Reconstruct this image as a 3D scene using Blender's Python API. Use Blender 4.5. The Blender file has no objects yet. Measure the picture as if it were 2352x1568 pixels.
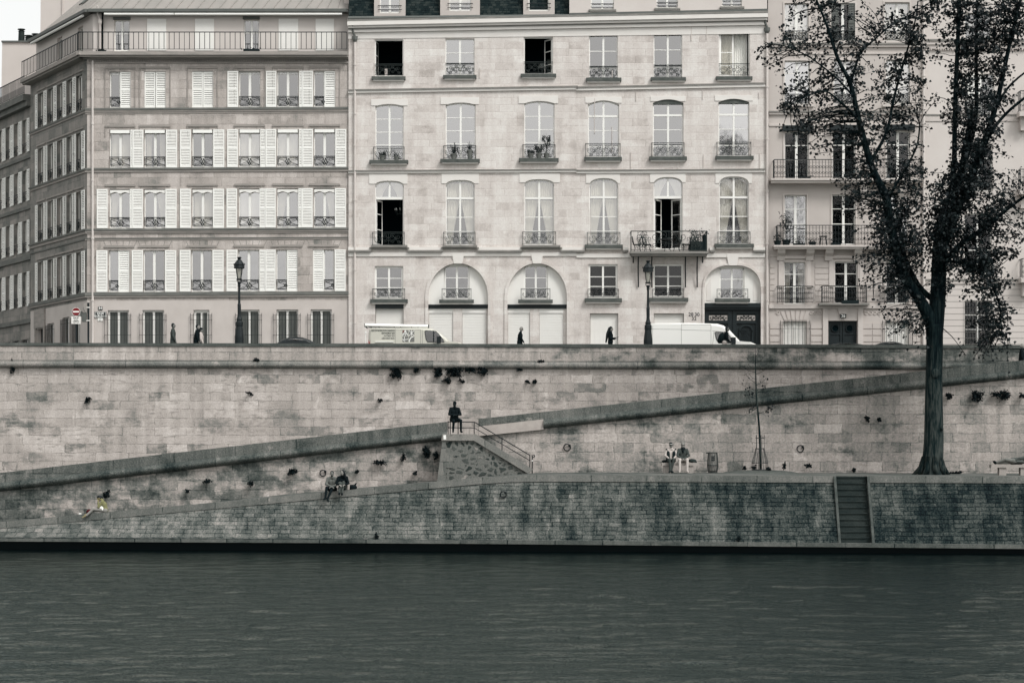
import bpy, bmesh, math, random
import numpy as np
from mathutils import Vector, Matrix
from mathutils.geometry import tessellate_polygon
R = random.Random(11)
F = 5200.0; CX = 1176.0; HZ = 1060.0          # focal length, principal column and horizon row of the 2352-wide photo
def X(px, Y): return (px - CX) * Y / F
def Z(py, Y): return (HZ - py) * Y / F
SC = bpy.context.scene
COL = SC.collection
# ------------------------------------------------------------------ tones of the toned monochrome print
KEYS = [(0, (0, .035, .05)), (.06, (.018, .066, .08)), (.12, (.055, .108, .115)), (.2, (.165, .195, .191)), (.3, (.28, .298, .287)),
        (.45, (.444, .444, .428)), (.62, (.648, .615, .592)), (.75, (.782, .75, .728)), (.92, (.925, .92, .9)), (1, (1, .99, .97))]
def lin(c): return c / 12.92 if c <= .04045 else ((c + .055) / 1.055) ** 2.4
def tone(s):
    s = max(0, min(1, s))
    for (a, ca), (b, cb) in zip(KEYS, KEYS[1:]):
        if s <= b:
            t = (s - a) / (b - a)
            return tuple(lin(ca[i] + (cb[i] - ca[i]) * t) for i in range(3)) + (1,)
    return (1, 1, 1, 1)
class G:
    def __init__(s, nt): s.nt = nt; s.N = nt.nodes; s.L = nt.links
    def put(s, sock, v):
        if hasattr(v, 'is_output'): s.L.new(v, sock)
        elif v is not None: sock.default_value = v
    def m(s, op, a, b=None, c=None, clamp=False):
        n = s.N.new('ShaderNodeMath'); n.operation = op; n.use_clamp = clamp
        s.put(n.inputs[0], a); s.put(n.inputs[1], b); s.put(n.inputs[2], c)
        return n.outputs[0]
    def add(s, a, b): return s.m('ADD', a, b)
    def mul(s, a, b): return s.m('MULTIPLY', a, b)
    def ss(s, v, a, b, x=0., y=1.):
        n = s.N.new('ShaderNodeMapRange'); n.interpolation_type = 'SMOOTHSTEP'
        s.put(n.inputs[0], v); n.inputs[1].default_value = a; n.inputs[2].default_value = b
        n.inputs[3].default_value = x; n.inputs[4].default_value = y
        return n.outputs[0]
    def comb(s, x, y=0., z=0.):
        n = s.N.new('ShaderNodeCombineXYZ'); s.put(n.inputs[0], x); s.put(n.inputs[1], y); s.put(n.inputs[2], z)
        return n.outputs[0]
    def obj(s):
        n = s.N.new('ShaderNodeTexCoord'); return n.outputs['Object']
    def sep(s, v):
        n = s.N.new('ShaderNodeSeparateXYZ'); s.L.new(v, n.inputs[0]); return n.outputs
    def noise(s, v, scale=1., detail=3., rough=.55):
        n = s.N.new('ShaderNodeTexNoise'); s.put(n.inputs['Vector'], v); n.inputs['Scale'].default_value = scale
        n.inputs['Detail'].default_value = detail; n.inputs['Roughness'].default_value = rough
        return n.outputs[0]
    def wn(s, v):
        n = s.N.new('ShaderNodeTexWhiteNoise'); n.noise_dimensions = '3D'; s.put(n.inputs['Vector'], v); return n.outputs['Value']
    def ramp(s, f):
        n = s.N.new('ShaderNodeValToRGB'); e = n.color_ramp.elements
        while len(e) > 1: e.remove(e[0])
        pts = [0, .03, .06, .09, .12, .16, .2, .25, .3, .37, .45, .53, .62, .68, .75, .83, .92, 1]
        e[0].position = 0; e[0].color = tone(0)
        for p in pts[1:]:
            q = e.new(p); q.color = tone(p)
        s.put(n.inputs[0], f); return n.outputs[0]
    def bump(s, h, strength, dist=.02):
        n = s.N.new('ShaderNodeBump'); n.inputs['Strength'].default_value = strength; n.inputs['Distance'].default_value = dist
        s.put(n.inputs['Height'], h); return n.outputs[0]
def new_mat(name):
    m = bpy.data.materials.new(name); m.use_nodes = True; nt = m.node_tree; nt.nodes.clear()
    o = nt.nodes.new('ShaderNodeOutputMaterial'); b = nt.nodes.new('ShaderNodeBsdfPrincipled')
    nt.links.new(b.outputs[0], o.inputs[0])
    return m, G(nt), b
def plain(name, s, rough=.75, spec=.3, amt=.035, scale=6., stretch=(1, 1, 1), bump=0., rgb=None, metal=0., grain=.03):
    m, g, b = new_mat(name); P = g.obj()
    mp = g.N.new('ShaderNodeMapping'); g.L.new(P, mp.inputs[0]); mp.inputs['Scale'].default_value = stretch
    n = g.noise(mp.outputs[0], scale, 4.)
    n2 = g.noise(P, 28., 2.)
    t = g.add(g.mul(g.add(n, -.5), 2 * amt), g.mul(g.add(n2, -.5), 2 * grain))
    if rgb is None:
        g.put(b.inputs['Base Color'], g.ramp(g.add(t, s)))
    else:
        mx = g.N.new('ShaderNodeMix'); mx.data_type = 'RGBA'; mx.blend_type = 'MULTIPLY'; mx.inputs[0].default_value = 1.
        mx.inputs[6].default_value = tuple(lin(c) for c in rgb) + (1,)
        k = g.add(g.mul(t, 3.), 1.); g.L.new(g.comb(k, k, k), mx.inputs[7]); g.L.new(mx.outputs[2], b.inputs['Base Color'])
    b.inputs['Roughness'].default_value = rough; b.inputs['Specular IOR Level'].default_value = spec; b.inputs['Metallic'].default_value = metal
    if bump: g.put(b.inputs['Normal'], g.bump(n, bump))
    return m
def stone(name, s=.62, d=(1, 0), bh=.45, w=(.8, 1.6), joint=.12, jw=.03, var=.05, blot=.06, streak=.04, grain=.05, bump=.35,
          patch=.0, wob=.02, stain=0., stain_bias=0., light=0., xdark=0., warp=0., z0=0., jmin=.15, erode=0., xgrad=0.):
    """Ashlar masonry: courses of random-width blocks, joints, blotches, run-down streaks and dark stains."""
    m, g, b = new_mat(name); P = g.obj(); x, y, z = g.sep(P)
    u = g.add(g.mul(x, d[0]), g.mul(y, d[1]))
    wb = g.mul(g.add(g.noise(P, 1.7, 2.), -.5), wob * 2)
    wb2 = g.mul(g.add(g.noise(P, 9., 2.), -.5), wob)
    zz = g.m('DIVIDE', g.add(g.add(g.add(z, wb), wb2), z0), bh); row = g.m('FLOOR', zz); fz = g.m('FRACT', zz)
    rr = g.wn(g.comb(row, 3.3, 1.1))
    ww = g.add(g.mul(rr, w[1] - w[0]), w[0])
    su = g.add(g.m('DIVIDE', g.add(g.add(u, wb), g.mul(wb2, 1.5)), ww), g.mul(rr, 17.3)); cell = g.m('FLOOR', su); fu = g.m('FRACT', su)
    cr = g.wn(g.comb(cell, row, .5)); cr2 = g.wn(g.comb(cell, row, 7.5))
    du = g.mul(g.m('MINIMUM', fu, g.m('SUBTRACT', 1., fu)), ww); dz = g.mul(g.m('MINIMUM', fz, g.m('SUBTRACT', 1., fz)), bh)
    dj = g.m('MINIMUM', du, dz); jn = g.noise(P, 3., 3.)
    jm = g.mul(g.ss(dj, jw * .2, jw, 1., 0.), g.ss(jn, .36, .62, jmin, 1.))
    uz = g.comb(u, 0., z)
    lo = g.noise(uz, .45, 6., .62)
    st = g.noise(g.comb(g.mul(u, 2.2), y, g.mul(z, .22)), 1., 4., .6)
    gr = g.noise(P, 16., 3., .7)
    t = g.add(g.mul(g.add(cr, -.5), 2 * var), g.mul(g.add(lo, -.5), 3.2 * blot))
    t = g.add(t, g.mul(g.add(st, -.5), 3 * streak)); t = g.add(t, g.mul(g.add(gr, -.5), 3 * grain)); t = g.add(t, g.mul(jm, -joint))
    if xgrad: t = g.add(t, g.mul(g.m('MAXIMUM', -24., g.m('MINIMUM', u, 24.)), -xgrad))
    if erode: t = g.add(t, g.mul(g.ss(g.noise(g.comb(g.mul(u, 1.6), 2., g.mul(z, 9.)), 1., 5., .7), .5, .72), g.mul(g.ss(lo, .42, .6), -erode)))
    if patch:
        pm = g.mul(g.ss(cr2, .86, .9), g.ss(g.noise(uz, 1.6, 4.), .4, .55)); t = g.add(t, g.mul(pm, -patch))
        pl = g.mul(g.ss(cr2, .12, .08), g.ss(g.noise(uz, 1.9, 4.), .38, .5)); t = g.add(t, g.mul(pl, patch * .45))
    if stain:
        sn = g.noise(g.comb(g.mul(u, .55), 4., g.mul(z, .8)), 1., 7., .68)
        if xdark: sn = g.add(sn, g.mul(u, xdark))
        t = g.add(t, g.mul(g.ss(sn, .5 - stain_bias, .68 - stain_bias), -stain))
    if light:
        ln = g.noise(g.comb(g.mul(u, 1.1), 9., g.mul(z, .9)), 1., 7., .7); t = g.add(t, g.mul(g.ss(ln, .58, .66), light))
    g.put(b.inputs['Base Color'], g.ramp(g.add(t, s)))
    b.inputs['Roughness'].default_value = .92; b.inputs['Specular IOR Level'].default_value = .15
    h = g.add(g.mul(jm, -1.), g.mul(gr, .5)); g.put(b.inputs['Normal'], g.bump(g.add(h, g.mul(cr, .25)), bump, .03))
    return m
def glass(name, refl, tint=.25):
    m, g, b = new_mat(name); g.N.remove(b)
    o = [n for n in g.N if n.type == 'OUTPUT_MATERIAL'][0]
    tr = g.N.new('ShaderNodeBsdfTransparent'); tr.inputs[0].default_value = tone(.9)
    gl = g.N.new('ShaderNodeBsdfGlossy'); gl.inputs['Roughness'].default_value = .06; gl.inputs['Color'].default_value = (1, .97, .96, 1)
    wv = g.noise(g.obj(), 1.3, 2.); g.put(gl.inputs['Normal'], g.bump(wv, .12, .05))
    mx = g.N.new('ShaderNodeMixShader'); mx.inputs[0].default_value = refl
    g.L.new(tr.outputs[0], mx.inputs[1]); g.L.new(gl.outputs[0], mx.inputs[2]); g.L.new(mx.outputs[0], o.inputs[0])
    return m
# ------------------------------------------------------------------ faces and mesh builder
class Fc:
    def __init__(s, O, d, n): s.O = Vector(O); s.d = Vector(d).normalized(); s.n = Vector(n).normalized()
    def __call__(s, u, z, w=0.):
        p = s.O + s.d * u + s.n * w; return (p.x, p.y, p.z + z)
    def U(s, px):                                   # facade coordinate met by a photo column
        k = (px - CX) / F
        return (s.O.x - k * s.O.y) / (k * s.d.y - s.d.x)
def front(Y): return Fc((0, Y, 0), (1, 0, 0), (0, -1, 0))
class MB:
    def __init__(s): s.v = []; s.f = []
    def add(s, vs, fs):
        o = len(s.v); s.v += [tuple(p) for p in vs]; s.f += [tuple(i + o for i in f) for f in fs]
    def quad(s, *p): s.add(p, [(0, 1, 2, 3)])
    def hexa(s, p): s.add(p, [(0, 1, 2, 3), (7, 6, 5, 4), (0, 4, 5, 1), (1, 5, 6, 2), (2, 6, 7, 3), (3, 7, 4, 0)])
    def bx(s, x0, x1, y0, y1, z0, z1):
        s.hexa([(x0, y0, z0), (x1, y0, z0), (x1, y1, z0), (x0, y1, z0), (x0, y0, z1), (x1, y0, z1), (x1, y1, z1), (x0, y1, z1)])
    def box(s, fc, u0, u1, z0, z1, w0, w1, zr=None):  # zr: (z0,z1) at the u1 end for a sloping course
        a0, a1 = z0, z1; b0, b1 = zr or (z0, z1)
        s.hexa([fc(u0, a0, w0), fc(u1, b0, w0), fc(u1, b0, w1), fc(u0, a0, w1), fc(u0, a1, w0), fc(u1, b1, w0), fc(u1, b1, w1), fc(u0, a1, w1)])
    def prism(s, fc, poly, w0, w1):
        n = len(poly); a = [fc(u, z, w0) for u, z in poly]; b = [fc(u, z, w1) for u, z in poly]
        tri = tessellate_polygon([[Vector((u, z, 0)) for u, z in poly]])
        s.add(a + b, [t for t in tri] + [tuple(i + n for i in t) for t in tri] + [(i, (i + 1) % n, (i + 1) % n + n, i + n) for i in range(n)])
    def sheet(s, fc, poly, w=0., holes=()):
        loops = [list(poly)] + [list(h) for h in holes]
        tri = tessellate_polygon([[Vector((u, z, 0)) for u, z in l] for l in loops])
        s.add([fc(u, z, w) for l in loops for u, z in l], tri)
    def skirt(s, fc, poly, w0, w1):
        n = len(poly); a = [fc(u, z, w0) for u, z in poly]; b = [fc(u, z, w1) for u, z in poly]
        s.add(a + b, [(i, (i + 1) % n, (i + 1) % n + n, i + n) for i in range(n)])
    def strip(s, fc, A, B, w0, w1):                  # band between two polylines, with thickness
        n = len(A)
        for i in range(n - 1):
            q = [A[i], A[i + 1], B[i + 1], B[i]]
            s.hexa([fc(*p, w0) for p in q] + [fc(*p, w1) for p in q])
    def tube(s, pts, r, n=5, cap=True, closed=False):
        pts = [Vector(p) for p in pts]; m = len(pts)
        if m < 2: return
        rs = list(r) if hasattr(r, '__len__') else [r] * m
        o = len(s.v); up = None
        for i, p in enumerate(pts):
            if closed: t = pts[(i + 1) % m] - pts[i - 1]
            else: t = pts[min(i + 1, m - 1)] - pts[max(i - 1, 0)]
            if t.length < 1e-9: t = Vector((0, 0, 1))
            t.normalize()
            if up is None: up = t.orthogonal().normalized()
            up = up - t * up.dot(t)
            if up.length < 1e-6: up = t.orthogonal()
            up.normalize(); sd = t.cross(up)
            for k in range(n):
                a = 2 * math.pi * k / n; s.v.append(tuple(p + (up * math.cos(a) + sd * math.sin(a)) * rs[i]))
        for i in range(m if closed else m - 1):
            j = (i + 1) % m
            for k in range(n):
                l = (k + 1) % n; s.f.append((o + i * n + k, o + i * n + l, o + j * n + l, o + j * n + k))
        if cap and not closed:
            s.f.append(tuple(o + k for k in range(n))); s.f.append(tuple(o + (m - 1) * n + k for k in range(n)))
    def cap(s, a, ra, b, rb, n=10):                  # capsule with two radii
        a = Vector(a); b = Vector(b); t = b - a; L = t.length; t = t.normalized() if L > 1e-6 else Vector((0, 0, 1))
        pts = []; rr = []
        for q in (-.98, -.85, -.6, -.3, 0): pts.append(a + t * ra * q); rr.append(ra * math.sqrt(1 - q * q))
        for q in (0, .3, .6, .85, .98): pts.append(b + t * (rb * q + 1e-4)); rr.append(rb * math.sqrt(1 - q * q))
        s.tube(pts, rr, n)
    def ell(s, c, rx, ry, rz, rot=None, n=14, m=9):
        c = Vector(c); vs = []; fs = []
        for i in range(m + 1):
            th = math.pi * (i / m); th = min(max(th, .02), math.pi - .02)
            for k in range(n):
                a = 2 * math.pi * k / n
                p = Vector((rx * math.sin(th) * math.cos(a), ry * math.sin(th) * math.sin(a), rz * math.cos(th)))
                if rot is not None: p = rot @ p
                vs.append(c + p)
        for i in range(m):
            for k in range(n):
                l = (k + 1) % n; fs.append((i * n + k, i * n + l, (i + 1) * n + l, (i + 1) * n + k))
        fs.append(tuple(range(n))); fs.append(tuple(m * n + k for k in range(n)))
        s.add(vs, fs)
    def lathe(s, x, y, prof, n=12, sq=False):        # prof: [(r,z)]
        vs = []; fs = []
        for r, z in prof:
            for k in range(n):
                a = 2 * math.pi * (k + .5) / n; vs.append((x + r * math.cos(a), y + r * math.sin(a), z))
        for i in range(len(prof) - 1):
            for k in range(n):
                l = (k + 1) % n; fs.append((i * n + k, i * n + l, (i + 1) * n + l, (i + 1) * n + k))
        fs.append(tuple(range(n))); fs.append(tuple((len(prof) - 1) * n + k for k in range(n)))
        s.add(vs, fs)
    def build(s, name, mat, parent=None, smooth=False, fixn=True):
        me = bpy.data.meshes.new(name); me.from_pydata(s.v, [], s.f); me.materials.append(mat)
        if fixn and len(s.f) < 60000:
            bm = bmesh.new(); bm.from_mesh(me); bmesh.ops.recalc_face_normals(bm, faces=bm.faces); bm.to_mesh(me); bm.free()
        if smooth: me.shade_smooth()
        o = bpy.data.objects.new(name, me); COL.objects.link(o)
        if parent is not None: adopt(o, parent)
        return o
def world_loc(o):
    p = Vector((0, 0, 0))
    while o is not None: p = p + o.location; o = o.parent
    return p
def adopt(o, parent): o.parent = parent; o.location = -world_loc(parent)
def tag(o, label, cat, group=None, kind=None):
    o['label'] = label; o['category'] = cat
    if group: o['group'] = group
    if kind: o['kind'] = kind
    return o
def thing(name, loc, label, cat, group=None):
    o = bpy.data.objects.new(name, None); COL.objects.link(o); o.location = loc; o.empty_display_size = .3
    return tag(o, label, cat, group)
def structure(o, kind='structure'): o['kind'] = kind; return o
def text(name, body, size, fc, u, z, w, mat, parent, align='CENTER', thick=0., depth=.006, squeeze=1., fit=None):
    c = bpy.data.curves.new(name, 'FONT'); c.body = body; c.size = size; c.align_x = align; c.align_y = 'CENTER'; c.offset = thick; c.extrude = depth / 2
    o = bpy.data.objects.new(name, c); COL.objects.link(o); bpy.context.view_layer.update()
    me = bpy.data.meshes.new_from_object(o.evaluated_get(bpy.context.evaluated_depsgraph_get()))
    bpy.data.objects.remove(o); bpy.data.curves.remove(c)
    if fit: squeeze = fit / max(1e-3, max(v.co.x for v in me.vertices) - min(v.co.x for v in me.vertices))
    for v in me.vertices: v.co = fc(u + v.co.x * squeeze, z + v.co.y, w + v.co.z)
    me.materials.clear(); me.materials.append(mat); me.name = name
    ob = bpy.data.objects.new(name, me); COL.objects.link(ob)
    if parent is not None: adopt(ob, parent)
    return ob
def fuse(mb, name, mat, parent, voxel=.012, smooth=4):
    o = mb.build(name, mat, parent, fixn=False)
    r = o.modifiers.new('r', 'REMESH'); r.mode = 'VOXEL'; r.voxel_size = voxel
    q = o.modifiers.new('s', 'SMOOTH'); q.iterations = smooth; q.factor = .5
    bpy.context.view_layer.update()
    me = bpy.data.meshes.new_from_object(o.evaluated_get(bpy.context.evaluated_depsgraph_get()))
    o.modifiers.clear(); old = o.data; o.data = me; bpy.data.meshes.remove(old)
    me.name = name; me.materials.clear(); me.materials.append(mat); me.shade_smooth()
    return o
# ------------------------------------------------------------------ camera, light, world
cam = bpy.data.cameras.new('camera'); cam.sensor_width = 36; cam.lens = 36 * F / 2352; cam.shift_y = (HZ - 784) / 2352
cam.clip_start = .5; cam.clip_end = 6000
co = bpy.data.objects.new('camera', cam); co.rotation_euler = (math.radians(90), 0, 0); COL.objects.link(co); SC.camera = co
SUN_EL, SUN_AZ = 48, 40                              # sun behind the viewer's right shoulder, veiled by cloud
W = bpy.data.worlds.new('World'); SC.world = W; W.use_nodes = True
g = G(W.node_tree); g.N.clear()
wo = g.N.new('ShaderNodeOutputWorld'); bg = g.N.new('ShaderNodeBackground'); sky = g.N.new('ShaderNodeTexSky')
sky.sky_type = 'NISHITA'; sky.sun_disc = False; sky.sun_elevation = math.radians(SUN_EL); sky.sun_rotation = math.radians(180 - SUN_AZ)
sky.air_density = 1.4; sky.dust_density = 4.
bw = g.N.new('ShaderNodeRGBToBW'); g.L.new(sky.outputs[0], bw.inputs[0])
v = g.add(g.mul(bw.outputs[0], .55), 3.6)           # an even cloud sheet over the sky
g.L.new(g.comb(g.mul(v, .985), g.mul(v, 1.0), g.mul(v, .993)), bg.inputs[0])
bg.inputs[1].default_value = .12; g.L.new(bg.outputs[0], wo.inputs[0])
sl = bpy.data.lights.new('sun', 'SUN'); sl.energy = 1.3; sl.angle = math.radians(16); sl.color = (1, .99, .97)
so = bpy.data.objects.new('sun', sl); COL.objects.link(so)
sv = Vector((math.sin(math.radians(SUN_AZ)) * math.cos(math.radians(SUN_EL)), -math.cos(math.radians(SUN_AZ)) * math.cos(math.radians(SUN_EL)), math.sin(math.radians(SUN_EL))))
so.rotation_euler = sv.to_track_quat('Z', 'Y').to_euler()
SC.view_settings.view_transform = 'Standard'; SC.view_settings.look = 'None'; SC.view_settings.gamma = 1; SC.view_settings.exposure = .55
# ------------------------------------------------------------------ materials
SD = (-.559, 1.0); _l = math.hypot(*SD); SDX, SDY = SD[0] / _l, SD[1] / _l
M = {}
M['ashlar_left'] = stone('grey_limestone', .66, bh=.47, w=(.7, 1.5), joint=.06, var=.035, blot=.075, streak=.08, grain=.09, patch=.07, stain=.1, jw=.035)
M['ashlar_side_shade'] = stone('grey_limestone_street_shade', .52, d=(SDX, SDY), bh=.47, w=(.7, 1.5), joint=.05, var=.035, blot=.06, streak=.05, grain=.05, patch=.05, stain=.09, jw=.035)  # same stone as the quay front, darkened to paint in the street's shade
M['mould_left'] = plain('weathered_moulding', .565, .9, .15, .09, 2.2, (.5, .5, 3), grain=.05)
M['mould_dark'] = plain('sooty_moulding', .43, .9, .15, .1, 2.2, (.6, .6, 2), grain=.05)
M['render_left'] = plain('grey_render', .715, .9, .15, .045, 1.2, grain=.04)
M['ashlar_mid'] = stone('pale_limestone', .772, bh=.37, w=(.6, 1.3), joint=.035, var=.022, blot=.05, streak=.055, grain=.06, patch=.06, stain=.07, jw=.03, bump=.2)
M['mould_mid'] = plain('pale_dressed_stone', .83, .9, .2, .035, 1.6, (1, 1, 2), grain=.02)
M['sill_mid'] = plain('dirty_sill_stone', .34, .9, .15, .1, 3., grain=.05)
M['ledge_mid'] = plain('grimy_ledge_stone', .5, .9, .15, .1, 2.5, (.7, 1, 3), grain=.05)
M['infill_white'] = plain('white_render', .87, .85, .2, .015, 1.5, grain=.012)
M['stucco'] = plain('grey_beige_stucco', .70, .9, .15, .035, .9, grain=.02)
M['stucco_pale'] = plain('pale_stucco', .755, .9, .15, .03, .9, grain=.02)
M['mould_right'] = plain('stucco_moulding', .73, .9, .15, .04, 1.8, grain=.03)
M['white_paint'] = plain('white_paint', .92, .55, .3, .02, 5., grain=.012)
M['white_shutter'] = plain('white_shutter_paint', .905, .6, .3, .03, 4., grain=.015)
M['frame_paint'] = plain('white_window_paint', .89, .5, .3, .02, 5.)
M['curtain'] = plain('white_curtain', .93, .9, .1, .06, 7., (3, 3, .15))
M['blind'] = plain('pale_roller_shutter', .875, .7, .25, .012, 3.)
M['iron'] = plain('dark_ironwork', .075, .55, .35, .02, 8.)
M['iron_grey'] = plain('grey_ironwork', .2, .6, .3, .03, 8.)
M['dark_panel'] = plain('dark_grey_panel', .36, .6, .3, .03, 3.)
M['dark_wood'] = plain('dark_green_painted_wood', .095, .5, .35, .025, 3., (1, 1, 4))
M['pot_dim'] = plain('dim_bronze', .2, .7, .2, .03, 5.)
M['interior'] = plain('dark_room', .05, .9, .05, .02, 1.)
M['zinc'] = plain('zinc_roof', .545, .55, .35, .05, 1.4, (1, .6, .6), grain=.03)
M['zinc_dark'] = plain('dull_zinc_gutter', .37, .6, .3, .05, 1.5)
M['pipe'] = plain('painted_downpipe', .75, .6, .3, .04, 1.5, (1, 1, .6))
M['gable'] = plain('plastered_gable', .74, .9, .1, .03, .8, grain=.03)
M['terracotta'] = plain('dark_chimney_pot', .2, .85, .15, .05, 5.)
M['slate'] = stone('slate_roof', .165, bh=.13, w=(.2, .26), joint=.09, jw=.02, var=.05, blot=.03, streak=.02, grain=.04, bump=.6, wob=.004)
M['retain'] = stone('quay_ashlar', .66, bh=.41, w=(.7, 1.9), joint=.1, var=.03, blot=.085, streak=.07, grain=.11, bump=.4, patch=.13, stain=.15, stain_bias=.0, light=.08, jw=.032, wob=.06, erode=.22, jmin=.1)
M['parapet'] = stone('parapet_ashlar', .625, bh=.42, w=(1.2, 2.6), joint=.12, var=.045, blot=.07, streak=.12, grain=.1, bump=.4, stain=.3, stain_bias=-.02, xdark=.0075, jw=.035, z0=-.12)
M['coping_up'] = plain('mossy_coping', .33, .95, .1, .12, 3., (.5, 1, 1), bump=.4, grain=.1)
M['torus'] = stone('worn_moulding_stone', .47, bh=9., w=(1.4, 2.8), joint=.14, var=.06, blot=.13, streak=.06, grain=.14, stain=.17, stain_bias=.02, light=.12, jw=.03, z0=3., xdark=.004)
M['torus_ramp'] = stone('dark_ramp_moulding_stone', .32, bh=9., w=(1.8, 3.4), joint=.12, var=.04, blot=.09, streak=.1, grain=.17, stain=.1, light=.13, jw=.035, z0=3.)
M['ramp_cop'] = stone('dark_ramp_coping', .37, bh=3.7, w=(1.9, 3.1), joint=.1, var=.03, blot=.06, streak=.12, grain=.16, bump=.5, stain=.1, light=.14, jw=.05, z0=.55)
M['ramp_wall'] = stone('ramp_wall_ashlar', .60, bh=.43, w=(.7, 1.6), joint=.12, var=.05, blot=.09, streak=.09, grain=.115, bump=.4, patch=.1, stain=.24, stain_bias=.03, xdark=-.0042, light=.09, jw=.032, wob=.06, erode=.15, jmin=.1)
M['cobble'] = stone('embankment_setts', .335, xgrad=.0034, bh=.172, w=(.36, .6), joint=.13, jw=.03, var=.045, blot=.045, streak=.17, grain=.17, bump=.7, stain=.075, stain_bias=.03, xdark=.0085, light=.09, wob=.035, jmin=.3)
M['emb_cop'] = stone('embankment_coping', .41, bh=6., w=(1.4, 2.7), joint=.2, jw=.03, var=.03, blot=.06, streak=.06, grain=.1, bump=.5, light=.09, z0=3.5)
M['footing'] = stone('footing_stone', .36, bh=6., w=(2., 4.), joint=.25, jw=.03, var=.03, blot=.08, streak=.05, grain=.09, bump=.4, stain=.12, z0=3.3)
M['wet'] = plain('wet_algae_stone', .045, .55, .4, .04, 2., (.4, 1, 1.5))
M['rubble_q'] = stone('smooth_pier_stone', .44, bh=.6, w=(.5, .9), joint=.12, var=.04, blot=.07, grain=.09, jw=.03)
M['slab'] = stone('stair_slab_stone', .47, bh=8., w=(1.2, 2.6), joint=.15, var=.05, blot=.06, grain=.09, jw=.03, z0=4.)
M['paving'] = stone('quay_paving', .36, d=(1, .35), bh=.5, w=(.4, .7), joint=.08, var=.05, blot=.07, grain=.1, bump=.5)
M['side'] = plain('dark_side_stone', .3, .9, .15, .1, 2.5, bump=.3, grain=.12)
M['step'] = plain('worn_step_stone', .2, .9, .15, .08, 2., (.6, 1, 2), bump=.3, grain=.07)
M['asphalt'] = plain('asphalt', .3, .9, .2, .03, 3.)
M['new_stone'] = plain('replaced_pale_stone', .635, .9, .1, .09, 2.5, grain=.05)
M['glass'] = glass('window_glass', .44); M['glass_a'] = glass('window_glass_paler', .53); M['glass_b'] = glass('window_glass_duller', .36)
M['glass_mid'] = glass('window_glass_dim', .3)
M['glass_dark'] = glass('window_glass_dark', .06)
# rubble: irregular stones set in pale mortar
m, g, b = new_mat('rubble_masonry'); P = g.obj(); x, y, z = g.sep(P)
vv = g.N.new('ShaderNodeTexVoronoi'); vv.feature = 'DISTANCE_TO_EDGE'; vv.inputs['Scale'].default_value = 3.5
vc = g.N.new('ShaderNodeTexVoronoi'); vc.inputs['Scale'].default_value = 3.5
wv = g.comb(g.add(x, g.mul(g.add(g.noise(P, 4., 2.), -.5), .25)), 0., g.add(g.mul(z, 1.25), g.mul(g.add(g.noise(P, 4.4, 2.), -.5), .25)))
g.L.new(wv, vv.inputs['Vector']); g.L.new(wv, vc.inputs['Vector'])
ed = g.ss(g.add(vv.outputs['Distance'], g.mul(g.add(g.noise(P, 7.), -.5), .1)), .13, .21); cs = g.sep(vc.outputs['Color'])
st = g.add(g.mul(cs[0], .14), .2); st = g.add(st, g.mul(g.ss(cs[1], .92, .94), .28))
gr = g.mul(g.add(g.noise(P, 14., 3., .7), -.5), .3)
t = g.add(g.add(g.mul(ed, g.add(st, -.42)), .42), gr)
g.put(b.inputs['Base Color'], g.ramp(t)); b.inputs['Roughness'].default_value = .95; b.inputs['Specular IOR Level'].default_value = .1
g.put(b.inputs['Normal'], g.bump(ed, .6, .05)); M['rubble'] = m
# water
m, g, b = new_mat('river_water'); P = g.obj(); g.N.remove(b); o = [n for n in g.N if n.type == 'OUTPUT_MATERIAL'][0]
mp = g.N.new('ShaderNodeMapping'); g.L.new(P, mp.inputs[0]); mp.inputs['Scale'].default_value = (1., 1.4, 1.)
h = g.add(g.noise(mp.outputs[0], 1.9, 4., .62), g.mul(g.noise(mp.outputs[0], 7., 2., .6), .25)); h = g.mul(h, g.ss(g.sep(P)[1], 66., 97., 1., .14)); nb = g.bump(h, .95, .16)
df = g.N.new('ShaderNodeBsdfDiffuse'); df.inputs[0].default_value = tone(.1); gl = g.N.new('ShaderNodeBsdfGlossy'); gl.inputs['Color'].default_value = (.62, .68, .635, 1); gl.inputs['Roughness'].default_value = .05
fr_ = g.N.new('ShaderNodeFresnel'); fr_.inputs['IOR'].default_value = 1.33; mx = g.N.new('ShaderNodeMixShader')
for n_ in (gl, fr_): g.L.new(nb, n_.inputs['Normal'])
g.L.new(fr_.outputs[0], mx.inputs[0]); g.L.new(df.outputs[0], mx.inputs[1]); g.L.new(gl.outputs[0], mx.inputs[2]); g.L.new(mx.outputs[0], o.inputs[0]); M['water'] = m
# ------------------------------------------------------------------ water and ground
WZ = -3.82
xs = np.arange(-30, 30.01, .11); ys = np.arange(36, 100.6, .11)
gx, gy = np.meshgrid(xs, ys); gz = np.zeros_like(gx); rs = np.random.RandomState(3)
wx = .5 * np.sin(gx * .33 + gy * .21) + .35 * np.sin(gx * .71 - gy * .43 + 2) + .3 * np.sin(gx * 1.3 + gy * .9 + 1)
for i in range(64):
    lam = .55 * (7.5 ** rs.rand()); th = rs.normal(1.5, .8); k = 2 * math.pi / lam
    mod = .5 + .5 * np.sin(gx * rs.uniform(.1, .9) + gy * rs.uniform(.05, .5) + rs.rand() * 6.28)
    gz += .0026 * lam * mod * np.sin(k * (gx * math.cos(th) + gy * math.sin(th)) + rs.rand() * 6.28 + rs.uniform(.5, 1.6) * wx)
nx, ny = len(xs), len(ys)
gz *= np.minimum(1, np.minimum(gx + 30, 30 - gx)) * np.clip((100 - gy) / 34, .22, 1)
idx = np.arange(nx * ny).reshape(ny, nx)
faces = np.stack([idx[:-1, :-1], idx[:-1, 1:], idx[1:, 1:], idx[1:, :-1]], -1).reshape(-1, 4)
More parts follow.
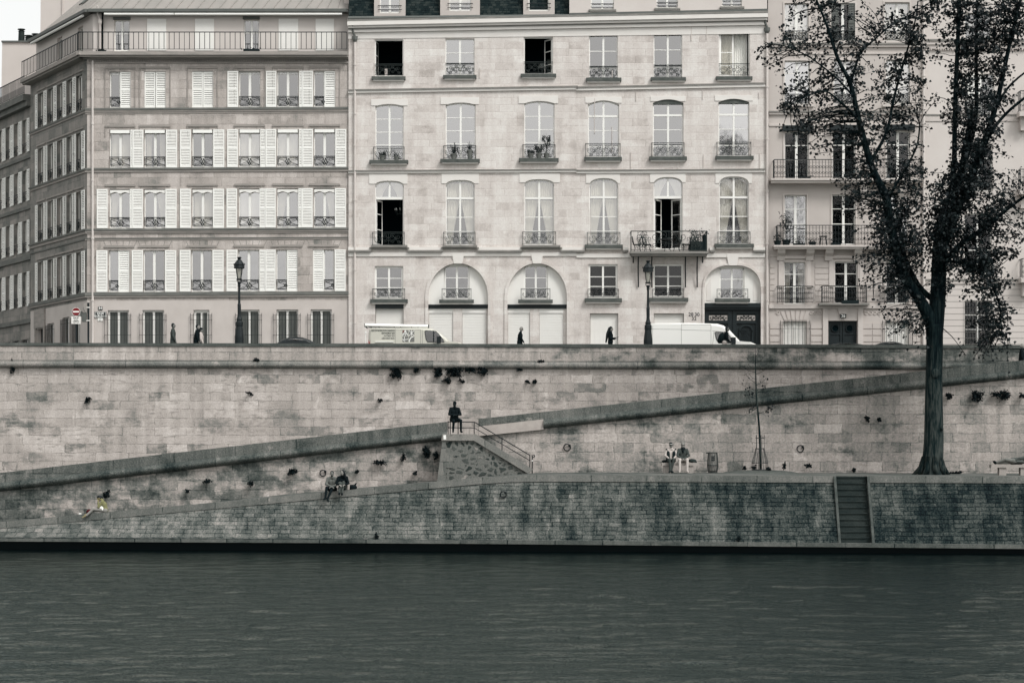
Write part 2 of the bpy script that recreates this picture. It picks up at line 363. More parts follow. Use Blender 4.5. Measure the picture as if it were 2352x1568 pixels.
verts = np.stack([gx, gy, gz + WZ], -1).reshape(-1, 3)
rim = [(x, y, WZ) for x0, x1, y0, y1 in ((-400, -30, -20, 104), (30, 400, -20, 104), (-30, 30, -20, 36.0)) for x, y in ((x0, y0), (x1, y0), (x1, y1), (x0, y1))]
nv = len(verts); verts = np.concatenate([verts, np.array(rim)]); faces = np.concatenate([faces, np.arange(nv, nv + 12).reshape(3, 4)])
me = bpy.data.meshes.new('river_water'); me.vertices.add(len(verts)); me.vertices.foreach_set('co', verts.ravel()); nf = len(faces)
me.loops.add(nf * 4); me.loops.foreach_set('vertex_index', faces.ravel()); me.polygons.add(nf); me.polygons.foreach_set('loop_start', np.arange(0, nf * 4, 4)); me.update(); me.validate()
me.materials.append(M['water']); me.shade_smooth(); ob = bpy.data.objects.new('river_water', me); COL.objects.link(ob); structure(ob)
bed = MB(); bed.bx(-400, 400, -20, 104, WZ - 2.2, WZ - 2); structure(bed.build('river_bed', M['wet']))
STZ = 4.75                                           # street level
gm = MB(); gm.quad((-700, 107.5, STZ - .02), (700, 107.5, STZ - .02), (700, 1500, STZ - .02), (-700, 1500, STZ - .02))
structure(gm.build('ground', M['asphalt']))
gm = MB(); gm.quad((-90, 110.4, STZ), (90, 110.4, STZ), (90, 117.6, STZ), (-90, 117.6, STZ)); structure(gm.build('road', M['asphalt']))
gm = MB(); gm.bx(-90, 90, 107.5, 110.4, STZ - .01, STZ + .13); structure(gm.build('river_side_pavement', M['paving']))
gm = MB(); gm.bx(-21.5, 90, 117.6, 119.86, STZ - .01, STZ + .13); structure(gm.build('house_side_pavement', M['paving']))
def interp(k, x):
    if x <= k[0][0]: a, b_ = k[0], k[1]
    elif x >= k[-1][0]: a, b_ = k[-2], k[-1]
    else:
        for a, b_ in zip(k, k[1:]):
            if a[0] <= x <= b_[0]: break
    return a[1] + (b_[1] - a[1]) * (x - a[0]) / (b_[0] - a[0])
COLS = [-500, -250, 0, 150, 300, 450, 632, 780, 940, 1101, 1170, 1240, 1400, 1600, 1800, 1920, 1991, 2100, 2352, 2600, 2900]
EDGE = [(0, 1199), (632, 1141), (1101, 1096.8), (1170, 1092.5), (1240, 1091), (2352, 1094.5)]
BASE = [(0, 1194), (363, 1164.5), (632, 1135), (1002, 1103), (1208, 1086), (1300, 1083.5), (2352, 1086)]
FOOT = [(0, 1233), (1100, 1238.5), (2352, 1250)]
def Ye(p): return 100.2 - 5.1 * p / 2352
def edge(p):
    Y = Ye(p); return Vector((X(p, Y), Y, Z(interp(EDGE, p), Y)))
def foot(p):
    Y = Ye(p) - 1.45; return Vector((X(p, Ye(p)), Y, Z(interp(FOOT, p), Y)))
def base(p): return Vector((X(p, Ye(p)), 103.2, Z(interp(BASE, p), 103.0)))
def quay_z(x, y):                                    # height of the lower quay at a point
    p = CX + x * F / 98.; p = CX + x * F / Ye(p)
    a, b_ = edge(p), base(p); t = (y - a.y) / (b_.y - a.y); return a.z + (b_.z - a.z) * t
gm = MB()
for a, b_ in zip(COLS, COLS[1:]): gm.quad(edge(a) + Vector((0, .3, 0)), edge(b_) + Vector((0, .3, 0)), base(b_), base(a))
structure(gm.build('lower_quay', M['paving']))
# --- sloping embankment wall with coping, footing and a wet foot
ST0, ST1 = 1920, 1991                                # the water steps interrupt the wall here
def seg_pairs(): return [(a, b_) for a, b_ in zip(COLS, COLS[1:]) if not (a >= ST0 and b_ <= ST1)]
emb = thing('embankment_wall', tuple(foot(1176)), 'sloping sett-paved embankment wall rising from the water to the lower quay', 'embankment wall')
f_, c_, o_, w_ = MB(), MB(), MB(), MB()
CH = Vector((0, 0, .27))
for a, b_ in seg_pairs():
    ea, eb, fa, fb = edge(a), edge(b_), foot(a), foot(b_)
    ta = (ea - CH) + (fa - ea) * (.27 / (ea.z - fa.z)) * .0; tb = (eb - CH)
    f_.quad(ta, tb, fb, fa)
    k = Vector((0, -.05, 0)); d2 = Vector((0, .55, 0)); h = Vector((0, 0, .012))
    c_.hexa([ta + k, tb + k, tb + d2, ta + d2, ea + k * .5 + h, eb + k * .5 + h, eb + d2 + h, ea + d2 + h])
for a, b_ in zip(COLS, COLS[1:]):
    fa, fb = foot(a), foot(b_); q = Vector((0, -.3, 0)); q2 = Vector((0, .25, 0)); u_ = Vector((0, 0, -.17)); v_ = Vector((0, 0, -.75))
    o_.hexa([fa + q + u_, fb + q + u_, fb + q2 + u_, fa + q2 + u_, fa + q, fb + q, fb + q2, fa + q2])
    w_.hexa([fa + q2 + v_, fb + q2 + v_, fb + q2 * 3 + v_, fa + q2 * 3 + v_, fa + q * .1 + u_, fb + q * .1 + u_, fb + q2 * 3 + u_, fa + q2 * 3 + u_])
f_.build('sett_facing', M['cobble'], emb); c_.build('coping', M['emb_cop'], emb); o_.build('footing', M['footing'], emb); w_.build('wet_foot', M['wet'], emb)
# --- water steps
stp = thing('stone_steps', tuple(foot(1955)), 'steep stone water steps cut into the embankment wall', 'steps')
sm, ck = MB(), MB(); n = 11
e0, e1, f0, f1 = edge(ST0), edge(ST1), foot(ST0), foot(ST1)
for i in range(n):
    z1 = e0.z - .02 - (e0.z - f0.z) * i / n; z0 = z1 - (e0.z - f0.z) / n + .02
    y1 = e0.y + .05 + (f0.y - e0.y) * i / n; 
    sm.bx(e0.x - .02, e1.x + .02, y1, y1 + 1.4, z0 - .02, z1 - .05)
    sm.bx(e0.x - .02, e1.x + .02, y1 - .045, y1 + 1.4, z1 - .05, z1)
for e, f2 in ((e0, f0), (e1, f1)):
    s_ = -1 if e is e0 else 1
    ck.add([e + Vector((s_ * .0, -.06, .0)), e + Vector((s_ * .1, -.06, 0)), f2 + Vector((s_ * .1, -.06, 0)), f2 + Vector((0, -.06, 0)),
            e + Vector((0, .9, 0)), e + Vector((s_ * .1, .9, 0)), f2 + Vector((s_ * .1, .9, 0)), f2 + Vector((0, .9, 0))],
           [(0, 1, 2, 3), (0, 3, 7, 4), (1, 5, 6, 2), (0, 4, 5, 1)])
sm.build('step_treads', M['step'], stp); ck.build('side_stones', M['side'], stp)
# ------------------------------------------------------------------ upper retaining wall
YR = 107.0; fr = front(YR)
def zl(pl, pr, px, Y=YR): return Z(pl + (pr - pl) * px / 2352, Y)
rw = thing('retaining_wall', (X(1176, YR), YR, -3), 'tall quay retaining wall with parapet and rounded string moulding', 'wall')
uL, uR = X(-700, YR), X(3000, YR)
a = MB(); p0, p1 = -700, 3000
a.prism(fr, [(uL, -3.2), (uR, -3.2), (uR, zl(845, 849, p1)), (uL, zl(845, 849, p0))], -.5, 0.); a.build('masonry', M['retain'], rw)
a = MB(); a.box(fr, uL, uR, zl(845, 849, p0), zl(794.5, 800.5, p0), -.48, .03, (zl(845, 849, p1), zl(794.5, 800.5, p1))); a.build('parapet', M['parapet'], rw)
a = MB(); a.box(fr, uL, uR, zl(794, 800, p0), zl(787, 792.5, p0), -.52, .09, (zl(794, 800, p1), zl(787, 792.5, p1))); a.build('coping', M['coping_up'], rw)
a = MB()
pts = []
for i in range(8):
    an = -math.pi / 2 + math.pi * i / 7; pts.append((.24 * math.cos(an), .17 * math.sin(an)))
zc0, zc1 = zl(836.5, 841.5, p0), zl(836.5, 841.5, p1)
a.add([fr(uL, zc0 + z_, .03 + w_) for w_, z_ in pts] + [fr(uR, zc1 + z_, .03 + w_) for w_, z_ in pts], [(i, i + 1, i + 9, i + 8) for i in range(7)])
a.box(fr, uL, uR, zc0 + .17, zc0 + .22, 0, .1, (zc1 + .17, zc1 + .22))
a.build('string_moulding', M['torus'], rw, smooth=False)
# ------------------------------------------------------------------ ramp and its outer wall
YW = 103.0; fw = front(YW)
SEGS = [([(-700, 1162), (0, 1085.5), (1027, 968)], [(-700, 1190), (0, 1107.5), (1027, 990)], [(-700, 1212), (0, 1128.5), (1020, 1010)]),
        ([(1099, 961.5), (1248, 945.5), (2352, 827), (3000, 757)], [(1099, 978), (1248, 962.7), (2352, 849), (3000, 779)], [(1099, 1000), (1248, 984.4), (2352, 868.5), (3000, 799)])]
rwl = thing('ramp_wall', (X(1176, YW), YW, -3), 'outer wall of the quay ramp with dark slanting coping and moulding', 'wall')
def wl(l): return [(X(px, YW), Z(py, YW)) for px, py in l]
fa_, cp_, tr_ = MB(), MB(), MB()
for top, mid, bot in SEGS:
    t_, m_, b_ = wl(top), wl(mid), wl(bot)
    cp_.strip(fw, m_, t_, -.42, .0)
    for k in range(len(m_) - 1):
        A0, A1, B0, B1 = m_[k], m_[k + 1], b_[k], b_[k + 1]
        if m_[k][0] > X(1050, YW) and k == 0: continue
        n_ = 7; va, vb = [], []
        for i in range(n_ + 1):
            q = i / n_; wv_ = .0 + .3 * math.sin(math.pi * min(1, q * 1.0)) ** .6 if 0 < q < 1 else .0
            va.append(fw(A0[0], A0[1] + (B0[1] - A0[1]) * q, wv_)); vb.append(fw(A1[0], A1[1] + (B1[1] - A1[1]) * q, wv_))
        tr_.add(va + vb, [(i, i + 1, i + n_ + 2, i + n_ + 1) for i in range(n_)])
    poly = [(b_[0][0], -4.)] + [(b_[-1][0], -4.)] + [(u_, z_ + .02) for u_, z_ in reversed(b_)]
    fa_.prism(fw, poly, -.45, -.03)
    fa_.strip(fw, b_, m_, -.42, -.035)
fa_.box(fw, X(1020, YW), X(1099, YW), -4, Z(1000, YW), -.45, -.03)
fa_.build('masonry', M['ramp_wall'], rwl); cp_.build('coping', M['ramp_cop'], rwl); tr_.build('slanting_moulding', M['torus_ramp'], rwl)
ns = MB(); ns.add([], []); q = [(1100, 979), (1248, 962.5), (1248.5, 986), (1100, 1001)]
q = [(X(px, YW), Z(py, YW)) for px, py in q]; ns.prism(fw, q, -.2, .14); ns.build('replaced_stone', M['new_stone'], rwl)
gm = MB()
rk = [(-700, 1162), (0, 1085.5), (1027, 968), (1099, 961.5), (2352, 827), (3000, 757)]
for (pa, ya), (pb, yb) in zip(rk, rk[1:]):
    za, zb = Z(ya, YW) - .9, Z(yb, YW) - .9
    gm.quad((X(pa, YW), 103.35, za), (X(pb, YW), 103.35, zb), (X(pb, YW), 107.05, zb), (X(pa, YW), 107.05, za))
structure(gm.build('ramp', M['paving']))
# ------------------------------------------------------------------ staircase against the ramp wall
YS = 101.5; fs = front(YS)
def sp(l): return [(X(px, YS), Z(py, YS)) for px, py in l]
stc = thing('quay_staircase', (X(1110, YS), YS, -.8), 'rubble-sided stone staircase climbing from the lower quay to the ramp', 'staircase')
a = MB(); a.prism(fs, sp([(1021, 1012), (1090, 1012), (1212, 1088), (1212, 1100), (1020, 1118)]), -1.5, 0); a.build('rubble_side', M['rubble'], stc)
a = MB(); a.prism(fs, sp([(1016, 1011), (1024, 1011), (1024, 1120), (1002, 1122)]), -1.5, .06)
a.prism(fs, sp([(1024, 1040), (1040, 1040), (1040, 1074), (1024, 1074)]), -.1, .03); a.build('corner_pier', M['rubble_q'], stc)
a = MB(); a.prism(fs, sp([(1016, 996.5), (1093, 996.5), (1224, 1077), (1214, 1088), (1089, 1011.5), (1014, 1011.5)]), -.35, .12)
a.build('side_slab', M['slab'], stc)
a = MB(); a.bx(X(1022, YS), X(1093, YS), YS + .3, YW, Z(1004, YS), Z(998.5, YS))
for i in range(9):
    x0 = X(1093 + i * 13.5, YS); z_ = Z(999 + (i + 1) * 8.3, YS); a.bx(x0, X(1093 + (i + 1) * 13.5, YS), YS + .3, YW + .1, -1.2, z_)
a.build('stair_steps', M['step'], stc)
a = MB()
yr = YS + .12
def rp(px, py): return (X(px, YS), yr, Z(py, YS))
for px, t_, b_ in ((1029, 967, 998), (1034, 968, 998), (1052, 968, 998), (1089, 969, 998), (1153, 1005, 1035), (1217, 1045, 1074)): a.tube([rp(px, t_), rp(px, b_)], .022, 6)
a.tube([rp(1028, 968), rp(1090, 969), rp(1218, 1045.5)], .024, 6); a.tube([rp(1028, 982), rp(1090, 982.5), rp(1217, 1057)], .018, 6)
a.build('handrail', M['iron'], stc)
a = MB(); a.prism(fs, sp([(1018.5, 999), (1024.5, 998), (1025, 1009), (1019, 1008.5)]), .125, .13); pp = tag(a.build('poster', M['white_paint']), 'torn white paper stuck to the left corner of the staircase slab', 'poster')
a = MB()
zg = quay_z(X(1223, 102), 102.1)
a.tube([(X(1222.5, 102), 102.1, zg - .05), (X(1222.5, 102), 102.1, Z(1045, 102)), (X(1227, 102), 102.1, Z(1044.8, 102)), (X(1228.6, 102), 102.1, Z(1047, 102)), (X(1227, 102), 102.1, Z(1049.6, 102)), (X(1222.5, 102), 102.1, Z(1049.8, 102))], .025, 6)
bo = tag(a.build('post', M['iron']), 'thin dark post with a looped top at the foot of the stair railing', 'post')
a = MB(); a.tube([(X(1222.5, 102), 102.1, Z(1059, 102)), (X(1222.5, 102), 102.1, Z(1056, 102))], .03, 6); a.build('white_band', M['white_paint'], bo)
# ------------------------------------------------------------------ building kit
def rect(u0, u1, z0, z1): return [(u0, z0), (u1, z0), (u1, z1), (u0, z1)]
def archpts(u0, u1, z1, rise, kind, n=14):            # left to right
    c, h = (u0 + u1) / 2, (u1 - u0) / 2; o = []
    for i in range(n + 1):
        if kind == 'round':
            a = math.pi * (1 - i / n); t = math.cos(a); o.append((c + h * t, z1 - rise + rise * math.sin(a)))
        elif kind == 'basket':
            a = math.pi * (1 - i / n); t = math.copysign(abs(math.cos(a)) ** .8, math.cos(a)); o.append((c + h * t, z1 - rise + rise * abs(math.sin(a)) ** .8))
        else:
            t = -1 + 2 * i / n; o.append((c + h * t, z1 - rise * t * t))
    return o
def opening(u0, u1, z0, z1, rise=0, kind='seg'):
    if not rise: return rect(u0, u1, z0, z1)
    return [(u0, z0), (u1, z0)] + [p for p in reversed(archpts(u0, u1, z1, rise, kind))]
def wall_rows(fc, mb, U0, U1, rows, depth=.28):
    """rows: (z0, z1, [bay, ...]); a bay is a list of opening polygons that share it"""
    for z0, z1, bays in rows:
        bays = sorted(bays, key=lambda b: min(p[0] for h in b for p in h))
        ext = [(min(p[0] for h in b for p in h), max(p[0] for h in b for p in h)) for b in bays]
        cuts = [U0] + [(ext[i][1] + ext[i + 1][0]) / 2 for i in range(len(bays) - 1)] + [U1]
        if not bays: mb.quad(fc(U0, z0), fc(U1, z0), fc(U1, z1), fc(U0, z1)); continue
        for i, b in enumerate(bays):
            mb.sheet(fc, rect(cuts[i], cuts[i + 1], z0, z1), 0, b)
            for h in b: mb.skirt(fc, h, 0., -depth)
def win(fc, bld, u0, u1, z0, z1, rise=0, kind='seg', depth=.2, rows=(), transom=None, pane='glass', bars=True, fw=.055, cen=.1, name='window'):
    a = MB(); w0, w1 = -depth - .03, -depth + .04
    zt = z1 - rise
    a.box(fc, u0, u0 + fw, z0, zt, w0, w1); a.box(fc, u1 - fw, u1, z0, zt, w0, w1); a.box(fc, u0 + fw, u1 - fw, z0, z0 + fw * 1.5, w0, w1)
    if rise:
        A = archpts(u0, u1, z1, rise, kind); c = (u0 + u1) / 2
        B = [(c + (u - c) * (1 - fw * 1.6 / (u1 - u0)), z - fw) for u, z in A]; a.strip(fc, A, B, w0, w1)
    else: a.box(fc, u0 + fw, u1 - fw, z1 - fw, z1, w0, w1)
    if bars:
        c = (u0 + u1) / 2; e = .01
        if transom: a.box(fc, u0 + fw, u1 - fw, transom - .055, transom + .055, w0 + .005, w1 + .02)
        a.box(fc, c - cen / 2, c + cen / 2, z0 + fw, z1 - fw, w0 - e, w1 + .012)
        if fw < .08:
            for s_ in (u0 + fw + .05, u1 - fw - .05): pass
        for r in rows:
            a.box(fc, u0 + fw, c - cen / 2, r - .02, r + .02, w0 + .006, w1 - .006); a.box(fc, c + cen / 2, u1 - fw, r - .02, r + .02, w0 + .006, w1 - .006)
    o = a.build(name, M['frame_paint'], bld)
    if pane:
        p = MB(); p.sheet(fc, opening(u0 + .01, u1 - .01, z0 + .01, z1 - .01, rise, kind), -depth); p.build('pane', M[pane if pane != 'glass' else R.choice(('glass', 'glass', 'glass_a', 'glass_b'))], o, fixn=False)
    return o
def curtain(fc, w, kind, u0, u1, z0, z1, depth, rise=0, akind='seg'):
    a = MB(); c = (u0 + u1) / 2; wd = -depth - .16
    def folds(L, Rr):                                 # L,R: edge polylines bottom->top, pleated sheet between
        n = 14; rows_ = []
        for (ul, zl_), (ur, zr_) in zip(L, Rr):
            rows_.append([fc(ul + (ur - ul) * i / n, zl_ + (zr_ - zl_) * i / n, wd + (.035 if i % 2 else -.035)) for i in range(n + 1)])
        for r0, r1 in zip(rows_, rows_[1:]):
            for i in range(n): a.quad(r0[i], r0[i + 1], r1[i + 1], r1[i])
    h = z1 - z0; m = (u1 - u0) / 2
    for side in (0, 1):
        if kind == 'tieL' and side or kind == 'tieR' and not side: continue
        s = -1 if side else 1; e = u1 if side else u0
        if kind == 'full': L = [(e, z0), (e, z1)]; Q = [(c - s * .01, z0), (c - s * .01, z1)]
        elif kind == 'gap': L = [(e, z0), (e, z1)]; Q = [(e + s * m * .55, z0), (e + s * m * .62, z1)]
        else:
            L = [(e, z0), (e, z0 + h * .35), (e, z1)]; k = (.42, .55, .96) if kind != 'tie2' else (.62, .72, .97)
            Q = [(e + s * m * k[0], z0), (e + s * m * k[1], z0 + h * .35), (e + s * m * k[2], z1)]
        folds(L, Q)
    a.build('curtain', M['curtain'], w, fixn=False)
def shutter(fc, parent, u0, u1, z0, z1, w=.06, mat='white_shutter', lou=.082, part='shutter'):
    a = MB(); b = .06 if u1 - u0 > .4 else .03; t = .035
    a.box(fc, u0, u0 + b, z0, z1, w - t, w); a.box(fc, u1 - b, u1, z0, z1, w - t, w)
    zm = z0 + (z1 - z0) * .5
    for q0, q1 in ((z0, z0 + .1), (zm - .05, zm + .05), (z1 - .08, z1)): a.box(fc, u0 + b, u1 - b, q0, q1, w - t, w)
    for q0, q1 in ((z0 + .1, zm - .05), (zm + .05, z1 - .08)):
        n = max(2, int((q1 - q0) / lou)); d = (q1 - q0) / n
        for i in range(n):
            z = q0 + d * i
            a.add([fc(u0 + b, z + d * .05, w - .004), fc(u1 - b, z + d * .05, w - .004), fc(u1 - b, z + d * .66, w - t), fc(u0 + b, z + d * .66, w - t),
                   fc(u0 + b, z + d * .18, w - .004), fc(u1 - b, z + d * .18, w - .004), fc(u1 - b, z + d * .8, w - t), fc(u0 + b, z + d * .8, w - t)],
                  [(0, 1, 2, 3), (4, 7, 6, 5), (0, 4, 5, 1), (3, 2, 6, 7)])
    return a.build(part, M[mat], parent, fixn=False)
def fr_bar(a, fc, p, q, w, r=.014, n=4): a.tube([fc(p[0], p[1], w), fc(q[0], q[1], w)], r, n)
def spiral(fc, w, cu, cz, r0, r1, a0, turns, n=14):
    return [fc(cu + (r0 + (r1 - r0) * i / n) * math.cos(a0 + turns * 2 * math.pi * i / n), cz + (r0 + (r1 - r0) * i / n) * math.sin(a0 + turns * 2 * math.pi * i / n), w) for i in range(n + 1)]
def rail_cross(fc, parent, u0, u1, z0, z1, w, full=True, mat='iron'):
    a = MB(); h = z1 - z0; c = (u0 + u1) / 2
    a.box(fc, u0, u1, z1 - .035, z1, w - .025, w + .025); fr_bar(a, fc, (u0, z1 - .1), (u1, z1 - .1), w, .012); fr_bar(a, fc, (u0, z0 + .03), (u1, z0 + .03), w, .014)
    for u in (u0 + .03, u1 - .03): fr_bar(a, fc, (u, z0), (u, z1), w, .014)
    zt, zb = z1 - .1, z0 + .03; zm = (zt + zb) / 2
    if full:
        for s in (-1, 1):
            fr_bar(a, fc, (c + s * .1, zm + .02), (c + s * (u1 - u0) * .46, zt), w, .014); fr_bar(a, fc, (c + s * .1, zm - .02), (c + s * (u1 - u0) * .46, zb), w, .014)
            a.tube(spiral(fc, w, c + s * .06, zm, .06, .085, 0, 1, 10), .016, 4)
            for dz in (.11, -.11): a.ell(fc(c + s * .05, zm + dz, w), .035, .02, .05, n=6, m=4)
            for q in (.36, .2): a.ell(fc(c + s * (u1 - u0) * .46, zm + (zt - zm) * q * 2 - .02, w), .02, .02, .03, n=5, m=3)
        a.ell(fc(c, zb, w), .03, .03, .05, n=6, m=4)
    else:
        fr_bar(a, fc, (u0 + .04, zt), (u1, zm), w); fr_bar(a, fc, (u0 + .04, zb), (u1, zm), w); a.tube(spiral(fc, w, u1 - .06, zm, .07, .09, 0, 1, 10), .018, 4)
    return a.build('railing', M[mat], parent, fixn=False)
def scrolls(a, fc, u0, u1, z0, z1, w, r=.011):
    c = (u0 + u1) / 2; h = z1 - z0; L = (u1 - u0) / 2; zm = (z0 + z1) / 2
    for s in (-1, 1):
        for q, (cu, cz, rr, ph, tn) in enumerate(((.25, .3, .24, .5, 1.3), (.27, -.22, .2, 3.5, -1.4), (.62, .22, .24, 2.6, 1.4), (.68, -.26, .2, .2, -1.3), (.88, .1, .14, 4., 1.2), (.45, 0, .17, 1., 1.3))):
            P = spiral(fc, w, 0, 0, rr * h, rr * h * .25, ph, tn, 12)
            base_ = Vector(fc(c + s * L * cu, zm + h * cz, w)); o = Vector(fc(0, 0, w))
            a.tube([base_ + Vector(((Vector(p) - o).x * s, (Vector(p) - o).y, (Vector(p) - o).z)) for p in P], r, 4)
        a.tube([fc(c + s * L * t, zm + h * .33 * math.sin(t * 6.5), w) for t in np.linspace(0.05, .95, 12)], r, 4)
    a.tube([fc(c, z0, w), fc(c, z1, w)], r * 1.2, 4); a.tube(spiral(fc, w, c, zm, .17 * h, .17 * h, 0, 1, 10), r * 1.2, 4)
def rail_scroll(fc, parent, u0, u1, z0, z1, w, mat='iron_grey', posts=True, returns=True):
    a = MB()
    a.box(fc, u0, u1, z1 - .03, z1, w - .02, w + .02); fr_bar(a, fc, (u0, z0 + .06), (u1, z0 + .06), w, .013)
    fr_bar(a, fc, (u0, z1 - .09), (u1, z1 - .09), w, .009)
    for u in (u0 + .02, u1 - .02):
        fr_bar(a, fc, (u, z0), (u, z1), w, .018)
        if returns: a.tube([fc(u, z1 - .015, w), fc(u, z1 - .015, .0)], .014, 4); a.tube([fc(u, z0 + .06, w), fc(u, z0 + .06, 0.)], .012, 4)
    scrolls(a, fc, u0 + .05, u1 - .05, z0 + .07, z1 - .1, w)
    return a.build('railing', M[mat], parent, fixn=False)
def rail_bars(fc, parent, u0, u1, z0, z1, w, step=.14, mat='iron', name='railing', ret=None, deco=False, r=.015):
    a = MB()
    a.box(fc, u0, u1, z1 - .04, z1, w - .025, w + .025); fr_bar(a, fc, (u0, z0 + .09), (u1, z0 + .09), w, .014)
    n = max(2, int(round((u1 - u0) / step)))
    for i in range(n + 1):
        u = u0 + (u1 - u0) * i / n; fr_bar(a, fc, (u, z0 if i % 7 == 0 else z0 + .09), (u, z1 - .02), w, .017 if i % 7 == 0 else r)
        if deco and i < n:
            uc = u + (u1 - u0) / n / 2; q = (u1 - u0) / n * .5
            a.tube(spiral(fc, w, uc, z0 + (z1 - z0) * .3, q * .9, q * .4, math.pi / 2, 1, 8), r * .9, 4); a.tube(spiral(fc, w, uc, z0 + (z1 - z0) * .6, q * .9, q * .5, -math.pi / 2, -1, 8), r * .9, 4)
    if deco: fr_bar(a, fc, (u0, z1 - .16), (u1, z1 - .16), w, .01)
    if ret is not None:
        for u in (u0, u1):
            a.tube([fc(u, z1 - .02, w), fc(u, z1 - .02, ret)], .022, 4); a.tube([fc(u, z0 + .09, w), fc(u, z0 + .09, ret)], .014, 4)
            k = max(1, int(abs(w - ret) / .16))
            for i in range(1, k): a.tube([fc(u, z0 + .09, w + (ret - w) * i / k), fc(u, z1 - .02, w + (ret - w) * i / k)], r, 4)
    return a.build(name, M[mat], parent, fixn=False)
def grille(fc, parent, u0, u1, z0, z1, w=.12, step=.17, zs=()):
    a = MB(); n = int(round((u1 - u0) / step))
    for i in range(n + 1):
        u = u0 + (u1 - u0) * i / n; fr_bar(a, fc, (u, z0), (u, z1), w, .015)
    for z in zs:
        fr_bar(a, fc, (u0, z), (u1, z), w, .012)
        for u in (u0, u1): a.tube([fc(u, z, w), fc(u, z, -.05)], .013, 4)
    return a.build('grille', M['iron'], parent, fixn=False)
def pipe(fc, bld, u, z0, z1, w=.1, r=.06, head=True, rings=(), hm='zinc_dark'):
    a = MB(); a.tube([fc(u, z0, w), fc(u, z1, w)], r, 8)
    for z in rings: a.tube([fc(u, z - .04, w), fc(u, z + .04, w)], r * 1.4, 8)
    o = a.build('downpipe', M['pipe'], bld, smooth=False)
    if head:
        b = MB(); b.tube([fc(u, z1, w), fc(u, z1 + .12, w), fc(u, z1 + .3, w)], [r * 1.1, r * 2.2, r * 2.4], 8); b.tube([fc(u, z1 + .3, w), fc(u - .12, z1 + .6, w + .05), fc(u - .1, z1 + 1., w + .2)], r * .9, 7)
        b.build('rainwater_head', M[hm], o)
    return o
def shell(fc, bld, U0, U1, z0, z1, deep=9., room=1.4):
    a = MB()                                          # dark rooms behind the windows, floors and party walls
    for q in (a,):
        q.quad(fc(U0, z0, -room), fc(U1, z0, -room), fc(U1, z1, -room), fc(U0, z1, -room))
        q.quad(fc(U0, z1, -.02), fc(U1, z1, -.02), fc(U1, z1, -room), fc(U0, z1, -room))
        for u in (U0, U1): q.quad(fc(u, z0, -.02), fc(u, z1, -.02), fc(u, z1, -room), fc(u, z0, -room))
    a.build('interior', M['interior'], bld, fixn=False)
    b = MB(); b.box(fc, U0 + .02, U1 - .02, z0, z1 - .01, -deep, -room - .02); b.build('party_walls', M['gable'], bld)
def band(fc, mb, px0, px1, ya, yb, w, w0=-.02, Y=120., yr=None):
    """a moulding between photo rows ya (top) and yb (bottom); yr = rows at its right end"""
    a2, b2 = yr or (ya, yb)
    mb.box(fc, fc.U(px0), fc.U(px1), Z(yb, Y), Z(ya, Y), w0, w, (Z(b2, Y), Z(a2, Y)))
# ================================================================== the corner building
YB = 120.0; fL = front(YB); Zb = lambda py: Z(py, YB); Xb = lambda px: X(px, YB)
corner = (Xb(200), YB)
fSd = Fc((corner[0], corner[1], 0), (SDX, SDY, 0), (-SDY, SDX, 0))
cb = thing('corner_building', (corner[0], corner[1], STZ), 'grey stone corner house with rows of white louvred shutters and a zinc roof', 'building')
COLX = [(251.5, 300), (331, 380.5), (441, 489.5), (548.5, 598), (636, 686), (720.5, 770)]
def sy(y, px): return y - 2.4 * (px - 213) / 586      # the floors rise slightly to the right
ROWS = {5: (165, 249), 4: (298.5, 386.5), 3: (434.5, 525.5), 2: (575, 671.5), 1: (712.5, 850)}
rows_ = []; OPEN = {}
for r, (yt, yb) in ROWS.items():
    bays = []
    for i, (a, b) in enumerate(COLX):
        if r == 1: a, b = [(247.6, 296), (327.5, 377), (444.5, 481), (548, 596), (635, 685), (713.5, 762)][i]
        if r == 2: a, b = a - 2, b - 2.5
        OPEN[r, i] = (Xb(a), Xb(b), Zb(sy(yb, a)), Zb(sy(yt, a))); bays.append([rect(*OPEN[r, i])])
    rows_.append((r, bays))
cuts = {1: (STZ - .1, Zb(690)), 2: (Zb(690), Zb(540)), 3: (Zb(540), Zb(395)), 4: (Zb(395), Zb(258)), 5: (Zb(258), Zb(130))}
UL0, UL1 = Xb(200), Xb(800.5)
a = MB(); wall_rows(fL, a, UL0, UL1, [cuts[r] + (b,) for r, b in rows_ if r > 1]); a.build('quay_front', M['ashlar_left'], cb)
a = MB(); wall_rows(fL, a, UL0, UL1, [cuts[r] + (b,) for r, b in rows_ if r == 1]); a.build('ground_floor_front', M['render_left'], cb)
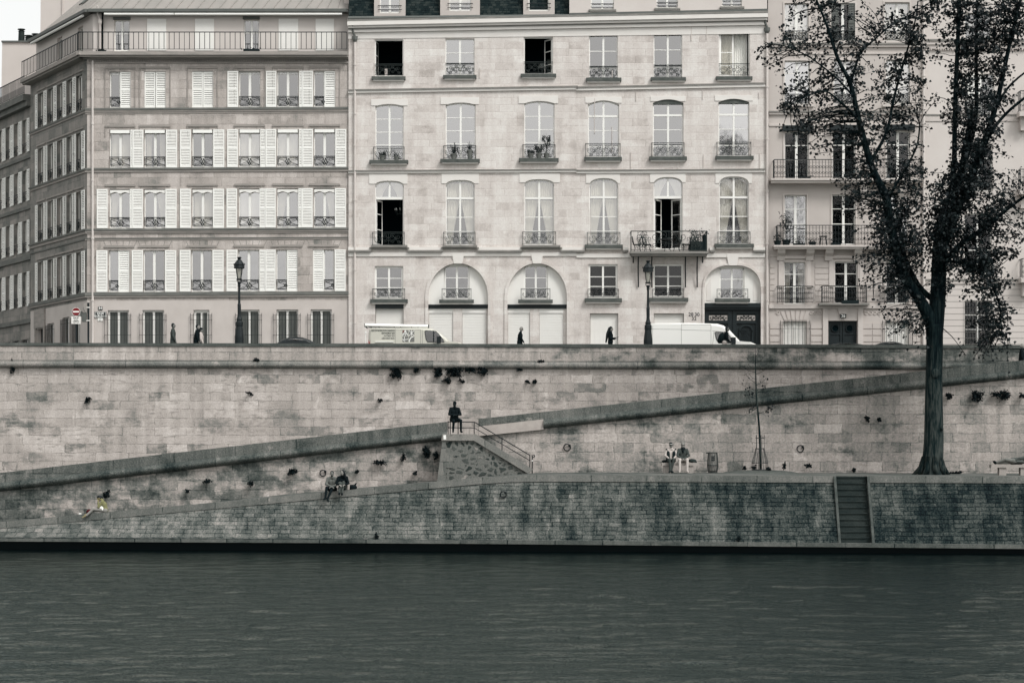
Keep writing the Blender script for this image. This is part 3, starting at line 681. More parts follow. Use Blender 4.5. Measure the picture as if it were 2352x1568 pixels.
OP = {  # open shutters (photo columns) and closed halves: row -> list of (window, x0, x1, closed)
 5: [(0, 275.8, 300.8, 1), (1, 331.5, 356, 1), (1, 357.5, 382, 1), (2, 441, 465.5, 1), (2, 466.5, 491, 1), (3, 522.6, 547.4, 0), (4, 611, 635, 0), (4, 687.5, 694, 0), (5, 694.5, 719, 0), (5, 745, 770.4, 1)],
 4: [(0, 299.8, 304.5, 0), (0, 305, 329.6, 0), (1, 381.5, 407, 0), (2, 413.7, 438.7, 0), (2, 490, 515.5, 0), (3, 522, 546.5, 0), (3, 598, 609.7, 0), (4, 610.3, 634.5, 0), (4, 687, 694, 0), (5, 694.5, 719, 0), (5, 770.3, 795.5, 0)],
 3: [(0, 222.5, 247.6, 0), (0, 298.5, 303.5, 0), (0, 304, 328.5, 0), (1, 380.2, 406, 0), (2, 413.7, 438.5, 0), (2, 489.5, 514.7, 0), (3, 520.5, 544.5, 0), (3, 596.5, 609, 0), (4, 609.6, 633.5, 0), (4, 685.5, 693, 0), (5, 693.4, 718.3, 0), (5, 769.5, 794.7, 0)],
 2: [(0, 221.7, 247, 0), (0, 271.6, 296.8, 1), (1, 303, 328.5, 0), (1, 379.4, 405, 0), (2, 413, 438, 0), (2, 488.3, 514, 0), (3, 520.5, 545.5, 0), (3, 596.2, 609, 0), (4, 609.6, 633.3, 0), (4, 659.2, 684.7, 1), (5, 718.8, 743.6, 1), (5, 769, 794, 0)]}
CUR = {(4, 0): 'full', (4, 1): 'gap', (4, 3): 'full', (4, 4): 'full', (3, 0): 'tieL', (3, 1): 'tieR', (3, 2): 'full', (3, 3): 'full', (3, 4): 'tieL', (3, 5): 'tieR'}
for (r, i), (u0, u1, z0, z1) in OPEN.items():
    if r == 1:
        w = win(fL, cb, u0, u1, z0, z1, pane=None, cen=.12, fw=.09 if i != 2 else .14)
        p = MB(); p.box(fL, u0 + .02, u1 - .02, z0, z1 - .02, -.26, -.22)
        for q in range(1, 5): p.box(fL, u0 + (u1 - u0) * q / 5 - .01, u0 + (u1 - u0) * q / 5 + .01, z0, z1 - .1, -.22, -.21)
        p.build('dark_shutter_panel', M['dark_panel'], w)
        g0, g1 = (u0 - .16, u1 + .12) if i != 2 else (Xb(438), Xb(487))
        grille(fL, w, g0, g1, STZ + .5, Zb(719.5), .12, .168, (Zb(724), Zb(734.5), Zb(769.5)))
        continue
    closed = sum(s[3] for s in OP[r] if s[0] == i)
    w = win(fL, cb, u0, u1, z0, z1, cen=.13, pane=('glass' if r < 5 else 'glass_mid') if closed < 2 else None, rows=[z1 - .14] if r == 5 else ())
    if (r, i) in CUR: curtain(fL, w, CUR[r, i], u0 + .06, u1 - .06, z0 + .1, z1 - .1, .2)
    for (k, xa, xb_, cl) in OP[r]:
        if k == i: shutter(fL, w, Xb(xa), Xb(xb_), z0 + .02, z1 - .01, -.05 if cl else .06, lou=.09 if cl else .078)
    if closed < 2:
        half = closed == 1
        ua, ub = (u0, u1)
        if half:
            cl = [s for s in OP[r] if s[0] == i and s[3]][0]; ua, ub = (u0, Xb(cl[1])) if cl[1] > (COLX[i][0] + COLX[i][1]) / 2 - 6 else (Xb(cl[2]), u1)
        rail_cross(fL, w, ua + .01, ub - .01, z0 + .13, z0 + (.6 if r != 2 else .64), .02 if not half else -.03, not half)
    a = MB()
    if r in (3, 4, 5, 2):
        m_ = .26; a.box(fL, u0 - m_, u1 + m_, z1 + .14, z1 + .2, -.01, .06); a.box(fL, u0 - m_ + .03, u1 + m_ - .03, z1 + .2, z1 + .26, -.01, .035)
        if r in (4, 5):
            for q0, q1 in ((u0 - m_, u0 - m_ + .05), (u1 + m_ - .05, u1 + m_)): a.box(fL, q0, q1, z0 if r == 5 else z1 - .4, z1 + .14, -.01, .04)
        a.build('surround', M['mould_left'], w)
    if r == 4:
        b_ = MB(); b_.box(fL, u0 + .05, u1 - .05, z1 - .19, z1 - .02, -.1, .04); b_.build('roller_blind_box', M['white_paint'], w)
    if r == 3:
        b_ = MB(); n_ = 24; A = [(u0 + .03 + (u1 - u0 - .06) * t / n_, z1 - .06) for t in range(n_ + 1)]
        B = [(u, z1 - .19 - .035 * math.cos((t / n_) * math.pi * 4) - .02 * (t / n_)) for t, (u, _) in enumerate(A)]
        b_.strip(fL, A, B, -.03, .0); b_.build('awning', M['blind'], w)
for (ya, yb, w, mt) in ((249, 253.5, .1, 'mould_dark'), (253.5, 258, .06, 'mould_left'), (259.5, 262, .03, 'mould_left'), (386.5, 390.5, .11, 'mould_dark'), (390.5, 396, .06, 'mould_left'), (526, 530, .13, 'mould_dark'), (530.5, 534, .09, 'mould_left'), (534, 537.5, .05, 'mould_left'), (546.5, 548.5, .06, 'mould_dark'), (548.5, 552, .03, 'mould_left'), (671.5, 679, .13, 'mould_dark'), (679, 683.5, .09, 'mould_left')):
    a = MB(); band(fL, a, 196, 801, ya, yb, w, yr=(ya - 2.4, yb - 2.4)); a.build('string_course', M[mt], cb)
a = MB()                                              # flat-arch voussoir joints over floors two and three
for i, (x0, x1) in enumerate(COLX):
    a = MB()
    for q in range(6):
        t = q / 5; xa = x0 - 8 + (x1 - x0 + 16) * t; xb_ = x0 - 14 + (x1 - x0 + 28) * t
        p = [(Xb(xa - .5), Zb(566)), (Xb(xa + .5), Zb(566)), (Xb(xb_ + .5), Zb(553)), (Xb(xb_ - .5), Zb(553))]; a.prism(fL, p, -.01, .004)
    a.build('voussoir_joints', M['mould_dark'], cb)
# cornice and long balcony
a = MB()
zc = Zb(122.5); LS = 8.66 * _l
a.box(fL, UL0 - .45, UL1, Zb(131), Zb(123), -.1, .62); a.box(fL, UL0 - .35, UL1, Zb(135), Zb(131), -.1, .5); a.box(fL, UL0 - .2, UL1, Zb(137), Zb(135), -.1, .2)
a.box(fSd, -.45, LS, Zb(131), Zb(123), -.1, .62); a.box(fSd, -.35, LS, Zb(135), Zb(131), -.1, .5)
a.build('balcony_cornice', M['mould_left'], cb)
a = MB(); n_ = 150
for i in range(n_):
    u = UL0 + .1 + (UL1 - UL0 - .2) * i / n_; a.box(fL, u, u + .05, Zb(142), Zb(137.5), -.02, .14)
a.box(fL, UL0, UL1, Zb(146), Zb(142.5), -.02, .08); a.build('dentil_course', M['mould_left'], cb)
rail_bars(fL, cb, UL0 - .4, UL1 - .05, Zb(121), Zb(77.5), .5, .27, name='long_railing', r=.021)
rail_bars(fSd, cb, -.4, LS, Zb(121), Zb(77.5), .5, .27, name='long_railing', r=.021)
YA = 121.0; fA = front(YA); fAS = Fc((corner[0] + .575 * 1.0, corner[1] + 1.0, 0), (SDX, SDY, 0), (-SDY, SDX, 0)); Za = lambda py: Z(py, YA)
fAS = Fc((X(213, YA), YA, 0), (SDX, SDY, 0), (-SDY, SDX, 0))
zA0, zA1 = Zb(124), Za(30)
A_W = [(X(262, YA), X(298, YA), Za(118), Za(46)), (X(560, YA), X(595, YA), Za(116), Za(45))]
a = MB(); wall_rows(fA, a, X(213, YA), X(800, YA), [(zA0, zA1, [[rect(*q)] for q in A_W])]); wall_rows(fAS, a, 0, LS, [(zA0, zA1, [[rect(1.6, 2.5, zA0 + .1, zA1 - .4)], [rect(5.2, 6.1, zA0 + .1, zA1 - .4)]])])
a.build('attic_wall', M['stucco_pale'], cb)
for q in A_W:
    w = win(fA, cb, *q, pane='glass_mid', rows=[q[2] + .95]); b_ = MB(); b_.box(fA, q[0] - .04, q[1] + .04, q[3], q[3] + .14, -.05, .08); b_.build('lintel', M['dark_panel'], w)
for u_ in (1.6, 5.2): win(fAS, cb, u_, u_ + .9, zA0 + .1, zA1 - .4, pane='glass_dark')
for x0, x1 in ((338, 382), (448, 491.5), (640, 685), (725, 767)):
    a = MB(); u0, u1 = X(x0, YA), X(x1, YA); a.box(fA, u0, u1, Za(117), Za(44), 0, .05)
    for s_ in range(9):
        for t_ in (0.1, .95): a.box(fA, u0 + (u1 - u0) * (s_ + .4) / 9, u0 + (u1 - u0) * (s_ + .5) / 9, Za(54) - .02 * t_, Za(50), .05, .056)
    a.box(fA, (u0 + u1) / 2 - .012, (u0 + u1) / 2 + .012, Za(117), Za(44), .05, .056)
    a.build('folding_shutter', M['blind'], cb)
for px in (299, 330, 388, 420, 440, 500, 540, 610, 632, 694, 715, 775):
    pass
a = MB(); a.box(fA, X(207, YA), X(800, YA), Za(32), Za(25), -.1, .55); a.box(fAS, -.3, LS, Za(32), Za(25), -.1, .55); a.build('eaves_gutter', M['zinc_dark'], cb)
for x0, x1 in ((243, 402), (404, 787)): a = MB(); a.tube([fA(X(x0, YA), Za(36.5), .45), fA(X(x1, YA), Za(36.5), .45)], .07, 8); a.build('awning_roller', M['white_paint'], cb)
a = MB(); a.tube([fAS(.3, Za(36.5), .45), fAS(LS - .5, Za(36.5), .45)], .07, 8); a.build('awning_roller', M['white_paint'], cb)
zE = Za(26); E0 = Vector(fA(X(205, YA), zE, .3)); E1 = Vector(fAS(LS, zE, .3)); E2 = Vector((X(800, YA), YA - .3, zE))
R0 = E0 + Vector((2.35, 4.0, 3.6)); R1 = E1 + Vector((.873 * 4, .488 * 4, 3.6)); R2 = Vector((E2.x, E2.y + 4, zE + 3.6))
a = MB(); a.quad(E0, E2, R2, R0); a.quad(E1, E0, R0, R1); a.quad(R0, R2, R2 + Vector((0, 5, .6)), R1 + Vector((3, 2, .6)))
for k in range(1, 24):
    p = E0 + (E2 - E0) * (k / 24.); q = p + Vector((1.9, 4., 3.6)) * .98
    q.x = min(q.x, R2.x); a.tube([p + Vector((0, 0, .02)), q + Vector((0, 0, .02))], .028, 4)
for k in range(1, 14):
    p = E1 + (E0 - E1) * (k / 14.); q = p + Vector((.873 * 4, .488 * 4, 3.6)) * .97; a.tube([p + Vector((0, 0, .02)), q], .028, 4)
a.tube([E0, R0], .07, 6); a.build('zinc_roof', M['zinc'], cb, fixn=False)
a = MB(); c_ = (R1 + E1) / 2 + (E0 - E1) * .45
ex = (E0 - E1).normalized(); up_ = Vector((.873 * 4, .488 * 4, 3.6)).normalized(); nn = ex.cross(up_); nn = nn if nn.z > 0 else -nn
for k in (0, 1):
    c2 = c_ + ex * (k * 1.5 - .4) + up_ * (.5 * k) + nn * .05; p4 = [c2 - ex * .35 - up_ * .5, c2 + ex * .35 - up_ * .5, c2 + ex * .35 + up_ * .5, c2 - ex * .35 + up_ * .5]
    a = MB(); a.hexa(p4 + [p + nn * .06 for p in p4]); a.build('roof_window', M['dark_panel'], cb)
# chimney stub at the right end of the roof
a = MB(); a.bx(X(793, 122), X(806, 122), 121.2, 124, zE - .2, Z(-40, 122)); a.build('party_chimney', M['gable'], cb)
# street-side front
def tU(px): return fSd.U(px)
SIDE = {5: [(83, 101), (108, 122), (129, 143), (151, 165), (172, 187)], 2: [(80, 96), (103, 118), (126, 141), (148, 162), (171, 186)]}
rows_ = []; SO = {}
cent = [tU(p) for p in (95, 117.5, 139, 161, 181)]
for r in (5, 4, 3, 2):
    yt, yb = ROWS[r]; bays = []
    for i, c in enumerate(cent):
        o_ = (c - .55, c + .55, Zb(yb), Zb(yt)); SO[r, i] = o_; bays.append([rect(*o_)])
    rows_.append(cuts[r] + (bays,))
gs = [(tU(101), tU(85), STZ, Zb(737)), (tU(124), tU(108), STZ + .4, Zb(728)), (tU(159), tU(143), STZ + .4, Zb(720)), (tU(183), tU(166), STZ + .4, Zb(720))]
gs = [(min(q[0], q[1]), max(q[0], q[1]), q[2] + .02, q[3]) for q in gs]
a = MB(); wall_rows(fSd, a, 0, LS, rows_); a.build('street_front', M['ashlar_side_shade'], cb)
a = MB(); wall_rows(fSd, a, 0, LS, [cuts[1] + ([[rect(*q)] for q in gs],)]); a.build('ground_floor_side', M['render_left'], cb)
for (r, i), q in SO.items():
    w = win(fSd, cb, *q, pane='glass_mid', cen=.12)
    u0, u1, z0, z1 = q
    if r == 5 and i == 0:
        pass
    # the street's folded shutters: far leaf against the wall, near leaf half across the next pier
    if not (r == 5 and i == 4): shutter(fSd, w, u0 - .57, u0 - .01, z0 + .02, z1, .07, lou=.085)
    if r != 5 or i == 0: shutter(fSd, w, u1 + .01, u1 + .42, z0 + .02, z1, .07, lou=.085)
    rail_cross(fSd, w, u0, u1, z0 + .13, z0 + .62, .02, True)
    b_ = MB(); b_.box(fSd, u0 - .25, u1 + .25, z1 + .14, z1 + .24, -.01, .06); b_.build('surround', M['mould_left'], w)
for k, q in enumerate(gs):
    u0, u1, z0, z1 = q
    if k == 0:
        d = MB(); d.box(fSd, u0, u1, z0, z1, -.3, -.24); d.box(fSd, (u0 + u1) / 2 - .01, (u0 + u1) / 2 + .01, z0, z1, -.24, -.22); dd = d.build('door', M['dark_wood'], cb)
        d = MB(); d.box(fSd, u0 - .3, u1 + .3, z1 + .05, Zb(690), 0, .1); d.box(fSd, u0 - .3, u0 - .05, z0, z1 + .05, 0, .08); d.box(fSd, u1 + .05, u1 + .3, z0, z1 + .05, 0, .08); d.build('door_surround', M['mould_left'], dd)
    else:
        w = win(fSd, cb, *q, pane='glass_dark'); grille(fSd, w, u0 - .03, u1 + .03, z0, z1 - .1, .1, .14, (z1 - .35, z1 - 1.5))
for (ya, yb, w, mt) in ((249, 253.5, .1, 'mould_dark'), (253.5, 258, .06, 'mould_left'), (386.5, 390.5, .11, 'mould_dark'), (390.5, 396, .06, 'mould_left'), (526, 530, .13, 'mould_dark'), (530.5, 537, .07, 'mould_left'), (546.5, 550, .05, 'mould_dark'), (671.5, 679, .13, 'mould_dark'), (679, 683.5, .09, 'mould_left')):
    a = MB(); a.box(fSd, -.05, LS, Zb(yb), Zb(ya), -.02, w); a.build('string_course', M[mt], cb)
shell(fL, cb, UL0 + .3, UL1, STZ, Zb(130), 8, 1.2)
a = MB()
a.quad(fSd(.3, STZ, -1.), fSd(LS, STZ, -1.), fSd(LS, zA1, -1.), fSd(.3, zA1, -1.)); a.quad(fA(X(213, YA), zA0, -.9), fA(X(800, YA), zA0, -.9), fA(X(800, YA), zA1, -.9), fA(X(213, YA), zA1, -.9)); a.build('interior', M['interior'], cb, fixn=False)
pipe(fL, cb, Xb(213.5), STZ, Zb(140), .09, .062, False, [Zb(285), Zb(415), Zb(548), Zb(690)]); pipe(fA, cb, X(231, YA), Zb(122), Za(60), .15, .05, True, (), 'pipe')
# ================================================================== buildings down the side street
rb = thing('street_building', tuple(fSd(LS + 4, STZ)), 'grey stone house further down the side street with shuttered windows and a balcony', 'building')
RR = [(19.6, 17.7), (16.7, 14.9), (13.8, 12.0), (10.85, 8.9)]; L2 = LS + 17
rows_ = []; W2 = []
cu = [LS + .9 + 1.62 * k for k in range(9)]
zc2 = [7.6, 11.4, 14.35, 17.2, 20.3]
for k, (zt, zb_) in enumerate(reversed(RR)):
    rows_.append((zc2[k], zc2[k + 1], [[rect(c, c + .95, zb_, zt)] for c in cu])); W2 += [(c, c + .95, zb_, zt) for c in cu]
G2 = [(c, c + 1.0, STZ + .9, 7.0) for c in cu[:6]]
rows_.insert(0, (STZ - .1, 7.6, [[rect(*q)] for q in G2]))
fR2 = Fc(fSd(0, 0, -.12), (SDX, SDY, 0), (-SDY, SDX, 0))
a = MB(); wall_rows(fR2, a, LS, L2, rows_); a.build('front_wall', M['ashlar_side_shade'], rb)
for q in W2:
    w = win(fR2, rb, *q, pane='glass_mid'); shutter(fR2, w, q[0] - .46, q[0] - .01, q[2], q[3], .07, lou=.085); shutter(fR2, w, q[1] + .01, q[1] + .3, q[2], q[3], .07, lou=.085)
    rail_cross(fR2, w, q[0], q[1], q[2] + .1, q[2] + .55, .02, False)
for q in G2:
    w = win(fR2, rb, *q, pane='glass_dark'); grille(fR2, w, q[0], q[1], q[2], q[3], .08, .14, (q[3] - .2,))
for z, h, w in ((7.9, .25, .14), (11.5, .3, .14), (14.4, .2, .1), (17.3, .2, .1), (20.5, .35, .55), (20.2, .3, .35)): a = MB(); a.box(fR2, LS, L2, z, z + h, -.02, w); a.build('string_course', M['mould_dark'], rb)
rail_bars(fR2, rb, LS + .1, L2, 20.85, 21.9, .45, .2, name='long_railing', r=.021)
a = MB(); a.box(fR2, LS, L2, STZ, 20.4, -8, -1.2); a.box(fR2, LS, L2, 20.4, 22.3, -8, -1.3); a.build('party_walls', M['gable'], rb)
a = MB(); YG = 148.; fG = front(YG)
a.prism(fG, [(X(-8, YG), STZ), (X(150, YG), STZ), (X(150, YG), Z(98, YG)), (X(5, YG), Z(97, YG))], -5, 0); 
gb = thing('gable_house', (X(70, YG), YG, STZ), 'plain plastered gable wall with chimneys far behind the side street', 'building'); a.build('gable_wall', M['gable'], gb)
a = MB(); a.box(fG, X(4, YG), X(150, YG), Z(98, YG), Z(94.5, YG), -5.1, .12); a.build('wall_capping', M['zinc_dark'], gb)
for px, y0, y1, r_ in ((45.5, 96, 64, .2), (63, 96, 79, .25), (78.5, 96, 75, .22)):
    a = MB(); a.lathe(X(px, YG), YG + .5, [(r_ * 1.1, Z(y0, YG)), (r_ * .95, Z(y1 + 6, YG)), (r_ * 1.2, Z(y1 + 5, YG)), (r_ * .8, Z(y1 + 4, YG)), (r_ * .8, Z(y1 + 2, YG)), (r_ * 1.3, Z(y1 + 1.5, YG)), (r_ * 1.2, Z(y1, YG))], 10)
    a.build('chimney_pot', M['terracotta'], gb)
a = MB()
for k in range(7): a.tube([(X(97, YG), YG - .3, Z(105 + k * 9, YG)), (X(111, YG), YG - .3, Z(107 + k * 9, YG))], .02, 4)
for px in (111, 124, 134): a.tube([(X(px, YG), YG - .2, Z(70, YG)), (X(px, YG), YG - .2, Z(170, YG))], .025, 4)
a.build('roof_ladder', M['iron'], gb)
YT = 136.; fT = front(YT); tb = thing('tall_party_wall', (X(200, YT), YT, STZ), 'tall blank pale wall rising behind the corner house roof', 'building')
a = MB(); a.prism(fT, [(X(86, YT), STZ), (X(420, YT), STZ), (X(420, YT), Z(-70, YT)), (X(94, YT), Z(-70, YT))], -6, 0); a.build('blank_wall', M['gable'], tb)
a = MB(); a.box(fT, X(143, YT), X(145, YT), Z(200, YT), Z(-70, YT), 0, .1); a.build('wall_pilaster', M['mould_right'], tb)
# ================================================================== the pale middle building
fM = front(119.9); YM = 119.9; Xm = lambda p: X(p, YM); Zm = lambda p: Z(p, YM)
mbd = thing('pale_apartment_house', (Xm(1280), YM, STZ), 'long pale limestone house with arched windows, slate mansard and a dark carriage door', 'building')
def op(x0, x1, yt, yb, rise=0, kind='seg'): return (Xm(x0), Xm(x1), Zm(yb), Zm(yt), rise, kind)
kM = YM / F
WE = [op(860.6, 926.8, 91, 177), op(1022.8, 1090, 89, 174.5), op(1203, 1270, 85.5, 172), op(1353, 1419, 78.5, 181), op(1501, 1567, 74.5, 180), op(1651, 1722, 73, 178)]
WD = [op(862, 927, 239.5, 369.5, 5 * kM), op(1023.6, 1092.5, 236.2, 367, 5 * kM), op(1204, 1273.7, 232.5, 365, 5.5 * kM), op(1350.6, 1422, 231.3, 362.5, 9 * kM), op(1499.7, 1570, 228.8, 361.5, 8 * kM), op(1650, 1721, 227.5, 360, 8 * kM)]
WC = [op(861.5, 927.4, 415.5, 566, 12 * kM, 'basket'), op(1023.6, 1090.3, 413.7, 564, 13 * kM, 'basket'), op(1204.4, 1272.7, 412, 563, 13 * kM, 'basket'), op(1353.4, 1420, 409.5, 563.5, 19 * kM, 'basket'), op(1501, 1568, 407, 574, 19 * kM, 'basket'), op(1651.4, 1720, 405.5, 562, 19 * kM, 'basket')]
WB = [op(860.4, 926.3, 611, 688), None, None, op(1351.6, 1418.8, 606.7, 686), op(1500, 1569.6, 606, 685), None]
GB = [op(862, 927, 707, 845), op(983.5, 1121, 604.6, 846, 76 * kM, 'round'), op(1165.4, 1302, 604.6, 846, 76 * kM, 'round'), op(1355, 1420, 719.5, 846), op(1502, 1571, 719.5, 846), op(1618, 1747.6, 609, 846, 58 * kM, 'basket')]
bG = []
for a_, b_ in zip(WB, GB):
    l = [opening(*b_)]
    if a_: l.append(opening(*a_))
    bG.append(l)
U0, U1 = Xm(800.5), Xm(1764)
a = MB(); wall_rows(fM, a, U0, U1, [(STZ - .1, Zm(585), bG), (Zm(585), Zm(398), [[opening(*o)] for o in WC]), (Zm(398), Zm(205), [[opening(*o)] for o in WD]), (Zm(205), Zm(52), [[opening(*o)] for o in WE])], .3)
a.build('front_wall', M['ashlar_mid'], mbd)
shell(fM, mbd, U0, U1, STZ, Zm(55), 9, 2.2)
def sill(w, x0, x1, ya, yb, light=True, wd=.2, mat='sill_mid'):
    a = MB(); a.box(fM, Xm(x0), Xm(x1), Zm(ya + (yb - ya) * .72), Zm(ya), -.02, wd); a.box(fM, Xm(x0) + .06, Xm(x1) - .06, Zm(ya + (yb - ya) * .75), Zm(ya) - .02, -.02, wd + .03) if False else None
    o = a.build('sill', M[mat], w)
    if light: b = MB(); b.box(fM, Xm(x0 + 3), Xm(x1 - 3), Zm(yb), Zm(ya + (yb - ya) * .72), -.02, wd - .06); b.build('sill_moulding', M['mould_mid'], w)
    return o
def lintel(w, o, x0, x1, yt, yb):
    a = MB(); A = archpts(o[0], o[1], o[3], o[4], o[5]); n = len(A)
    Pb = [(Xm(x0), Zm(yb))] + A + [(Xm(x1), Zm(yb))]; Pt = [(p[0], Zm(yt) + .0) for p in Pb]; Pt[0] = (Xm(x0), Zm(yt)); Pt[-1] = (Xm(x1), Zm(yt))
    Pb[1:-1] = [(u, max(z, Zm(yb))) for u, z in A]
    a.strip(fM, Pb, Pt, -.01, .035); a.build('lintel', M['mould_mid'], w)
def casement(w, u0, u1, z0, z1, depth, side, ang, rows):       # an opened leaf turned inwards
    a = MB(); L = (u1 - u0); hx = u0 if side < 0 else u1; s = 1 if side < 0 else -1
    P = lambda t, z, o=0: fM(hx + s * L * t * math.cos(ang) , z, -depth - L * t * math.sin(ang) - o)
    def bar(t0, t1, za, zb): a.hexa([P(t0, za), P(t1, za), P(t1, za, .05), P(t0, za, .05), P(t0, zb), P(t1, zb), P(t1, zb, .05), P(t0, zb, .05)])
    bar(0, .12, z0, z1); bar(.88, 1, z0, z1); bar(.12, .88, z0, z0 + .12); bar(.12, .88, z1 - .07, z1)
    for r in rows: bar(.12, .88, r - .02, r + .02)
    o = a.build('casement', M['frame_paint'], w)
    p = MB(); p.quad(P(.1, z0 + .1, .02), P(.9, z0 + .1, .02), P(.9, z1 - .05, .02), P(.1, z1 - .05, .02)); p.build('pane', M['glass_dark'], w, fixn=False)
# top row
RE = [(858.5, 928.5, 147, 171), (1021, 1092, 145, 170), (1201, 1272, 142, 166), (1350, 1422, 152, 178), (1498, 1570, 149, 175), (1648, 1724, 146, 172)]
SE = [(854, 931.5, 177, 187.5), (1018, 1094.5, 174, 184.5), (1196, 1277, 171, 181.5), (1346, 1427, 180, 191), (1494.5, 1575, 179, 189), (1644, 1727.5, 177, 187)]
for i, o in enumerate(WE):
    dark = i in (0, 2); u0, u1, z0, z1 = o[:4]
    if dark or i == 5:
        w = win(fM, mbd, *o[:4], depth=.14, pane=None, bars=False)
        if i == 0: casement(w, u0 + .05, (u0 + u1) / 2, z0 + .06, z1 - .05, .16, -1, 1.45, [z0 + 1.2])
        if i == 2: casement(w, (u0 + u1) / 2, u1 - .05, z0 + .06, z1 - .05, .16, 1, 1.0, [z0 + 1.3, z0 + .6])
        if i == 5:
            casement(w, u0 + .05, (u0 + u1) / 2, z0 + .06, z1 - .05, .16, -1, .12, [z0 + 1.35, z0 + .65]); curtain(fM, w, 'full', u0 + .08, u1 - .06, z0 + .1, z1 - .05, .35)
    else:
        w = win(fM, mbd, *o[:4], depth=.14, rows=[z1 - (z1 - z0) * .38, z1 - (z1 - z0) * .76], pane='glass' if i == 1 else 'glass_mid')
    q = RE[i]; rail_scroll(fM, w, Xm(q[0]), Xm(q[1]), Zm(q[3] + 3), Zm(q[2]), -.03, returns=False)
    q = SE[i]; sill(w, *q)
RD = [(857.6, 929.6, 338.5, 369), (1018.5, 1094, 335.5, 366), (1200, 1275.7, 333, 364.5), (1344, 1425, 330.5, 362), (1495.5, 1571.8, 329, 361), (1645, 1724.7, 327.5, 359.5)]
SDD = [(849, 938, 369, 379.5), (1011.7, 1102, 366.5, 377), (1192, 1283, 364.6, 375.5), (1342, 1428, 362, 373), (1491, 1577, 361, 372), (1643, 1730, 359.5, 370.5)]
LD = [(852.5, 936.4, 228, 243), (1012, 1100.5, 224, 240), (1191, 1282, 220, 238), (1344.5, 1428, 223, 237), (1494, 1575, 221, 233), (1642, 1729, 219, 232)]
for i, o in enumerate(WD):
    u0, u1, z0, z1 = o[:4]; h = z1 - z0
    if i < 3: w = win(fM, mbd, *o, depth=.16, rows=[z0 + h * .27 + .05, z0 + h * .51, z0 + h * .74])
    else: w = win(fM, mbd, *o, depth=.16, rows=[z0 + h * .48, z0 + h * .2], transom=z0 + h * .73, pane='glass')
    q = RD[i]; rail_scroll(fM, w, Xm(q[0]), Xm(q[1]), Zm(q[3]), Zm(q[2]), .17)
    sill(w, *SDD[i], wd=.26); lintel(w, o, *LD[i])
    if i > 3:
        b = MB(); A = archpts(o[0], o[1], o[3], o[4], o[5]); b.strip(fM, A, [(u, o[3] - o[4] - .06) for u, z in A], -.1, -.04); b.build('raised_blind', M['sill_mid'], w)
RC = [(855, 930, 533.6, 565), (1018.3, 1092.4, 533.6, 564), (1199, 1277, 533, 563), (1348, 1424.6, 534, 563.5), None, (1647.4, 1723, 533, 561.5)]
LC = [(848, 936, 399, 422.5), (1014, 1100, 398.5, 421.5), (1193, 1286, 398.5, 419.5), (1346, 1424, 399, 421), (1493, 1575, 398, 419), (1643, 1727, 397, 421)]
for i, o in enumerate(WC):
    u0, u1, z0, z1 = o[:4]; h = z1 - z0; ts = Zm(455 - (2 if i > 2 else 0))
    if i in (0, 4):
        w = win(fM, mbd, *o, depth=.16, pane=None, bars=False)
        b = MB(); b.box(fM, u0 + .05, u1 - .05, ts - .07, ts + .07, -.19, -.1); b.box(fM, (u0 + u1) / 2 - .05, (u0 + u1) / 2 + .05, ts + .07, z1 - .05, -.19, -.12); b.build('transom', M['frame_paint'], w)
        p = MB(); p.sheet(fM, opening(u0 + .02, u1 - .02, ts, z1 - .02, o[4], o[5]), -.16); p.build('pane', M['glass'], w, fixn=False)
        curtain(fM, w, 'tie', u0 + .06, u1 - .06, ts + .1, z1 - .1, .16)
        zz = [z0 + (ts - z0) * .36, z0 + (ts - z0) * .68]
        casement(w, u0 + .06, (u0 + u1) / 2, z0 + .05, ts - .08, .16, -1, 1.15 if i == 0 else .95, zz)
        if i == 4: casement(w, (u0 + u1) / 2, u1 - .06, z0 + .05, ts - .08, .16, 1, .8, zz)
    else:
        w = win(fM, mbd, *o, depth=.16, rows=[z0 + (ts - z0) * .3, z0 + (ts - z0) * .6], transom=ts, pane='glass_mid')
        curtain(fM, w, 'tie', u0 + .06, u1 - .06, z0 + .1, ts - .08, .16); curtain(fM, w, 'full' if i != 1 else 'full', u0 + .06, u1 - .06, ts + .08, z1 - .1 , .16)
    if RC[i]: q = RC[i]; rail_scroll(fM, w, Xm(q[0]), Xm(q[1]), Zm(q[3]), Zm(q[2]), .17)
    lintel(w, o, *LC[i])
    if i in (3, 5): sill(w, *((1343, 1430, 563, 574) if i == 3 else (1641, 1730.5, 561, 572)), wd=.28)
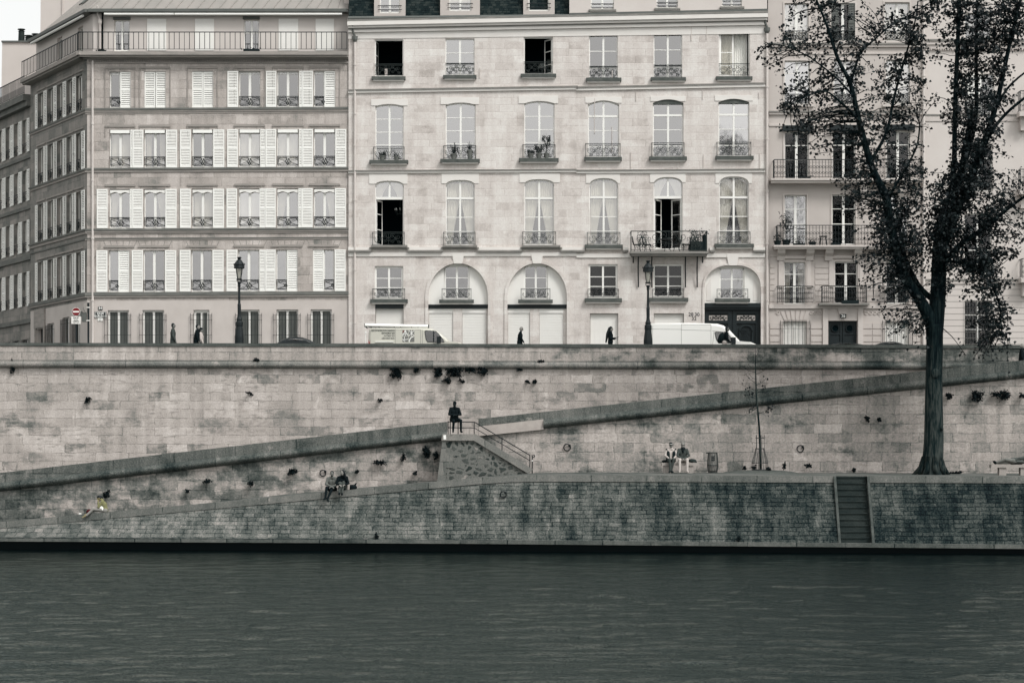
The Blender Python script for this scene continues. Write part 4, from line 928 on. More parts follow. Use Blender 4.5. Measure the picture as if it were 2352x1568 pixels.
# lower row
for i, o in enumerate(WB):
    if not o: continue
    u0, u1, z0, z1 = o[:4]; h = z1 - z0
    w = win(fM, mbd, *o[:4], depth=.16, fw=.1, rows=[z0 + h * .36, z0 + h * .64], pane='glass_mid' if i == 0 else 'glass_dark')
    q = [(855.7, 930.8, 663, 688), 0, 0, (1349.5, 1421.5, 664, 685), (1498, 1571, 664, 685)][i]; rail_scroll(fM, w, Xm(q[0]), Xm(q[1]), Zm(q[3]), Zm(q[2]), .15, mat='iron' if i else 'iron_grey')
    sill(w, *[(851, 936.6, 687.6, 698.5), 0, 0, (1343, 1428, 685.5, 697), (1491, 1580, 684.5, 696)][i], wd=.26)
for i in (0, 3, 4):
    o = GB[i]; u0, u1, z0, z1 = o[:4]
    a = MB(); a.box(fM, u0 + .02, u1 - .02, z0, z1 - .02, -.26, -.2)
    n = 6
    for k in range(n):
        ua = u0 + .05 + (u1 - u0 - .1) * k / n
        for r_ in range(7): a.box(fM, ua + .03, ua + (u1 - u0) / n - .05, z1 - .3 - r_ * .11, z1 - .28 - r_ * .11, -.2, -.19)
        a.box(fM, ua - .008, ua + .008, z0, z1 - .04, -.2, -.186)
    s_ = a.build('panelled_shutter', M['blind'], mbd)
    if i == 0: b = MB(); b.box(fM, u0, u1, z1 - .02, Zm(699), -.22, .03); b.build('dark_lintel', M['dark_wood'], s_)
# two arcade bays and the carriage entrance
ARW = {1: (1020, 1078.4, 606.5, 689), 2: (1203, 1258.5, 606.5, 689), 5: (1652.7, 1711, 611.5, 689)}
ARR = {1: (1014.6, 1083, 663, 688.5), 2: (1196, 1264, 663, 688.5), 5: (1645.6, 1718, 664, 686)}
ARS = {1: (1009, 1088.5, 688.5, 699), 2: (1190, 1269.5, 688.5, 699), 5: (1641.5, 1722, 686, 697)}
for i in (1, 2, 5):
    o = GB[i]; u0, u1, z0, z1 = o[:4]; zb_ = Zm(699) if i != 5 else Zm(696)
    bay = MB(); rw_ = .2
    q = ARW[i]; wo_ = (Xm(q[0]), Xm(q[1]), Zm(q[3]), Zm(q[2]) - .03)
    A = archpts(u0, u1, z1, o[4], o[5], 20); poly = [(u0, zb_), (u1, zb_)] + list(reversed(A))
    fI = Fc((0, YM + .22, 0), (1, 0, 0), (0, -1, 0))
    hole = opening(*wo_, 2.2 * kM, 'seg')
    bay.sheet(fI, poly, 0, [hole]); bay.skirt(fI, hole, 0, -.2); ar = bay.build('arch_infill', M['infill_white'], mbd)
    w = win(fI, ar, *wo_, 2.2 * kM, 'seg', depth=.12, fw=.09, rows=[wo_[2] + (wo_[3] - wo_[2]) * .34, wo_[2] + (wo_[3] - wo_[2]) * .64], pane='glass' if i == 5 else 'glass_mid')
    adopt(w, mbd)
    q = ARR[i]; rail_scroll(fM, w, Xm(q[0]), Xm(q[1]), Zm(q[3]), Zm(q[2]), .12, mat='iron' if i == 5 else 'iron_grey', returns=False)
    sill(w, *ARS[i], wd=.2)
    a = MB(); k_ = 7 * kM if i != 5 else 5 * kM
    B = archpts(u0 - k_, u1 + k_, z1 + k_, o[4] + k_, o[5], 20); a.strip(fM, A, B, -.03, .06)
    if i != 5:
        for ua, ub in ((u0 - k_, u0), (u1, u1 + k_)): a.box(fM, ua, ub, z0, z1 - o[4], -.03, .06)
    else: a.box(fM, u0 - k_, u0, z0, z1 - o[4], -.03, .06); a.box(fM, u1, u1 + k_, z0, z1 - o[4], -.03, .06)
    a.build('arch_moulding', M['ledge_mid'] if False else M['ashlar_mid'], mbd)
    c = (u0 + u1) / 2; a = MB(); a.prism(fM, [(c - .22, z1 - .02), (c + .22, z1 - .02), (c + .33, Zm(583)), (c - .33, Zm(583))], 0, .09); a.build('keystone', M['mould_mid'], mbd)
    if i != 5:
        a = MB(); a.box(fM, u0 + .01, u1 - .01, Zm(708), Zm(699), -.3, -.08); a.box(fM, u0 + .01, u1 - .01, Zm(702), Zm(699), -.3, -.02); a.build('shopfront_beam', M['dark_wood'], mbd)
        xs_ = [(985, 1040.5), (1061.5, 1117)] if i == 1 else [(1166.5, 1217.5), (1239, 1294)]
        a = MB(); a.box(fM, u0, u1, z0, Zm(707), -.6, -.4)
        a.box(fM, Xm(xs_[0][1]), Xm(xs_[1][0]), z0, Zm(708), -.4, -.12); a.box(fM, Xm(xs_[1][1]), u1, z0, Zm(708), -.4, -.15); a.box(fM, u0, Xm(xs_[0][0]), z0, Zm(708), -.4, -.15)
        a.build('shopfront_pier', M['ashlar_mid'], mbd)
        for xa, xb_ in xs_:
            a = MB(); ua, ub = Xm(xa), Xm(xb_); a.box(fM, ua, ub, Zm(718.5), Zm(708), -.38, -.16); zz = Zm(719)
            while zz > STZ + .3: a.box(fM, ua + .01, ub - .01, zz - .085, zz - .008, -.36, -.2); zz -= .085
            a.box(fM, ua + .01, ub - .01, z0, Zm(719), -.38, -.35)
            a.build('roller_shutter', M['blind'], mbd)
    else:
        a = MB(); a.box(fM, u0 + .01, u1 - .01, Zm(706), Zm(696), -.3, .02); a.box(fM, u0 + .01, u1 - .01, Zm(711), Zm(706), -.3, -.06); a.box(fM, u0 + .01, u1 - .01, z0, Zm(711), -.45, -.3)
        c = (u0 + u1) / 2
        for ua, ub in ((u0 + .03, c - .015), (c + .015, u1 - .03)):
            wdt = ub - ua
            a.box(fM, ua, ua + .22, z0, Zm(712), -.3, -.22); a.box(fM, ub - .22, ub, z0, Zm(712), -.3, -.22); a.box(fM, ua + .22, ub - .22, Zm(719), Zm(712), -.3, -.22); a.box(fM, ua + .22, ub - .22, Zm(742), Zm(736), -.3, -.22)
            A2 = archpts(ua + .35, ub - .35, Zm(744), .35, 'basket', 10); A3 = [(u + (.07 if u < (ua + ub) / 2 else -.07), z - .09) for u, z in A2]; a.strip(fM, A2, A3, -.3, -.2)
            a.box(fM, ua + .35, ua + .43, z0 + .3, Zm(744) - .35, -.3, -.2); a.box(fM, ub - .43, ub - .35, z0 + .3, Zm(744) - .35, -.3, -.2)
            for k in range(9):
                t0 = k / 8; fr_bar(a, fM, (ua + .45 + (wdt - .9) * max(0, t0 - .5), Zm(757) - 1.4 * max(0, .5 - t0) * 2), (ua + .45 + (wdt - .9) * min(1, t0 + .5), Zm(757) - 1.4 * (1 - max(0, t0 - .5) * 2)), -.27, .012)
        dr = a.build('carriage_door', M['dark_wood'], mbd)
        for ua, ub in ((u0 + .03, c - .015), (c + .015, u1 - .03)):
            p = MB(); p.box(fM, ua + .24, ub - .24, Zm(735), Zm(723.5), -.3, -.27); pl = p.build('fanlight', M['stucco'], dr)
        for ua, ub in ((u0 + .03, c - .015), (c + .015, u1 - .03)): g_ = MB(); scrolls(g_, fM, ua + .26, ub - .26, Zm(735), Zm(724), -.255, .012); g_.build('fanlight_ironwork', M['iron'], dr, fixn=False)
        for s_ in (0, 1):
            p = MB(); xx = ((1623, 1634), (1731, 1743))[s_]; p.prism(fI, [(Xm(xx[0]), Zm(690)), (Xm(xx[1]), Zm(690)), (Xm(xx[1]), Zm(655)), (Xm((xx[0] + xx[1]) / 2 + (4 if s_ == 0 else -4)), Zm(640 if s_ == 0 else 640)), (Xm(xx[0]), Zm(655))], 0, .02); p.build('moulded_panel', M['mould_mid'], ar)
# string courses (the old floors sag a little)
a, d_, e_ = ('string_course', 'mould_mid'), ('dirty_string_ledge', 'ledge_mid'), ('cornice_fillet', 'ledge_mid')
def bm(k, x0, x1, ya, yb, w, yr=None): q = MB(); band(fM, q, x0, x1, ya, yb, w, -.02, YM, yr); q.build(k[0], M[k[1]], mbd)
bm(d_, 800, 1327, 206.5, 209.5, .16, (198, 201)); bm(a, 800, 1327, 209.5, 214.5, .1, (201, 206.5)); bm(d_, 1324, 1757, 200, 203, .16, (190.5, 193.5)); bm(a, 1324, 1757, 203, 209, .1, (193.5, 200))
bm(d_, 800, 1324, 392, 394.5, .16, (388.5, 391)); bm(a, 800, 1324, 394.5, 398.5, .1, (391, 396)); bm(d_, 1324, 1757, 391, 393.5, .16, (388, 390.5)); bm(a, 1324, 1757, 393.5, 398.5, .1, (390.5, 396))
def st3(x0, x1, lo):                                   # the third string steps down between the windows
    ya = 575 if lo else 564
    bm(d_, x0, x1, ya, ya + 4.5, .2 if lo else .28)
    if not lo: bm(d_, x0 - 4, x1 + 4, ya + 4.5, ya + 8, .2)
    else: bm(a, x0, x1, 568, 575, .12)
for x0, x1 in ((853, 936), (1017, 1096), (1199, 1287)): st3(x0, x1, False)
for x0, x1 in ((800, 853), (936, 1017), (1096, 1199), (1287, 1327), (1327, 1343), (1430, 1443), (1630, 1641), (1730, 1757)): st3(x0, x1, True)
bm(a, 800, 1324, 580, 589, .07, (580, 588)); bm(a, 1324, 1757, 583, 592, .07, (582, 591))
bm(a, 800, 1757, 76, 90, .03, (59, 78)); 
bm(d_, 798, 1762, 49, 52, .42, (29, 33)); bm(a, 799, 1762, 52, 62, .4, (33.5, 43)); bm(a, 800, 1761, 62, 67, .28, (43.5, 48.5)); bm(e_, 800, 1761, 67, 69.5, .22, (48.5, 51)); bm(a, 800, 1760, 69.5, 76, .15, (51, 58.5))
# thin vertical cable strips on the front
for px, y0, y1 in ((1101, 156, 180), (1405.5, 162, 208), (1405, 291, 350), (1365, 226, 306), (1587, 60, 94), (1622, 58, 91), (1460, 208, 233), (1613, 205, 229), (1742, 213, 227), (1355, 480, 580), (1448, 350, 387), (1615, 355, 386), (1744, 352, 387)):
    a = MB(); a.box(fM, Xm(px), Xm(px + 1.4), Zm(y1), Zm(y0), 0, .04); a.build('cable_strip', M['mould_right'], mbd)
pipe(fM, mbd, Xm(815.5), STZ, Zm(98), .1, .065, True, [Zm(150), Zm(262), Zm(335), Zm(460), Zm(620), Zm(742)])
pipe(fM, mbd, Xm(1761.5), STZ, Zm(78), .1, .07, True, [Zm(130), Zm(200), Zm(320), Zm(440), Zm(560), Zm(690)])
# long balcony in front of the fifth arched window
bal = MB(); bal.box(fM, Xm(1446), Xm(1624), Zm(586), Zm(580.5), 0, .95); bal.box(fM, Xm(1449), Xm(1621), Zm(591), Zm(586), 0, .85); bo_ = bal.build('balcony', M['ledge_mid'], mbd)
for px in (1465, 1496, 1573, 1600): b = MB(); b.tube([fM(Xm(px), Zm(590), .5), fM(Xm(px), Zm(610), .3), fM(Xm(px + 1), Zm(660), .08)], .035, 6); b.build('iron_brace', M['iron'], bo_)
for px in (1453, 1612): b = MB(); b.tube([fM(Xm(px), Zm(590), .5), fM(Xm(px + 1), Zm(604), .2)], .035, 6); b.build('iron_brace', M['iron'], bo_)
b = MB(); u0, u1, z0, z1, w_ = Xm(1448), Xm(1620.5), Zm(580), Zm(534), .85
b.box(fM, u0, u1, z1 - .04, z1, w_ - .025, w_ + .025); fr_bar(b, fM, (u0, z0 + .06), (u1, z0 + .06), w_, .016)
for u in (u0, u0 + .35, Xm(1482), Xm(1586), u1 - .35, u1): fr_bar(b, fM, (u, z0), (u, z1), w_, .016)
scrolls(b, fM, Xm(1484), Xm(1584), z0 + .06, z1 - .05, w_, .014); scrolls(b, fM, u0 + .36, Xm(1484), z0 + .06, z1 - .05, w_, .012); scrolls(b, fM, Xm(1584), u1 - .36, z0 + .06, z1 - .05, w_, .012)
for u in (u0, u1):
    b.tube([fM(u, z1, w_), fM(u, z1, 0)], .02, 4); b.tube([fM(u, z0 + .06, w_), fM(u, z0 + .06, 0)], .014, 4)
    for k in range(1, 5): b.tube([fM(u, z0, w_ * k / 5), fM(u, z1, w_ * k / 5)], .012, 4)
b.build('balcony_railing', M['iron_grey'], bo_, fixn=False)
# glimpses of the rooms behind the open windows
t_ = thing('table_lamp', tuple(fM(Xm(1246), Zm(168), -1.)), 'dim lampshade glimpsed inside the open top window with the half-turned leaf', 'lamp')
b = MB(); b.lathe(Xm(1246), YM + 1., [(.24, Zm(150)), (.12, Zm(139))], 12); b.build('lamp_shade', M['dark_panel'], t_); b = MB(); b.lathe(Xm(1246), YM + 1., [(.1, Zm(172)), (.05, Zm(160)), (.04, Zm(150))], 8); b.build('lamp_base', M['pot_dim'], t_)
b = MB(); b.box(fM, Xm(1257), Xm(1268), Zm(146), Zm(126), -1.3, -1.26); o_ = tag(b.build('picture', M['pot_dim']), 'dim framed picture inside the open top window beside the lampshade', 'picture')
b = MB(); b.box(fM, Xm(1258.5), Xm(1266.5), Zm(144), Zm(128.5), -1.26, -1.25); b.build('canvas', M['dark_panel'], o_)
t_ = thing('chandelier', tuple(fM(Xm(919), Zm(470), -1.)), 'dark chandelier with pale candles inside the tall open window', 'chandelier')
b = MB(); b.tube([fM(Xm(917), Zm(450), -1.), fM(Xm(917), Zm(488), -1.)], .02, 5)
for k in range(8): an = k * math.pi / 4; b.tube([fM(Xm(917), Zm(485), -1.), fM(Xm(917) + .2 * math.cos(an), Zm(488), -1. + .2 * math.sin(an)), fM(Xm(917) + .27 * math.cos(an), Zm(478), -1. + .27 * math.sin(an))], .014, 4)
b.build('arms', M['pot_dim'], t_); b = MB()
for k in range(8): an = k * math.pi / 4; p = fM(Xm(917) + .27 * math.cos(an), Zm(478), -1. + .27 * math.sin(an)); b.tube([p, (p[0], p[1], p[2] + .1)], .018, 5)
b.build('candles', M['white_paint'], t_)
b = MB(); b.box(fM, Xm(882), Xm(888), Zm(176), Zm(153), -.75, -.7); b.box(fM, Xm(887.5), Xm(888), Zm(176), Zm(153), -1.1, -.75); b.box(fM, Xm(882), Xm(888), Zm(167), Zm(165), -1.1, -.75); tag(b.build('chair_back', M['stucco']), 'pale chair back standing inside the leftmost open top window', 'chair')
# house numbers painted by the carriage door
for t_, px, py in (('28', 1587, 722.5), ('30', 1601, 722.5), ('32', 1594, 732)): text('house_number', t_, .27, fM, Xm(px), Zm(py), .003, M['iron'], mbd, thick=.004)
# roof: slate mansard with three dormers, and a plain upper storey to the right
a = MB(); zr = Zm(45); a.quad((Xm(800), YM + .15, zr), (Xm(1308), YM + .15, zr), (Xm(1308), YM + 1.1, zr + 3.4), (Xm(800), YM + 1.1, zr + 3.4))
a.quad((Xm(800), YM + 1.1, zr + 3.4), (Xm(1308), YM + 1.1, zr + 3.4), (Xm(1308), YM + 6, zr + 4.6), (Xm(800), YM + 6, zr + 4.6)); a.build('mansard_roof', M['slate'], mbd, fixn=False)
a = MB(); a.tube([fM(Xm(800), Zm(45), .25), fM(Xm(1308), Zm(40), .25)], .11, 8); a.box(fM, Xm(800), Xm(1308), Zm(50), Zm(46), -.3, .25, (Zm(41), Zm(38))); a.box(fM, Xm(1308), Xm(1762), Zm(41), Zm(33), -.3, .3, (Zm(31), Zm(23))); a.build('gutter', M['zinc_dark'], mbd)
for (x0, x1, wx0, wx1, yb_, yw) in ((859, 931, 872, 918, 40, 30), (1011, 1102, 1032, 1082, 37, 25), (1202, 1274, 1214, 1261, 33, 25)):
    a = MB(); u0, u1, q0, q1 = Xm(x0), Xm(x1), Xm(wx0), Xm(wx1); fD = front(YM + .12)
    hole = rect(q0, q1, Zm(yw), Zm(-45)); a.sheet(fD, rect(u0, u1, Zm(yb_ + 4), Zm(-60)), 0, [hole]); a.skirt(fD, hole, 0, -.25)
    a.quad(fD(u0, Zm(yb_ + 4)), fD(u0, Zm(-60)), fD(u0, Zm(-60), -2), fD(u0, Zm(yb_ + 4), -2)); a.quad(fD(u1, Zm(yb_ + 4)), fD(u1, Zm(-60)), fD(u1, Zm(-60), -2), fD(u1, Zm(yb_ + 4), -2))
    a.quad(fD(u0, Zm(-60)), fD(u1, Zm(-60)), fD(u1, Zm(-60), -2), fD(u0, Zm(-60), -2))
    dm = a.build('dormer', M['stucco'], mbd, fixn=False)
    w = win(fD, mbd, q0, q1, Zm(yw), Zm(-45), depth=.12, pane='glass' if x0 != 1202 else None, bars=x0 != 1202)
    b = MB()
    for y in ((yw - 8), (yw - 17)): b.tube([fD(q0 - .1, Zm(y), .06), fD(q1 + .1, Zm(y), .06)], .02, 5)
    b.build('window_bar', M['iron'], dm)
    b = MB(); b.quad(fD(q0 - .1, Zm(yw), -.8), fD(q1 + .1, Zm(yw), -.8), fD(q1 + .1, Zm(-46), -.8), fD(q0 - .1, Zm(-46), -.8)); b.build('interior', M['interior'], dm, fixn=False)
    if x0 == 1011: curtain(fD, w, 'full', q0 + .05, q1 - .05, Zm(yw) + .1, Zm(-44), .12)
US = [(1357, 1410, 23), (1508, 1557, 20), (1658, 1704, 16.5)]
a = MB(); wall_rows(fM, a, Xm(1308), Xm(1762), [(Zm(40), Zm(-75), [[rect(Xm(q[0]), Xm(q[1]), Zm(q[2]), Zm(-60))] for q in US])]); a.quad(fM(Xm(1308), Zm(40)), fM(Xm(1308), Zm(-75)), fM(Xm(1308), Zm(-75), -4), fM(Xm(1308), Zm(40), -4)); a.build('upper_storey', M['stucco_pale'], mbd)
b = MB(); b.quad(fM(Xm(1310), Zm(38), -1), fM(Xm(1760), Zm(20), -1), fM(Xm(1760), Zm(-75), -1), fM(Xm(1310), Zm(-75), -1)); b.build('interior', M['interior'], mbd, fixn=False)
for q in US:
    w = win(fM, mbd, Xm(q[0]), Xm(q[1]), Zm(q[2]), Zm(-60), pane='glass', depth=.15); sill(w, q[0] - 5, q[1] + 5, q[2], q[2] + 5.5, wd=.15, mat='ledge_mid')
    b = MB()
    for y in (q[2] - 6, q[2] - 14): b.tube([fM(Xm(q[0]), Zm(y), -.02), fM(Xm(q[1]), Zm(y), -.02)], .018, 5)
    b.build('window_bar', M['iron'], w)
# ================================================================== the stuccoed house with the dark double door
fQ = front(120.0); Xq, Zq = Xb, Zb
qb = thing('stuccoed_house', (Xq(1940), 120, STZ), 'grey stuccoed house with long iron balconies behind the big tree', 'building')
RW = [[(1802, 1857, 8, 95), (1909, 1964, 8, 95), (2032, 2089, 6, 95)], [(1802, 1860, 140, 240), (1915, 1968, 139, 240), (2035, 2090, 138, 240)], [(1802, 1858, 303, 412), (1912, 1965, 302, 412), (2036, 2090, 301, 412)],
      [(1802, 1853, 448, 562), (1911, 1965, 447, 562), (2032, 2086, 447, 562)], [(1801, 1850, 602, 699), (1917, 1970, 601, 698), (2035, 2085, 601, 698)], [(1799, 1853, 738, 800), (1902.5, 1969, 737, 866), (2033, 2088, 738, 800)]]
cz = [(STZ - .1, Zq(704)), (Zq(704), Zq(580)), (Zq(580), Zq(425)), (Zq(425), Zq(262)), (Zq(262), Zq(110)), (Zq(110), Zq(-80))]
U0, U1 = Xq(1764), Xq(2118)
a = MB(); wall_rows(fQ, a, U0, U1, [cz[i] + ([[rect(Xq(q[0]), Xq(q[1]), Zq(q[3]), Zq(q[2]))] for q in RW[5 - i]],) for i in range(6)]); a.build('front_wall', M['stucco'], qb)
shell(fQ, qb, U0, U1, STZ, Zq(-80), 9, 1.6)
for r, row in enumerate(RW):
    for c, q in enumerate(row):
        u0, u1, z0, z1 = Xq(q[0]), Xq(q[1]), Zq(q[3]), Zq(q[2]); h = z1 - z0
        if r == 5 and c == 1:
            a = MB(); a.box(fQ, u0, u1, z0, z1, -.28, -.2); cc = (u0 + u1) / 2
            for ua, ub in ((u0 + .03, cc - .02), (cc + .02, u1 - .03)):
                for s0, s1, t0, t1 in ((ua, ua + .1, z0, z1), (ub - .1, ub, z0, z1), (ua + .1, ub - .1, z1 - .1, z1), (ua + .1, ub - .1, Zq(768), Zq(765)), (ua + .1, ub - .1, Zq(790), Zq(786))): a.box(fQ, s0, s1, t0, t1, -.2, -.15)
                a.tube(spiral(fQ, -.16, (ua + ub) / 2, Zq(753.5), .19, .19, 0, 1, 16), .035, 6)
            dd = a.build('entrance_door', M['dark_wood'], qb)
            for ua, ub in ((u0 + .03, cc - .02), (cc + .02, u1 - .03)):
                p = MB(); P = [fQ((ua + ub) / 2 + .17 * math.cos(k * math.pi / 8), Zq(753.5) + .17 * math.sin(k * math.pi / 8), -.18) for k in range(16)]; p.add(P, [tuple(range(16))]); p.build('round_window', M['interior'], dd)
            a = MB(); a.box(fQ, u0 - .3, u0 - .03, z0, Zq(700), -.02, .12); a.box(fQ, u1 + .03, u1 + .3, z0, Zq(700), -.02, .12); a.box(fQ, u0 - .03, u1 + .03, z1 + .02, Zq(704), -.02, .05); a.prism(fQ, [(cc - .2, Zq(722)), (cc + .2, Zq(722)), (cc + .32, Zq(702)), (cc - .32, Zq(702))], .05, .14)
            a.build('door_surround', M['mould_right'], dd); continue
        if r == 5:
            w = win(fQ, qb, u0, u1, z0, z1, pane=None); s_ = MB(); s_.box(fQ, u0 + .02, u1 - .02, z0, z1 - .02, -.26, -.2)
            for k in range(1, 9): s_.box(fQ, u0 + (u1 - u0) * k / 9 - .03, u0 + (u1 - u0) * k / 9 + .01, z0, z1 - .05, -.2, -.19)
            s_.build('closed_shutter', M['blind'], w); grille(fQ, w, u0 - .15, u1 + .15, STZ + .6, z1 + .05, .1, .19, (z1 - .05, z1 - .38, z0 + .2)); continue
        pn = 'glass_dark' if (r, c) in ((4, 1), (3, 1), (2, 1), (2, 2), (4, 2), (2, 0)) else 'glass'
        if (r, c) == (0, 1):
            w = win(fQ, qb, u0, u1, z0, z1, pane='glass_dark', cen=.14); shutter(fQ, w, u0, u0 + .4, z0, z1, .02, 'dark_panel'); shutter(fQ, w, u1 - .35, u1, z0, z1, .02, 'dark_panel')
        else: w = win(fQ, qb, u0, u1, z0, z1, rows=[z0 + h * .42, z0 + h * .72], pane=pn, cen=.13)
        if (r, c) in ((0, 0), (0, 2), (1, 2)): curtain(fQ, w, 'full', u0 + .05, u1 - .05, z0 + .1, z1 - .06, .2)
        if (r, c) in ((4, 0),): curtain(fQ, w, 'gap', u0 + .05, u1 - .05, z0 + .1, z1 - .06, .2)
        a = MB(); t = .08
        a.box(fQ, u0 - t, u0, z0, z1 + t, -.02, .04); a.box(fQ, u1, u1 + t, z0, z1 + t, -.02, .04); a.box(fQ, u0, u1, z1, z1 + t, -.02, .04)
        if r < 2: a.box(fQ, u0 - .2, u1 + .2, z0 - .14, z0 - .02, -.02, .16)
        if r == 4: a.box(fQ, u0 - .3, u0 - t, z0 + .9, z1 + .15, -.02, .07); a.box(fQ, u1 + t, u1 + .3, z0 + .9, z1 + .15, -.02, .07); a.box(fQ, u0 - .4, u1 + .4, z1 + t + .1, z1 + t + .24, -.02, .12)
        a.build('surround', M['mould_right'], w)
        if r == 2: b = MB(); b.box(fQ, u0 - .12, u1 + .22, z1 + .02, z1 + .3, .04, .3); b.build('awning_box', M['dark_wood'], w)
        if r < 2: rail_bars(fQ, w, u0, u1, z0 + .05, z0 + .55, .02, .16, deco=True)
        if r == 4:
            x0, x1 = [(1784, 1866), (1885.5, 1987), (2019, 2099)][c]; rail_bars(fQ, w, Xq(x0), Xq(x1), Zq(698), Zq(657.5), .3 if c != 1 else .55, .11, deco=True, ret=0., r=.013)
a, d_ = 'mould_right', 'ledge_mid'
for ya, yb, w, mb_ in ((100, 104, .2, d_), (104, 109, .14, a), (121, 125, .06, a), (256, 259, .18, d_), (259, 264, .12, a), (285, 290, .06, a), (699, 708.5, .13, a), (586, 589, .05, a)): q = MB(); band(fQ, q, 1766, 2117, ya, yb, w); q.build('string_course', M[mb_], qb)
for (x0, x1, ya, yb, ry, nm) in ((1767, 2117, 414, 423.5, 370, 0), (1774, 2105, 566, 574.5, 520, 1)):
    a = MB(); a.box(fQ, Xq(x0), Xq(x1), Zq(ya + 4), Zq(ya), -.02, .78); a.box(fQ, Xq(x0 + 2), Xq(x1 - 2), Zq(yb), Zq(ya + 4), -.02, .68); bo_ = a.build('balcony', M['mould_right'], qb)
    rail_bars(fQ, bo_, Xq(x0 + 8), Xq(x1 - 6), Zq(ya), Zq(ry), .7, .17, mat='iron', deco=True, ret=0, name='balcony_railing')
    for px in ((1982, 2070) if nm == 0 else (1793, 1859, 1903, 1969, 2030, 2090)):
        q = 62 if nm == 0 else 24; b = MB(); b.prism(Fc((Xq(px), 120, 0), (0, -1, 0), (1, 0, 0)), [(0, Zq(yb + q)), (.12, Zq(yb + q)), (.2, Zq(yb + q * .6)), (.45, Zq(yb + q * .35)), (.6, Zq(yb)), (0, Zq(yb))], -.2, .2); b.build('bracket', M['mould_right'], bo_)
a = MB(); a.box(fQ, Xq(1878), Xq(1993), Zq(702), Zq(697.5), -.02, .62); a.build('balcony_slab', M['ledge_mid'], qb)
for x0, x1 in ((1768, 1779), (1872, 1906), (1984, 2024), (2096, 2114)):   # rusticated piers
    a = MB()
    for ya in range(604, 700, 13): a.box(fQ, Xq(x0), Xq(x1), Zq(ya + 11), Zq(ya), -.02, .03)
    a.build('rusticated_pier', M['stucco'], qb)
for x0, x1 in ((1768, 1792), (1862, 1890), (1982, 2025), (2096, 2114)):
    a = MB()
    for ya in range(742, 860, 15):
        n = 1 if x1 - x0 < 30 else 2
        for k in range(n): a.box(fQ, Xq(x0 + (x1 - x0) * k / n + .5), Xq(x0 + (x1 - x0) * (k + 1) / n - .5), Zq(ya + 12.5), Zq(ya), -.02, .04)
    a.build('rusticated_pier', M['stucco'], qb)
for x0, x1 in ((1790, 1862), (2023, 2098)):
    a = MB()
    for k in range(6):
        t0, t1 = k / 6 + .02, (k + 1) / 6 - .02; a.prism(fQ, [(Xq(x0 + 10 + (x1 - x0 - 20) * t0), Zq(735)), (Xq(x0 + 10 + (x1 - x0 - 20) * t1), Zq(735)), (Xq(x0 + (x1 - x0) * t1), Zq(713)), (Xq(x0 + (x1 - x0) * t0), Zq(713))], -.02, .035)
    a.build('voussoirs', M['stucco'], qb)
for x0, x1, n in ((1781, 1792, 1), (1858, 1888, 3), (1984, 2024, 4), (2098, 2114, 2)):
    a = MB()
    for k in range(n): a.tube(spiral(fQ, .02, Xq(x0 + (x1 - x0) * (k + .5) / n), Zq(719), .13, .03, math.pi, -1.4, 14), .03, 5)
    a.build('wave_scroll_frieze', M['mould_right'], qb, fixn=False)
pipe(fQ, qb, Xq(2121), STZ, Zq(-60), .1, .075, False, [Zq(175), Zq(285), Zq(470), Zq(620)])
# ================================================================== the pale house at the right edge
hb = thing('pale_corner_house', (Xq(2300), 120, STZ), 'pale stuccoed house at the right edge half hidden by the tree', 'building')
U0, U1 = Xq(2118), Xq(2640)
HW = [[(2216, 2278, 30, 120), (2420, 2480, 30, 120)], [(2222, 2284, 170, 262), (2420, 2480, 170, 262)], [(2216, 2280, 330, 440), (2360, 2420, 330, 440)], [(2215, 2278, 490, 630), (2360, 2420, 490, 630)], [(2216, 2276, 690, 800), (2400, 2460, 690, 800)]]
cz = [(STZ - .1, Zq(650)), (Zq(650), Zq(460)), (Zq(460), Zq(290)), (Zq(290), Zq(140)), (Zq(140), Zq(-80))]
a = MB(); wall_rows(fQ, a, U0, U1, [cz[i] + ([[rect(Xq(q[0]), Xq(q[1]), Zq(q[3]), Zq(q[2]))] for q in HW[4 - i]],) for i in range(5)]); a.build('front_wall', M['stucco_pale'], hb)
shell(fQ, hb, U0 + .05, U1, STZ, Zq(-80), 9, 1.5)
for r, row in enumerate(HW):
    for q in row:
        u0, u1, z0, z1 = Xq(q[0]), Xq(q[1]), Zq(q[3]), Zq(q[2]); h = z1 - z0
        w = win(fQ, hb, u0, u1, z0, z1, rows=[z0 + h * .4, z0 + h * .7], pane='glass_dark' if r > 1 else 'glass_mid')
        if r == 1: shutter(fQ, w, u0, (u0 + u1) / 2, z0, z1, .02)
        if r < 4: rail_bars(fQ, w, u0 - .05, u1 + .05, z0 + .05, z0 + .75, .1, .12, deco=True)
        else: grille(fQ, w, u0, u1, z0, z1, .08, .15, (z1 - .3, z0 + .4))
a, d_ = 'mould_right', 'ledge_mid'
for ya, yb, w, mb_ in ((92, 96, .25, d_), (96, 104, .18, a), (104, 113, .1, a), (263, 266, .09, d_), (266, 279, .05, a), (641, 645, .1, d_), (645, 652, .06, a)): q = MB(); band(fQ, q, 2124, 2640, ya, yb, w); q.build('string_course', M[mb_], hb)
a = MB()
for k in range(90): a.box(fQ, Xq(2126 + k * 5.5), Xq(2128.6 + k * 5.5), Zq(117), Zq(113), -.02, .12)
a.build('dentil_course', M['mould_right'], hb)
a = MB()
for ya in range(664, 860, 14): a.box(fQ, Xq(2126), Xq(2640), Zq(ya + 1), Zq(ya), -.02, .006)
a.build('rustication_grooves', M['ledge_mid'], hb)
